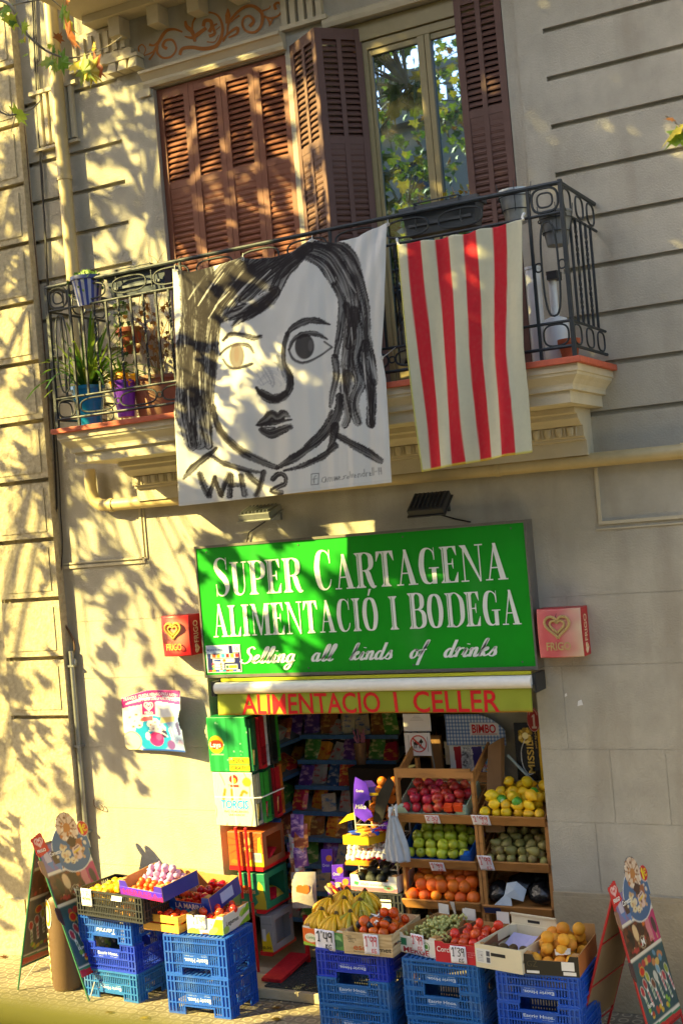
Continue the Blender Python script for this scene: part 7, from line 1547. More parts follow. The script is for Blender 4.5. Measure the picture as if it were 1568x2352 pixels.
# ------------------------------------------------------------------ sweets in the middle of the doorway
MILK = mat('violet_card', '#5a2fc0', .35, .12, 8); YEL = mat('yellow_card', '#e0b416', .4, .1, 8); WIRE = mat('white_wire', '#b8b4aa', .4)
ds = thing('display_stand', 'white wire display stand of sweets between shelves and rack', 'stand', (.1, .3, .1)); b = MB()
for x in (-.10, .26):
    for y in (.12, .42): b.tube([(x, y, .086), (x, y, 1.5)], .008, 6)
for z_ in (.95, 1.14, 1.32): 
    b.tube([(-.10, .12, z_), (.26, .12, z_), (.26, .42, z_+.06), (-.10, .42, z_+.06)], .006, 6, closed=True)
    for k in range(8): b.tube([(-.08+k*.045, .12, z_), (-.08+k*.045, .42, z_+.06)], .003, 4)
b.build('wire_frame', WIRE, ds)
zs_ = lambda a, b: ((1040+a/3.4087)*.6272, (2580+b/3.4087)*.6272)
Y_ = .10
vp = thing('violet_display', 'violet card sweets display with scalloped edge catching the sun', 'display', (at(*zs_(960, 1450), Y_).x, Y_, at(*zs_(960, 1450), Y_).z))
P = [zs_(885, 905), zs_(1030, 980), zs_(1075, 1190), zs_(1010, 1205), zs_(990, 1250), zs_(1030, 1290), zs_(1080, 1330), zs_(1108, 1400), zs_(1050, 1425), zs_(1000, 1465), zs_(880, 1380), zs_(862, 1250), zs_(870, 1000)]
MB().prism([at(*p, Y_) for p in P], (0, .008, 0)).build('card', MILK, vp)
MB().prism([at(*zs_(900, 960), Y_+.05), at(*zs_(1090, 950), Y_+.12), at(*zs_(1180, 1050), Y_+.12), at(*zs_(1170, 1130), Y_+.10), at(*zs_(1060, 1165), Y_+.05)], (0, .012, 0)).build('card', mat('violet_card_dark', '#43248c', .35, .2, 20), vp)
pt_ = MB().text('Crunchies', at(*zs_(900, 1092), Y_-.001), X1_, Z1_, .022, .07, bold=.02).text('Milka', at(*zs_(890, 1300), Y_-.001), X1_, Z1_, .038, .10, bold=.01, lean=.2); pt_.build('lettering', WHITE, vp)
MB().prism([at(*zs_(1062, 1105), Y_+.02), at(*zs_(1168, 1100), Y_+.02), at(*zs_(1170, 1135), Y_+.02), at(*zs_(1066, 1142), Y_+.02)], (0, .004, 0)).build('card', YEL, vp)
g = np.random.default_rng(30)
SW = [mat('sweet_'+n, c, .25, .3, 30) for n, c in (('blue', '#2a4ab0'), ('orange', '#d88a3a'), ('violet', '#5a2a9a'), ('cream', '#e0d0a0'), ('red', '#c01c2c'), ('gold', '#d0a83a'), ('green', '#3a8a3a'))]
def packet(label, p, L, w_, h, rz, m, group, rx=0.0, name='sweet_packet', cat='packet'):
    b = MB(); n = 6
    for i in range(n+1):
        f = i/n; k = max(.08, math.sin(PI*min(max(f, .03), .97))**.5); b.v += [(x*w_/2, -L/2+L*f, z*h/2*k) for x, z in ((-1, 0), (-.7, .8), (.7, .8), (1, 0), (.7, -.8), (-.7, -.8))]
        if i: o = (i-1)*6; b.f += [(o+j, o+(j+1) % 6, o+6+(j+1) % 6, o+6+j) for j in range(6)]; b.m += [0]*6
    b.f += [tuple(range(6))[::-1], tuple(range(n*6, n*6+6))]; b.m += [0, 0]
    b.xf(Matrix.Translation(p) @ Matrix.Rotation(rz, 4, 'Z') @ Matrix.Rotation(rx, 4, 'X')); return tag(b.build(name, m, None, smooth=True), label, cat, group)
yb = thing('yellow_tray', 'sunlit yellow card tray of wrapped pastries on the wire stand', 'tray', (.06, .05, 1.24)); zt2 = at(*zs_(950, 1745), .0).z
a, b_ = at(*zs_(735, 1700), .0), at(*zs_(960, 1755), .0)
MB().obox((a.x, 0, b_.z), (.24, 0, 0), (0, .006, 0), (0, 0, .075)).obox((a.x+.24, -.0, b_.z), (.10, .22, 0), (-.005, .003, 0), (0, 0, .07)).obox((a.x, .006, b_.z), (.245, 0, 0), (.09, .215, 0), (0, 0, .006)).obox((a.x, .007, b_.z+.006), (.006, 0, 0), (.09, .21, 0), (0, 0, .07)).build('tray', YEL, yb)
pp = MB().prism([at(*zs_(680, 1490), .2), at(*zs_(790, 1375), .2), at(*zs_(870, 1350), .2), at(*zs_(885, 1430), .2), at(*zs_(800, 1450), .2)], (0, .006, 0)); pp.build('header_card', YEL, yb)
for i in range(14): packet(('orange pastry packet in the yellow tray', 'blue pastry packet in the yellow tray', 'cream pastry packet in the yellow tray')[i % 3], (a.x+.05+.065*(i % 4)+.02*(i//4), .05+.045*(i//4), b_.z+.07+.012*(i//7)+g.uniform(0, .015)), .11, .07, .03, g.uniform(0, 3), (SW[1], SW[0], SW[5])[i % 3], 'pastry packets in the yellow tray', g.uniform(-.3, .3))
for i in range(10): packet('violet sweet packet right of the yellow tray', (a.x+.30+.035*(i % 4), .12+.05*(i//4), b_.z+.10+.02*(i % 3)), .10, .06, .03, g.uniform(0, 3), SW[2] if i % 3 else SW[4], 'violet packets by the yellow tray', g.uniform(-.5, .2))
# chocolate eggs
EGW = fm('egg_white_foil', '#e6e2dc', rough=.2); EGR = fm('egg_red_foil', '#d01c1c', rough=.2)
def eggx(b):
    for i, f in enumerate(b.f):
        if np.mean([b.v[j][2] for j in f]) < -.008: b.m[i] = 1
eggx.mats = [EGR]; EGG = fruit_mesh('chocolate_egg', [(.0006,-.026),(.012,-.024),(.019,-.012),(.021,-.004),(.020,.006),(.014,.020),(.006,.028),(.0006,.030)], EGW, 12, 0, 20, eggx)
a = at(*zs_(790, 1830+0), .02); zk = lambda a, b: ((1040+a/3.4087)*.6272, (3000+b/3.4087)*.6272)
et = thing('egg_tray', 'tiered tray of white and red foil eggs in the sun', 'tray', (.12, .08, 1.0)); a, b_ = at(*zk(770, 550), .0), at(*zk(980, 585), .0)
MB().obox((a.x, -.01, a.z-.01), (.22, -.0, 0), (0, .30, .10), (0, 0, .02)).build('tray', mat('amber_card', '#d88a1a', .45), et)
for r_ in range(3):
    for c_ in range(8):
        p = at(*zk(805+c_*62-(20 if r_ == 2 else 0)+r_*18, 480-r_*62-c_*3+14*math.sin(c_*2.1)), .04+.06*r_); o = bpy.data.objects.new('chocolate_egg', EGG); COL.objects.link(o); o.location = p; o.scale = (1.15,)*3; o.rotation_euler = (g.normal(0, .25), g.normal(0, .25), g.uniform(0, 6)); tag(o, 'white and red foil chocolate egg in the tiered tray', 'chocolate egg', 'chocolate eggs in the tray')
# violet biscuit boxes, little bags between bananas and shelves
for i, (x, y, z_, w_, h, lb) in enumerate(((470, 560, .30, .10, .20, 'tall violet biscuit box left of the egg tray'), (600, 640, .22, .10, .12, 'violet biscuit box with orange roundel above the bananas'), (640, 760, .16, .13, .09, 'lower violet biscuit box above the bananas'))):
    p = at(*zk(x, y+110), z_); t = thing('biscuit_box', lb, 'box', (p.x, z_, p.z), 'violet biscuit boxes above the bananas'); M = Matrix.Translation(p) @ Matrix.Rotation(R(18), 4, 'Z') @ Matrix.Rotation(R(-12), 4, 'X')
    MB().box(0, 0, 0, w_, .09, h).xf(M).build('box', MILK, t, bevel=.003); MB().lathe([(.0005, 0), (.028, 0)], (0, 0, 0), 14, caps=False).xf(M @ Matrix.Translation((w_*.7, -.002, h*.6)) @ Matrix.Rotation(R(90), 4, 'X')).text('Oreo', (0, 0, 0), X1_, Z1_, .001, .001).build('roundel', SW[1], t)
    MB().text('Oreo', (.01, -.001, h*.25), X1_, Z1_, .026, .06).xf(M).build('lettering', WHITE, t)
for i in range(12):
    p = at(*zk(560+30*(i % 6)+20*(i//6), 880-20*(i % 3)+35*(i//6)), .02+.03*(i % 3)); packet('%s sweet packet behind the bananas' % ('white', 'gold', 'violet', 'red')[i % 4], p, .09, .055, .03, g.uniform(0, 3), (SW[3], SW[5], SW[2], SW[4])[i % 4], 'sweet packets behind the bananas', g.uniform(.6, 1.4))
tag(MB().obox((at(*zk(630, 950), .06).x, .06, at(*zk(630, 960), .06).z), (.20, .02, 0), (-.01, .12, 0), (0, 0, .06)).build('red_tray', mat('salmon_card', '#c8443a', .5), None), 'salmon red card tray of sweets just behind the bananas', 'tray')

# ------------------------------------------------------------------ snack shelves inside on the left
SHM = mat('shelf_metal', '#6d7a84', .5, .2, 10); RIM = mat('shelf_label_rail', '#3f6a9a', .5, .3, 40)
SF = thing('snack_shelf', 'sloping metal shelves crowded with snack bags inside the shop', 'shelf', (-.6, 1.0, .1))
g = np.random.default_rng(70); BAGC = [mat('bag_'+n, c, .3, .3, 12, rnd=.25, stain=(13, (1, 1, 2), .50, .62, c2)) for n, c, c2 in (('red', '#b8242e', '#e0b050'), ('amber', '#c8902e', '#a83020'), ('green', '#4a8a38', '#d8d090'), ('cream', '#c8b898', '#3f6aa0'), ('brown', '#8a4a2c', '#d8a860'), ('blue', '#3a5aa0', '#d8d8d8'), ('purple', '#60388a', '#c8a0c0'), ('grey', '#a0a09c', '#b83030'))]
BN = ('red', 'amber', 'green', 'cream', 'brown', 'blue', 'purple', 'grey')
b = MB(); rr_ = MB(); levels = [.35, .62, .90, 1.18, 1.48, 1.80, 2.1]
for li, z_ in enumerate(levels):
    b.obox((-1.30, .42, z_), (0, 1.9, 0), (-.45, 0, .22), (0.006, 0, .012)); rr_.obox((-1.296, .42, z_-.005), (0, 1.9, 0), (-.006, 0, 0), (0, 0, .035))
    for col in range(9):
        y = .50+.20*col; k = int(g.integers(8)); p = Vector((-1.40-.03*g.random(), y+g.uniform(-.02, .02), z_+.11+g.uniform(0, .03)))
        if g.random() < .55: packet('%s snack bag on the %s shelf, place %d from the door' % (BN[k], ('lowest', 'second', 'third', 'fourth', 'fifth', 'sixth', 'top')[li], col+1), p, .22, .17, .09, g.uniform(-.2, .2)+PI/2*0, BAGC[k], 'snack bags on the inner shelves', R(62), 'snack_bag', 'snack bag')
        else:
            M = Matrix.Translation(p+Vector((-.03, 0, -.06))) @ Matrix.Rotation(g.uniform(-.15, .15), 4, 'Z') @ Matrix.Rotation(R(28), 4, 'Y'); bb = MB().box(-.12, -.07, 0, .08, .07, .10+.05*g.random()).xf(M); tag(bb.build('snack_box', BAGC[k], None, bevel=.004), '%s snack box on the %s shelf, place %d from the door' % (BN[k], ('lowest', 'second', 'third', 'fourth', 'fifth', 'sixth', 'top')[li], col+1), 'snack box', 'snack boxes on the inner shelves')
b.build('shelf_board', SHM, SF); rr_.build('label_rail', RIM, SF)
# second bank facing the street, stepping down towards the door
S2_ = thing('snack_shelf', 'stepped snack stand facing the street behind the red rack', 'shelf', (-.6, .8, .1)); b = MB(); rr_ = MB(); g = np.random.default_rng(71)
for li in range(8):
    z_ = .26+.225*li; y = .70+.085*li; b.obox((-1.25, y, z_), (1.05, 0, 0), (0, .30, .10), (0, 0, .012)); rr_.obox((-1.25, y-.004, z_-.01), (1.05, 0, 0), (0, .004, 0), (0, 0, .04))
    for col in range(7):
        k = int(g.integers(8)); x = -1.17+.15*col; M = Matrix.Translation((x, y+.03, z_+.02)) @ Matrix.Rotation(g.uniform(-.6, .6), 4, 'Z') @ Matrix.Rotation(R(-32+g.uniform(-14, 14)), 4, 'X') @ Matrix.Rotation(g.uniform(-.22, .22), 4, 'Y')
        lb = '%s packet in row %d of the stepped stand, column %d from the left' % (BN[k], li+1, col+1)
        if g.random() < .5: tag(MB().box(-.068, 0, 0, .068, .06, .17+.08*g.random()).xf(M).build('snack_box', BAGC[k], None, bevel=.004), lb.replace('packet', 'box'), 'snack box', 'boxes on the stepped stand')
        else: packet(lb, M @ Vector((0, .03, .11)), .25, .175, .09, g.uniform(-.25, .25), BAGC[k], 'bags on the stepped stand', R(70), 'snack_bag', 'snack bag')
b.build('shelf_board', SHM, S2_); rr_.build('label_rail', RIM, S2_)
# bottle shelves at the back
BS = thing('bottle_shelf', 'dark shelves of bottles at the back of the shop', 'shelf', (0, 3.2, .1)); b = MB(); rr_ = MB()
for z_ in (1.3, 1.75, 2.2): b.box(-1.2, 3.0, z_, 1.8, 3.4, z_+.03); rr_.box(-1.2, 2.985, z_-.01, 1.8, 2.999, z_+.04)
b.build('shelf_board', DARK, BS); rr_.build('label_rail', mat('price_rail_yellow', '#8a7f3a', .6, .4, 30), BS)
g = np.random.default_rng(72); BT = [mat('bottle_'+n, c, .15, .2, 8, rnd=.2) for n, c in (('green', '#2c4a30'), ('brown', '#4a3020'), ('clear', '#8a9aa0'), ('gold', '#9a7a30'))]
bme = [MB().lathe([(.036, 0), (.038, .01), (.038, .17), (.028, .21), (.014, .24), (.014, .30), (.016, .305)], (0, 0, 0), 12) for _ in range(1)][0]
proto_b = None
for z_ in (1.331, 1.781, 2.231):
    for i in range(24):
        k = int(g.integers(4)); o = bme.build('bottle', BT[k], None, smooth=True, org=(0, 0, 0)) if proto_b is None else proto_b.copy()
        if proto_b is None: proto_b = o
        else: COL.objects.link(o)
        o.material_slots[0].link = 'OBJECT'; o.material_slots[0].material = BT[k]; o.location = (-1.1+.12*i, 3.12+.08*(i % 2), z_); tag(o, 'dark bottle standing on the shelves at the back of the shop', 'bottle', 'bottles at the back of the shop')
gl = thing('glass_jar', 'tall glass of striped straws on the dark counter inside', 'jar', (0, 1.2, 1.4)); p = at(830, 1755, 1.2); MB().lathe([(.045, 0), (.06, .20), (.062, .205)], p, 16).build('glass', mat('amber_tumbler', '#8a6a50', .15, .3, 30), gl, smooth=True)
b = MB()
for i in range(9): b.tube([p+Vector((.03*math.cos(i), .03*math.sin(i), .12)), p+Vector((.055*math.cos(i*1.7), .05*math.sin(i*1.7), .26+.03*(i % 3)))], .008, 6)
b.build('straws', mat('pink_straw', '#c07a9a', .4, .4, 60), gl); tag(MB().box(-.6, 1.0, .1, .5, 1.5, p.z).build('counter', DARK, None), 'dark shop counter carrying the glass of straws', 'counter')

# ------------------------------------------------------------------ red wire rack with snack cartons at the left of the doorway
zr2 = lambda a, b: ((700+a/1.96)*.6272, (2550+b/1.96)*.6272)
YR = -.12
RR = thing('red_rack', 'red metal rack of snack cartons leaning in the left of the doorway', 'rack', (-1.1, -.1, .115))
b = MB()
for pts in (([(318, 940), (345, 1200), (370, 1450)], YR-.03), ([(388, 945), (410, 1200), (432, 1470)], YR-.03), ([(440, 1480), (465, 1780), (492, 2060)], YR-.02)):
    b.tube([at(*zr2(*p), pts[1]) for p in pts[0]], .013, 8)
b.build('post', RED, RR, smooth=True)
def rshelf(l, r, xr, yr, Y=YR):
    """red shelf: front edge from photo point l to r, running back to (xr, yr)"""
    a, b_ = at(*zr2(*l), Y), at(*zr2(*r), Y); e = ax(*zr2(xr, yr), b_.x); d = max(.25, min(.5, e.y-Y)); MB().box(a.x, Y, a.z-.035, b_.x, Y+d, a.z).build('shelf', RED, RR); return a, b_, d
s1 = rshelf((275, 1215), (515, 1220), 725, 1145); s2_ = rshelf((470, 1530), (525, 1530), 735, 1432); s3_ = rshelf((495, 1830), (578, 1835), 752, 1728)
P0, P1, P2, P3 = at(*zr2(505, 2035), -.36), at(*zr2(645, 2030), -.36), ax(*zr2(810, 1920), at(*zr2(645, 2030), -.28).x), None
bs = MB(); bs.obox((P0.x, -.36, P0.z-.012), (P1.x-P0.x, 0, 0), (.0, .50, .05), (0, 0, .028)); bs.build('base_board', mat('worn_red_paint', '#c01c26', .55, .2, 20, .3, 60, stain=(12, (1, 1, 1), .6, .8, '#8a1a20')), RR)
MB().tube([(P1.x-.03, .16, .10), (P1.x-.03, .17, .50)], .022, 8).build('upright', RED, RR); MB().tube([(P1.x-.05, -.28, .092), (P1.x-.05, -.28, P0.z-.013)], .022, 8).build('castor', GREYM, RR)
def snack_carton(label, l, r, zb, zt_, dep, front, sidem, cvf, words, Y=YR, hole=True, wm=WHITE, side_parts=None, group='snack cartons at the left of the doorway'):
    """display carton: printed front towards the street, torn opening in its right side"""
    x0, x1 = l, r; t = thing('snack_carton', label, 'carton', ((x0+x1)/2, Y, zb), group)
    b = MB(); b.box(x0, Y, zb, x1, Y+.005, zt_).box(x0, Y+.0055, zb, x0+.005, Y+dep, zt_).box(x0+.0055, Y+dep-.005, zb, x1, Y+dep, zt_).box(x0+.0055, Y+.0055, zb, x1-.0055, Y+dep-.0055, zb+.005, 1).box(x0+.0055, Y+.0055, zt_-.005, x1-.0055, Y+dep-.0055, zt_)
    H = zt_-zb
    if hole: b.box(x1-.005, Y+.0055, zb, x1, Y+dep-.0055, zb+H*.18, 2).box(x1-.005, Y+.0055, zb+H*.1801, x1, Y+dep*.18, zt_, 2).box(x1-.005, Y+dep*.86, zb+H*.1801, x1, Y+dep-.0055, zt_, 2).box(x1-.005, Y+dep*.1801, zb+H*.84, x1, Y+dep*.8599, zt_, 2)
    else: b.box(x1-.005, Y+.0055, zb, x1, Y+dep-.0055, zt_, 2)
    b.build('carton', [front, KRAFT, sidem], t)
    if cvf is not None: cvf.c *= .78; cvf.flat('printed_front', (x0, Y-.0008, zb), (x1-x0, 0, 0), (0, 0, H), PRINT, t, .0006)
    if words:
        w_ = MB()
        for (s_, fx, fz, fh, fw, *e) in words: w_.text(s_, (x0+(x1-x0)*fx, Y-.001, zb+H*fz), X1_, Z1_, H*fh, (x1-x0)*fw, bold=e[0] if e else .02, lean=e[1] if len(e) > 1 else 0)
        w_.build('lettering', wm, t)
    return t
GC = mat('green_card', '#1f8a48', .35, .12, 8); DGC = mat('dark_green_card', '#1c4a34', .35, .3, 10)
def zpt(p, Y=YR): return at(*zr2(*p), Y)
xa, xb = zpt((120, 300)).x, zpt((405, 300)).x; zt0, zb0, zb1 = zpt((260, 150)).z, zpt((290, 545)).z, zpt((310, 930)).z
cv = Canvas(60, 80, 60, 80, '#1d9448'); [cv.rect(x, 0, x+6, 80, '#2aa656') for x in (8, 22, 40, 52)]; cv.rect(29, 0, 30, 80, '#157a3a'); cv.ell(12, 40, 11, 13, '#e8b41c'); cv.ell(12, 40, 10.5, 7, '#d8301c'); cv.rect(4, 25, 22, 26, '#c8d8b8'); cv.rect(30, 12, 60, 21, '#e8d81c'); cv.rect(30, 2, 60, 10, '#e8d81c')
cv.speck(16, .8, ['#a8dcb8'], 5)
t = snack_carton('bright green crisps carton on top of the pile under the awning', xa, xb, zb0+.002, zt0, .38, GC, DGC, cv, [('Lays', .05, .455, .085, .27, .02)], hole=False)
w_ = MB().text('+20%', (xa+(xb-xa)*.58, YR-.001, zb0+(zt0-zb0)*.175), X1_, Z1_, (zt0-zb0)*.07, (xb-xa)*.3).text('GRATIS', (xa+(xb-xa)*.54, YR-.001, zb0+(zt0-zb0)*.045), X1_, Z1_, (zt0-zb0)*.07, (xb-xa)*.4); w_.build('lettering', BLACKP, t)
cv = Canvas(70, 80, 56, 64, '#efe8c8')
for i in range(9):
    q = [(-10+i*11, 80), (-2+i*11, 62), (-8+i*12, 44), (2+i*11, 24), (-4+i*11, 0)]; cv.line(q, 1.3, '#2a8ac8' if i % 2 else '#d8922a')
cv.ell(36, 46, 24, 20, '#efe8c8'); cv.rect(12, 4, 58, 34, '#efe8c8'); [cv.line(q, 5, '#d8862a') for q in ([(16, 40), (20, 54)], [(32, 40), (32, 54)], [(46, 42), (52, 52), (58, 50)])]; cv.ell(37, 70, 8, 7, '#c81c24'); cv.ell(37, 68, 4, 4, '#e8c02a'); cv.ell(60, 66, 8, 7, '#e8a030'); cv.rect(30, 58, 46, 62, '#a83a30')
cv.rect(0, 42, 70, 44, '#f6f4ea'); cv.rect(34, 0, 36, 80, '#f6f4ea')
t = snack_carton('cream carton with wavy print and blue lettering under the green one', xa+.02, xb+.012, zb1, zb0-.003, .38, WC, DGC, cv, [('TORCIS', .14, .33, .15, .70, .03, .1)], hole=False, wm=mat('cyan_ink', '#1c9ad0', .4))
w_ = MB().text('MAS TORCIENTES', (xa+.11, YR-.001, zb1+(zb0-zb1)*.25), X1_, Z1_, .018, (xb-xa)*.6).text('QUE NUNCA!', (xa+.15, YR-.001, zb1+(zb0-zb1)*.19), X1_, Z1_, .018, (xb-xa)*.4).text('Tosfrit', (xa+.17, YR-.0012, zb1+(zb0-zb1)*.73), X1_, Z1_, .02, .09); w_.build('lettering', mat('brick_ink', '#b0402a', .5), t)
# packets wrapped in clear film at the right sides of the two cartons
g = np.random.default_rng(80); FILM = glass_mat('clear_film', .12, alpha=1.0, rough=.12)
for j, (z0, z1) in enumerate(((zb0+.01, zt0-.02), (zb1+.01, zb0-.02))):
    y = YR+.0; 
    for i in range(5):
        H = (z1-z0); yy0 = y+.01+.095*i; x1 = xb+.03+.03*(i % 2)
        nm = ('green', 'red', 'white', 'black', 'lime') if j == 0 else ('clear', 'lime', 'dark green', 'red', 'orange'); cc = (('#1f5a3a', '#b8202c', '#d8dadc', '#2a2a26', '#3aa038') if j == 0 else ('#8a8a80', '#3ac03a', '#2a5a34', '#b8242c', '#c8702a'))[i]
        t = thing('display_box', '%s snack box wrapped in film, %s row of the pile, place %d back' % (nm[i], ('upper', 'lower')[j], i+1), 'box', (x1, yy0, z0), 'wrapped boxes beside the cartons'); b = MB(); x0 = x1-.12
        b.box(x0+.12-.004, yy0, z0+H*.42, x1+.0, yy0+.085, z1).box(x0, yy0, z0, x1, yy0+.004, z1-.001).box(x0, yy0+.081, z0, x1, yy0+.085, z1-.0011).box(x0, yy0+.0041, z0, x1-.0005, yy0+.0809, z0+.03).build('box', mat('wrapped_'+nm[i].replace(' ', '_'), cc, .3, .25, 20), t)
        if i % 2 == 0 or j: packet('%s snack packet inside the wrapped %s box, %s row' % (('yellow', 'red', 'silver', 'orange', 'crimson')[i], nm[i], ('upper', 'lower')[j]), (x1-.04, yy0+.042, z0+.03+.08), .13, .06, .03, g.uniform(-.2, .2), (SW[5], SW[4], BAGC[7], SW[1], SW[4])[i], 'packets in the wrapped boxes', R(80))
    fl_ = MB().poly([(xb+.065, YR, z0), (xb+.072, YR+.46, z0), (xb+.07, YR+.46, z1), (xb+.066, YR, z1)]).poly([(xb+.066, YR, z1), (xb+.07, YR+.46, z1), (xb-.1, YR+.46, z1+.01), (xb-.1, YR, z1+.01)]); tag(fl_.build('clear_wrap', FILM, None), 'clear film round the %s row of wrapped snack boxes' % ('upper', 'lower')[j], 'film', 'clear films on the carton pile')
st_ = MB().tube([(xb+.014, YR-.004, zb1+(zb0-zb1)*.53), (xb+.075, YR+.02, zb1+(zb0-zb1)*.53), (xb+.08, YR+.40, zb1+(zb0-zb1)*.53)], .006, 6); tag(st_.build('white_strap', mat('packing_strap', '#e2e0da', .4), None), 'white packing strap round the cream carton', 'strap')
# three torn cartons on the red shelves
ORG_ = mat('snack_orange_card', '#c8602a', .4, .12, 8); ORS = mat('snack_brown_card', '#9a5a3a', .5, .15, 8); GRS = mat('snack_green_card', '#2a7a58', .4, .12, 8); GYS = mat('snack_grey_card', '#8f8f92', .45, .1, 8)
cv = Canvas(60, 60, 56, 56, '#cc6428'); [cv.line([(34, 40), (34+40*math.cos(q), 40+40*math.sin(q))], 2, '#b04a24', False) for q in np.linspace(0, 6.1, 16)]; cv.ell(34, 44, 6, 7, '#d8b060'); cv.poly([(24, 0), (60, 0), (60, 24), (52, 18), (40, 14)], '#e0b41c'); cv.poly([(50, 14), (58, 20), (56, 52), (52, 50)], '#e8c82a'); cv.ell(9, 8, 6, 4, '#e07a2a'); cv.rect(42, 8, 56, 24, '#d8d4d4'); [cv.rect(43+i*2, 12, 44+i*2, 22, '#6a6468') for i in range(6)]
x0, x1 = zpt((262, 1000)).x, zpt((508, 1000)).x; snack_carton('orange snack carton with sunburst print behind the red posts', x0, x1, s1[0].z+.001, zpt((380, 975)).z, .36, ORG_, ORS, cv, [('Frit', .42, .44, .11, .30, .03), ('0,35', .68, .04, .06, .22, .01)], wm=mat('cream_yellow_ink', '#e8c050', .4))
cv = Canvas(60, 60, 56, 56, '#2f8a62'); cv.poly([(26, 0), (60, 0), (60, 10), (54, 40), (46, 48), (42, 36), (46, 26), (36, 22), (42, 12)], '#c8b02a'); cv.poly([(4, 26), (26, 26), (20, 40), (8, 38)], '#c85a20'); cv.rect(0, 46, 60, 47, '#1f6a48')
x0, x1 = zpt((338, 1300)).x, zpt((525, 1300)).x; snack_carton('green snack carton with yellow corn print on the middle red shelf', x0, x1, s2_[0].z+.001, zpt((430, 1272)).z, .38, GRS, GRS, cv, [('Doritos', .02, .44, .13, .60, .02)], wm=mat('orange_white_ink', '#e8a060', .4))
cv = Canvas(30, 60, 30, 56, '#9a9a9c'); cv.poly([(0, 0), (30, 0), (22, 34), (0, 20)], '#e8c81a'); cv.rect(3, 18, 12, 38, '#e0dede'); cv.rect(0, 46, 30, 47, '#7a7a7c')
x0, x1 = zpt((505, 1700)).x, zpt((578, 1700)).x+.005; t = snack_carton('grey and yellow snack carton with torn window on the lowest red shelf', x0, x1, s3_[0].z+.001, zpt((550, 1580)).z, .36, GYS, GYS, cv, [('0,35', .05, .08, .07, .8, .02)], wm=BLACKP)
MB().text('BOCA BITS', (x1+.0, YR+.30, s3_[0].z+.20), (0, 1, 0), (0, 0, 1), .03, .05, bold=.02).build('lettering', REDINK, t)
for i, (x, y, z_, m) in enumerate(((s1[1].x-.06, YR+.20, s1[0].z+.03, SW[4]), (s2_[1].x-.05, YR+.20, s2_[0].z+.04, SW[4]), (s2_[1].x-.09, YR+.14, s2_[0].z+.04, SW[1]), (s2_[1].x-.05, YR+.28, s2_[0].z+.04, SW[5]))):
    packet(('red packet left inside the orange carton', 'red packet inside the green carton', 'orange packet inside the green carton', 'gold packet at the back of the green carton')[i], (x, y, z_+.04), .14, .11, .05, .5*i, m, 'packets inside the torn cartons', R(30))
for i in range(7):
    p = at(*zr2(760+25*(i % 2), 930+70*i), .18); packet('clear and %s bag hanging beside the red rack, %s' % (('violet', 'dark', 'brown')[i % 3], ('topmost', 'second from the top', 'third from the top', 'in the middle', 'third from the bottom', 'second from the bottom', 'lowest')[i]), p, .20, .13, .06, .3*i, (BAGC[6], BAGC[4], BAGC[7])[i % 3], 'bags hanging beside the red rack', R(80), 'snack_bag', 'snack bag')
p = at(*zr2(810, 1390), .06); t = packet('clear bag with an orange heart label hanging by the red rack', p, .30, .22, .07, .25, mat('clear_toast_bag', '#a89a90', .2, .3, 12), 'bags hanging beside the red rack', R(82), 'snack_bag', 'snack bag')
cv = Canvas(10, 10, 20, 20, '#d8682a'); cv.keep = (np.maximum(cv.ellm(3, 7, 3, 3), np.maximum(cv.ellm(7, 7, 3, 3), cv.polym([(.4, 5.6), (5, 0), (9.6, 5.6)]))) > .5).astype(float); cv.flat('label', (p.x-.06, p.y-.045, p.z-.09), (.13, .03, 0), (0, 0, .15), PRINT, None, .001).parent = None
hb = [o for o in COL.objects if o.name.startswith('label') and o.type == 'MESH'][-1]; hb.parent = t; hb.location = hb.location-t.location
# mesh mat on the step, low black crate
mm = mat('rubber_mat', '#3a3a38', .8, .3, 60, .6, 90); a = at(*zr2(760, 2090), -.2)
b = MB(); W0, W1, Y0_, Y1_ = -.78, .16, -.44, .28
for i in range(24): b.tube([(W0+i*.031, Y0_+.012*math.sin(i), .097), (W0+i*.031, Y1_, .097)], .006, 4)
for i in range(24): b.tube([(W0, Y0_+.03*i, .099), (W1, Y0_+.03*i, .099)], .006, 4)
b.box(W0, Y0_, .0885, W1, Y1_, .0935); tag(b.build('door_mat', mm, None), 'black rubber mesh mat lying on the doorstep', 'mat')
ck3 = thing('black_crate', 'open black crate on the floor between mat and shelves', 'crate', local=True, group='black lattice crates'); crate_parts(.50, .34, .26, False, False).build('body', CRK, ck3); ck3.location = (-.28, .62, .0865)
tag(MB().box(-.52, .44, .365, -.05, .52, .385).build('wooden_lath', mat('ochre_wood', '#b98a3a', .6), None), 'ochre wooden lath lying on the open black crate', 'lath')
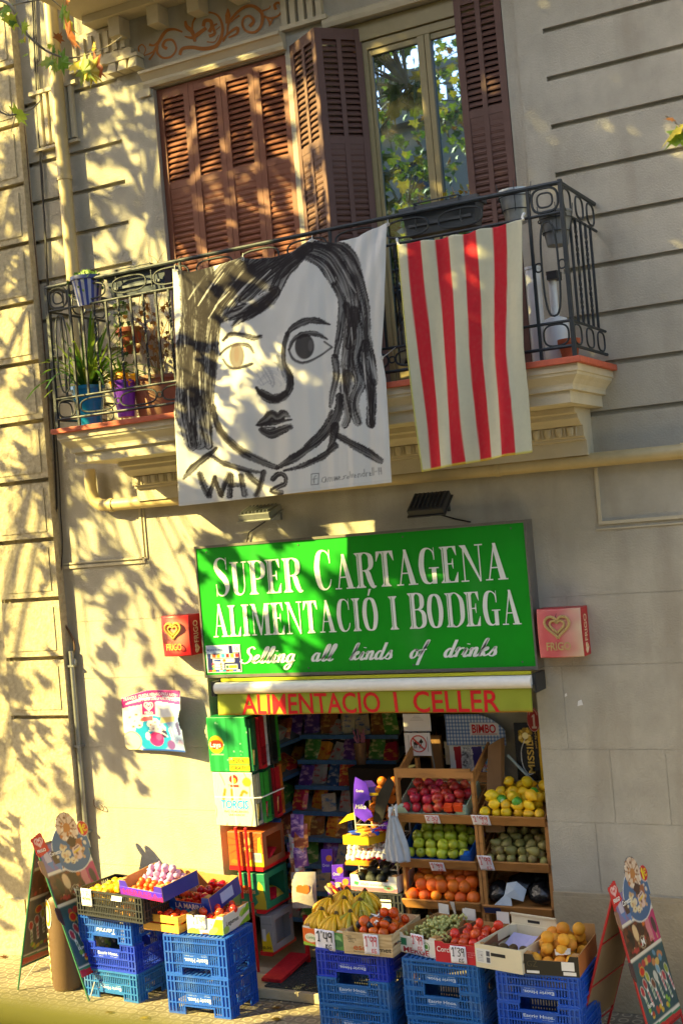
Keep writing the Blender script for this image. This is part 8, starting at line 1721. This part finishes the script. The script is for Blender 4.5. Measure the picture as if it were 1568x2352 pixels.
# ------------------------------------------------------------------ ice cream A boards and the litter bin
def ice_print(seed):
    c = Canvas(66, 140, 80, 170, '#2b5156'); g = np.random.default_rng(seed); X, Y = c.X, c.Y
    c.put(vnoise(X/5, Y/5, seed)*.6, '#123c4c'); c.rect(4, 0, 58, 9, '#d8d2c4'); c.poly([(4, 0), (58, 0), (58, 3.5), (4, 6)], '#b81c24'); c.poly([(4, 6), (58, 3.5), (58, 6), (4, 8)], '#2f7a5a')
    for i, col in enumerate(('#a82838', '#98303a', '#98a038', '#6a4030', '#b8bcb4', '#6f9cb4', '#a83848', '#8a9838')):
        x = 10+i*6.2; y = 32+4*(i % 3); c.line([(x, y), (x+3, y-15)], 2.2, '#e6e2da', False); c.ell(x-1, y+4, 2.7, 4.8, '#d4cfc0', .25); c.ell(x-1, y+4, 2.2, 4.2, col, .25); c.line([(x+.5, y-3), (x+3, y-14)], 1.2, '#b83848' if i % 2 else '#3a7a3a', False)
    for i in range(12): c.ell(12+g.random()*40, 12+g.random()*8, 2, 2, ('#c8a83a', '#7aa83a', '#a8402a')[i % 3])
    for i in range(10): c.ell(14+g.random()*40, 46+g.random()*12, 1.5+g.random()*2, 3, ('#b87a48', '#a83a3a', '#5a86a0', '#c8a85a')[i % 4], g.random())
    c.ell(16, 50, 4, 4, '#c8a02a'); c.ell(16, 50, 3.3, 3.3, '#b8241c'); c.rect(4, 61, 58, 64, '#d8d0c0')
    c.rect(4, 64, 58, 89, '#33190f'); c.put(np.where((Y > 64) & (Y < 89) & (X < 58), vnoise(X/3, Y/3, seed+4)**2*.8, 0), '#7a3a22'); c.poly([(46, 64), (58, 64), (58, 89), (42, 89)], '#b83468'); c.poly([(41, 66), (48, 66), (46, 86), (40, 86)], '#c87880')
    for x, y, col, w_ in ((14, 78, '#14100e', 3.4), (22, 80, '#d8b888', 3.6), (32, 82, '#3a241a', 3.2), (43, 78, '#d07a80', 3.4), (52, 77, '#4a3438', 3.2)): c.ell(x, y, w_, 7, col, .15); c.line([(x+.6, y-8), (x+1, y-11)], 1.2, '#c8a070')
    c.ring(29, 70, 5, 5, .7, '#b8a888'); c.line([(26.5, 67.5), (27.5, 72.5), (29, 69.5), (30.5, 72.5), (31.5, 67.5)], .9, '#d8c8a8', False); c.ell(37, 83, 2.2, 2.2, '#c8641c'); c.speck(20, 1.1, ['#a83030', '#6a3a22'], seed+5, (8, 65, 44, 72))
    c.rect(4, 89, 58, 92, '#d8d0c0'); c.rect(4, 92, 58, 116, '#7a6a94'); c.ell(40, 106, 22, 22, '#d8d4cc'); c.ell(40, 106, 21, 21, '#41638c'); c.rect(0, 64, 4, 89.5, '#33190f')
    for x, y in ((11, 104), (19, 101)): c.ell(x, y, 3.2, 8, '#b8b0c0' if x < 15 else '#4a3228', .2); c.poly([(x-3, y-4), (x+4, y-4), (x+3, y-12)], '#5a7ab0')
    for x, y in ((30, 108), (34, 102), (31, 97), (37, 95), (29, 102)): c.ell(x, y, 3.2, 3, '#d8c8a0'); c.ell(x+.6, y, 1, .8, '#a8743a')
    c.poly([(40, 112), (54, 112), (50, 96), (44, 100)], '#9a5a34'); c.ell(45, 101, 6, 7, '#d8b8a8'); c.line([(41, 101), (49, 103)], 2, '#d8b83a', False); c.line([(42, 104), (48, 105.5)], 1, '#4a3a4a', False)
    for q in np.linspace(0, 2*PI, 9)[:-1]: c.ell(42+6.5*math.cos(q), 124+8*math.sin(q), 5.5, 6, '#d8bca0', q); c.ell(42+5*math.cos(q+.3), 124+6*math.sin(q+.3), 1.6, 1.3, '#b06a30')
    for q in np.linspace(.4, 2*PI+.4, 9)[:-1]: c.line([(42+3*math.cos(q), 124+3.5*math.sin(q)), (42+12*math.cos(q), 124+13*math.sin(q))], .9, '#8a5a34', False)
    c.speck(34, 1.0, ['#b8702c', '#e8d8c0', '#7a4a2a'], seed+3, (32, 112, 52, 136)); c.speck(30, 1.1, ['#d8c8b0', '#8a5a3a', '#c8a070'], seed+2, (22, 92, 56, 112))
    c.ell(42, 124, 4, 4, '#b8783a'); c.poly([(36, 112), (42, 116), (48, 112), (44, 106), (40, 106)], '#46281c')
    c.ell(59, 119, 6.6, 7.2, '#e0d8c8'); c.ell(59, 119, 6, 6.6, '#c41c1c'); c.poly([(54.5, 121), (57, 124), (58.2, 124), (58.2, 114), (56, 114), (56, 121)], '#e8d01a'); c.ring(61.4, 119, 2.6, 3.2, 1.0, '#e8d01a'); c.rect(62.6, 117.4, 65, 120.6, '#c41c1c'); c.rect(57.8, 118.9, 62.5, 119.9, '#e8d01a')
    c.poly([(2, 106), (16, 110), (13, 128), (-1, 124)], '#c0141c'); c.heart(7.6, 119.5, 4.2, '#e8c8c4', .9); c.heart(7.6, 119.3, 2.2, '#e8c8c4', .8)
    k = (X > 4) & (X < 58) & (Y < 116); k |= (np.hypot((X-40)/22, (Y-106)/22) < 1) & (Y >= 100); k |= c.ellm(42, 124, 12.2, 14.2) > .5; k |= c.ellm(59, 119, 6.6, 7.2) > .5; k |= c.polym([(2, 106), (16, 110), (13, 128), (-.5, 124)]) > .5
    for y, col in ((96, '#8a6450'), (54, '#3a2430')):
        e = c.ellm(3.4, y, 4, 9, .25); k |= e > .5; c.put(e*(X < 5), col)
    c.c = c.c*.88+np.array(C('#6a5848'))*.12; c.keep = k.astype(float); return c
def a_board(label, foot_r, foot_l, ridge, u, seed, inner_print, frame):
    foot_r, foot_l, ridge, u = map(Vector, (foot_r, foot_l, ridge, u)); L_ = u.length
    t = thing('sandwich_board', label, 'sandwich board', ((foot_r.x+foot_l.x)/2, foot_r.y+u.y/2, 0), 'ice cream sandwich boards')
    vr = (ridge-foot_r); vl = ridge-foot_l; nr = u.cross(vr).normalized(); vu = vr.normalized()
    W_ = L_*66/54
    o = foot_r+vu*.20-u*(4/54); hv = vu*(1.40*vr.length/1.38)
    ice_print(seed).flat('front_print', o+nr*.012, u.normalized()*W_, hv, GLOSSP, t, .004)
    bp = MB().obox(foot_r+vu*.205, u, vu*(vr.length-.21), nr*.006) if True else None
    bp.build('front_panel', mat('board_backing', '#8a765c', .7, .1, 8), t)
    ul = vl.normalized(); nl = u.cross(vl).normalized()
    lp_ = MB().obox(foot_l+ul*.22, u, ul*(vl.length-.24), nl*.006); lp_.build('rear_panel', mat('board_backing', '#8a765c', .7, .1, 8), t)
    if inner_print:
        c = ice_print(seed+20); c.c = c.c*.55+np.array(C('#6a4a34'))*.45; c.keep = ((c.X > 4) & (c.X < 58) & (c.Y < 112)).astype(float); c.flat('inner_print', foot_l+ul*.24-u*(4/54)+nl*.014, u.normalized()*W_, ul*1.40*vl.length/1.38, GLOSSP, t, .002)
    f = MB()
    for a in (foot_r, foot_r+u): f.tube([a, a+vr+nr*.0], .009, 6)
    for a in (foot_l, foot_l+u): f.tube([a, a+vl], .009, 6)
    for s_ in (.16, .45, .72, .99):
        f.tube([foot_r+vr*s_, foot_r+u+vr*s_], .006, 6); f.tube([foot_l+vl*s_+nl*.008, foot_l+u+vl*s_+nl*.008], .006, 6)
    f.build('frame', frame, t, smooth=True)
    w_ = MB()
    for ft, vv in ((foot_r, vr), (foot_l, vl)): w_.tube([ft, ft+u*.5+vv*.2], .005, 6).tube([ft+u, ft+u*.5+vv*.2], .005, 6)
    w_.build('wire_leg', WIRE, t)
    b = MB(); un = u.normalized(); on = nr*.0135
    for s_, x, y, h, wd, e in (('FRIGO', 2.6, 110.6, 2.6, 9.5, .03), ('Cornetto', 14, 104.5, 3.4, 13, .02), ('M', 26.6, 67.5, 4.6, 4.6, .01), ('CALIPPO', 10, 22, 2, 8, .02)):
        b.text(s_, o+un*(W_*x/66)+hv*(y/140)+on, un, vu*math.cos(.0)+un*0, h*.01, wd*.01, bold=e)
    b.build('lettering', WHITE, t); return t
GRF = mat('green_frame', '#2a6a48', .5, .1, 9); RDF = mat('red_frame', '#a81c22', .45, .12, 9)
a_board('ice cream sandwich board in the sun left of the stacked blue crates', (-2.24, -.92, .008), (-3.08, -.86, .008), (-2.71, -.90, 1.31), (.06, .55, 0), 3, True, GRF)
a_board('ice cream sandwich board with plain back standing in shade at the far right', (2.60, -.92, .008), (2.00, -.90, .008), (2.375, -.91, 1.14), (.09, .50, 0), 3, False, RDF)
bn_ = thing('litter_bin', 'round brown litter bin with a white edged oval badge between the board panels', 'bin', (-2.67, -.66, 0)); c0 = Vector((-2.67, -.66, 0))
BR = mat('bin_brown', '#5d4631', .55, .15, 6, .15, 60)
MB().lathe([(.130, .004), (.140, .03), (.142, .40), (.148, .76), (.140, .81), (.11, .84), (.08, .84)], c0, 28).build('body', BR, bn_, smooth=True)
def on_cyl(a, z, r_): return (c0.x+r_*math.sin(a), c0.y-r_*math.cos(a), z)
for nm, rr0, m in (('badge_edge', 1.0, WHITE), ('badge', .86, mat('badge_yellow', '#d8b02a', .4)), ('badge_panel', .6, mat('badge_cream', '#d2c8b4', .4))):
    P = [on_cyl(-.42+rr0*.36*math.cos(q), .68+rr0*.13*math.sin(q), .1492+(1-rr0)*.004) for q in np.linspace(0, 2*PI, 24, endpoint=False)]; MB().poly(P).build(nm, m, bn_)
lt_ = MB(); zq_ = .58; P = []
for k in range(90): f = k/89; P.append(on_cyl(-.80+.10*math.sin(f*38)*(1.25-f*.6), .50-f*.44, .1445))
lt_.tube(P, .005, 5); lt_.build('wavy_lettering', mat('pale_yellow_ink', '#d9cf8a', .5), bn_, smooth=True)
# fallen leaves on the pavement
g = np.random.default_rng(90)
for px, py, nm, mi in ((15, 2196, 'brown fallen leaf at the foot of the quoin pier', 3), (632, 2312, 'orange fallen leaf on the tiles below the doorstep', 3), (255, 2322, 'small curled leaf in front of the leftmost crate stack', 3), (640, 2338, 'little dry leaf near the bottom edge beneath the doorstep', 2), (330, 2335, 'yellow leaf on the tiles before the blue crates', 2)):
    p = gz(px, py, .012); b = MB(); add_leaf(b, p, .09, Matrix.Rotation(g.uniform(0, 6), 3, 'Z') @ Matrix.Rotation(.15, 3, 'X'), 0); tag(b.build('fallen_leaf', LF[mi], None), nm, 'leaf', 'fallen leaves on the pavement')
# the yellow handrail of the open deck the picture is taken from, just below and in front of the viewer
hp = [Vector(CAM + CR.T @ np.array([(x-784)/CF*d, (y-1176)/CF*d, d])) for x, y, d in ((-900, 2220, .46), (-200, 2300, .45), (350, 2385, .45), (1100, 2540, .46), (1900, 2720, .48))]
tag(MB().tube(hp, .0075, 14).build('handrail', mat('rail_yellow', '#a8941c', .5, .1, 20), None, smooth=True), 'out of focus yellow handrail close to the viewer at the lower left corner', 'handrail')
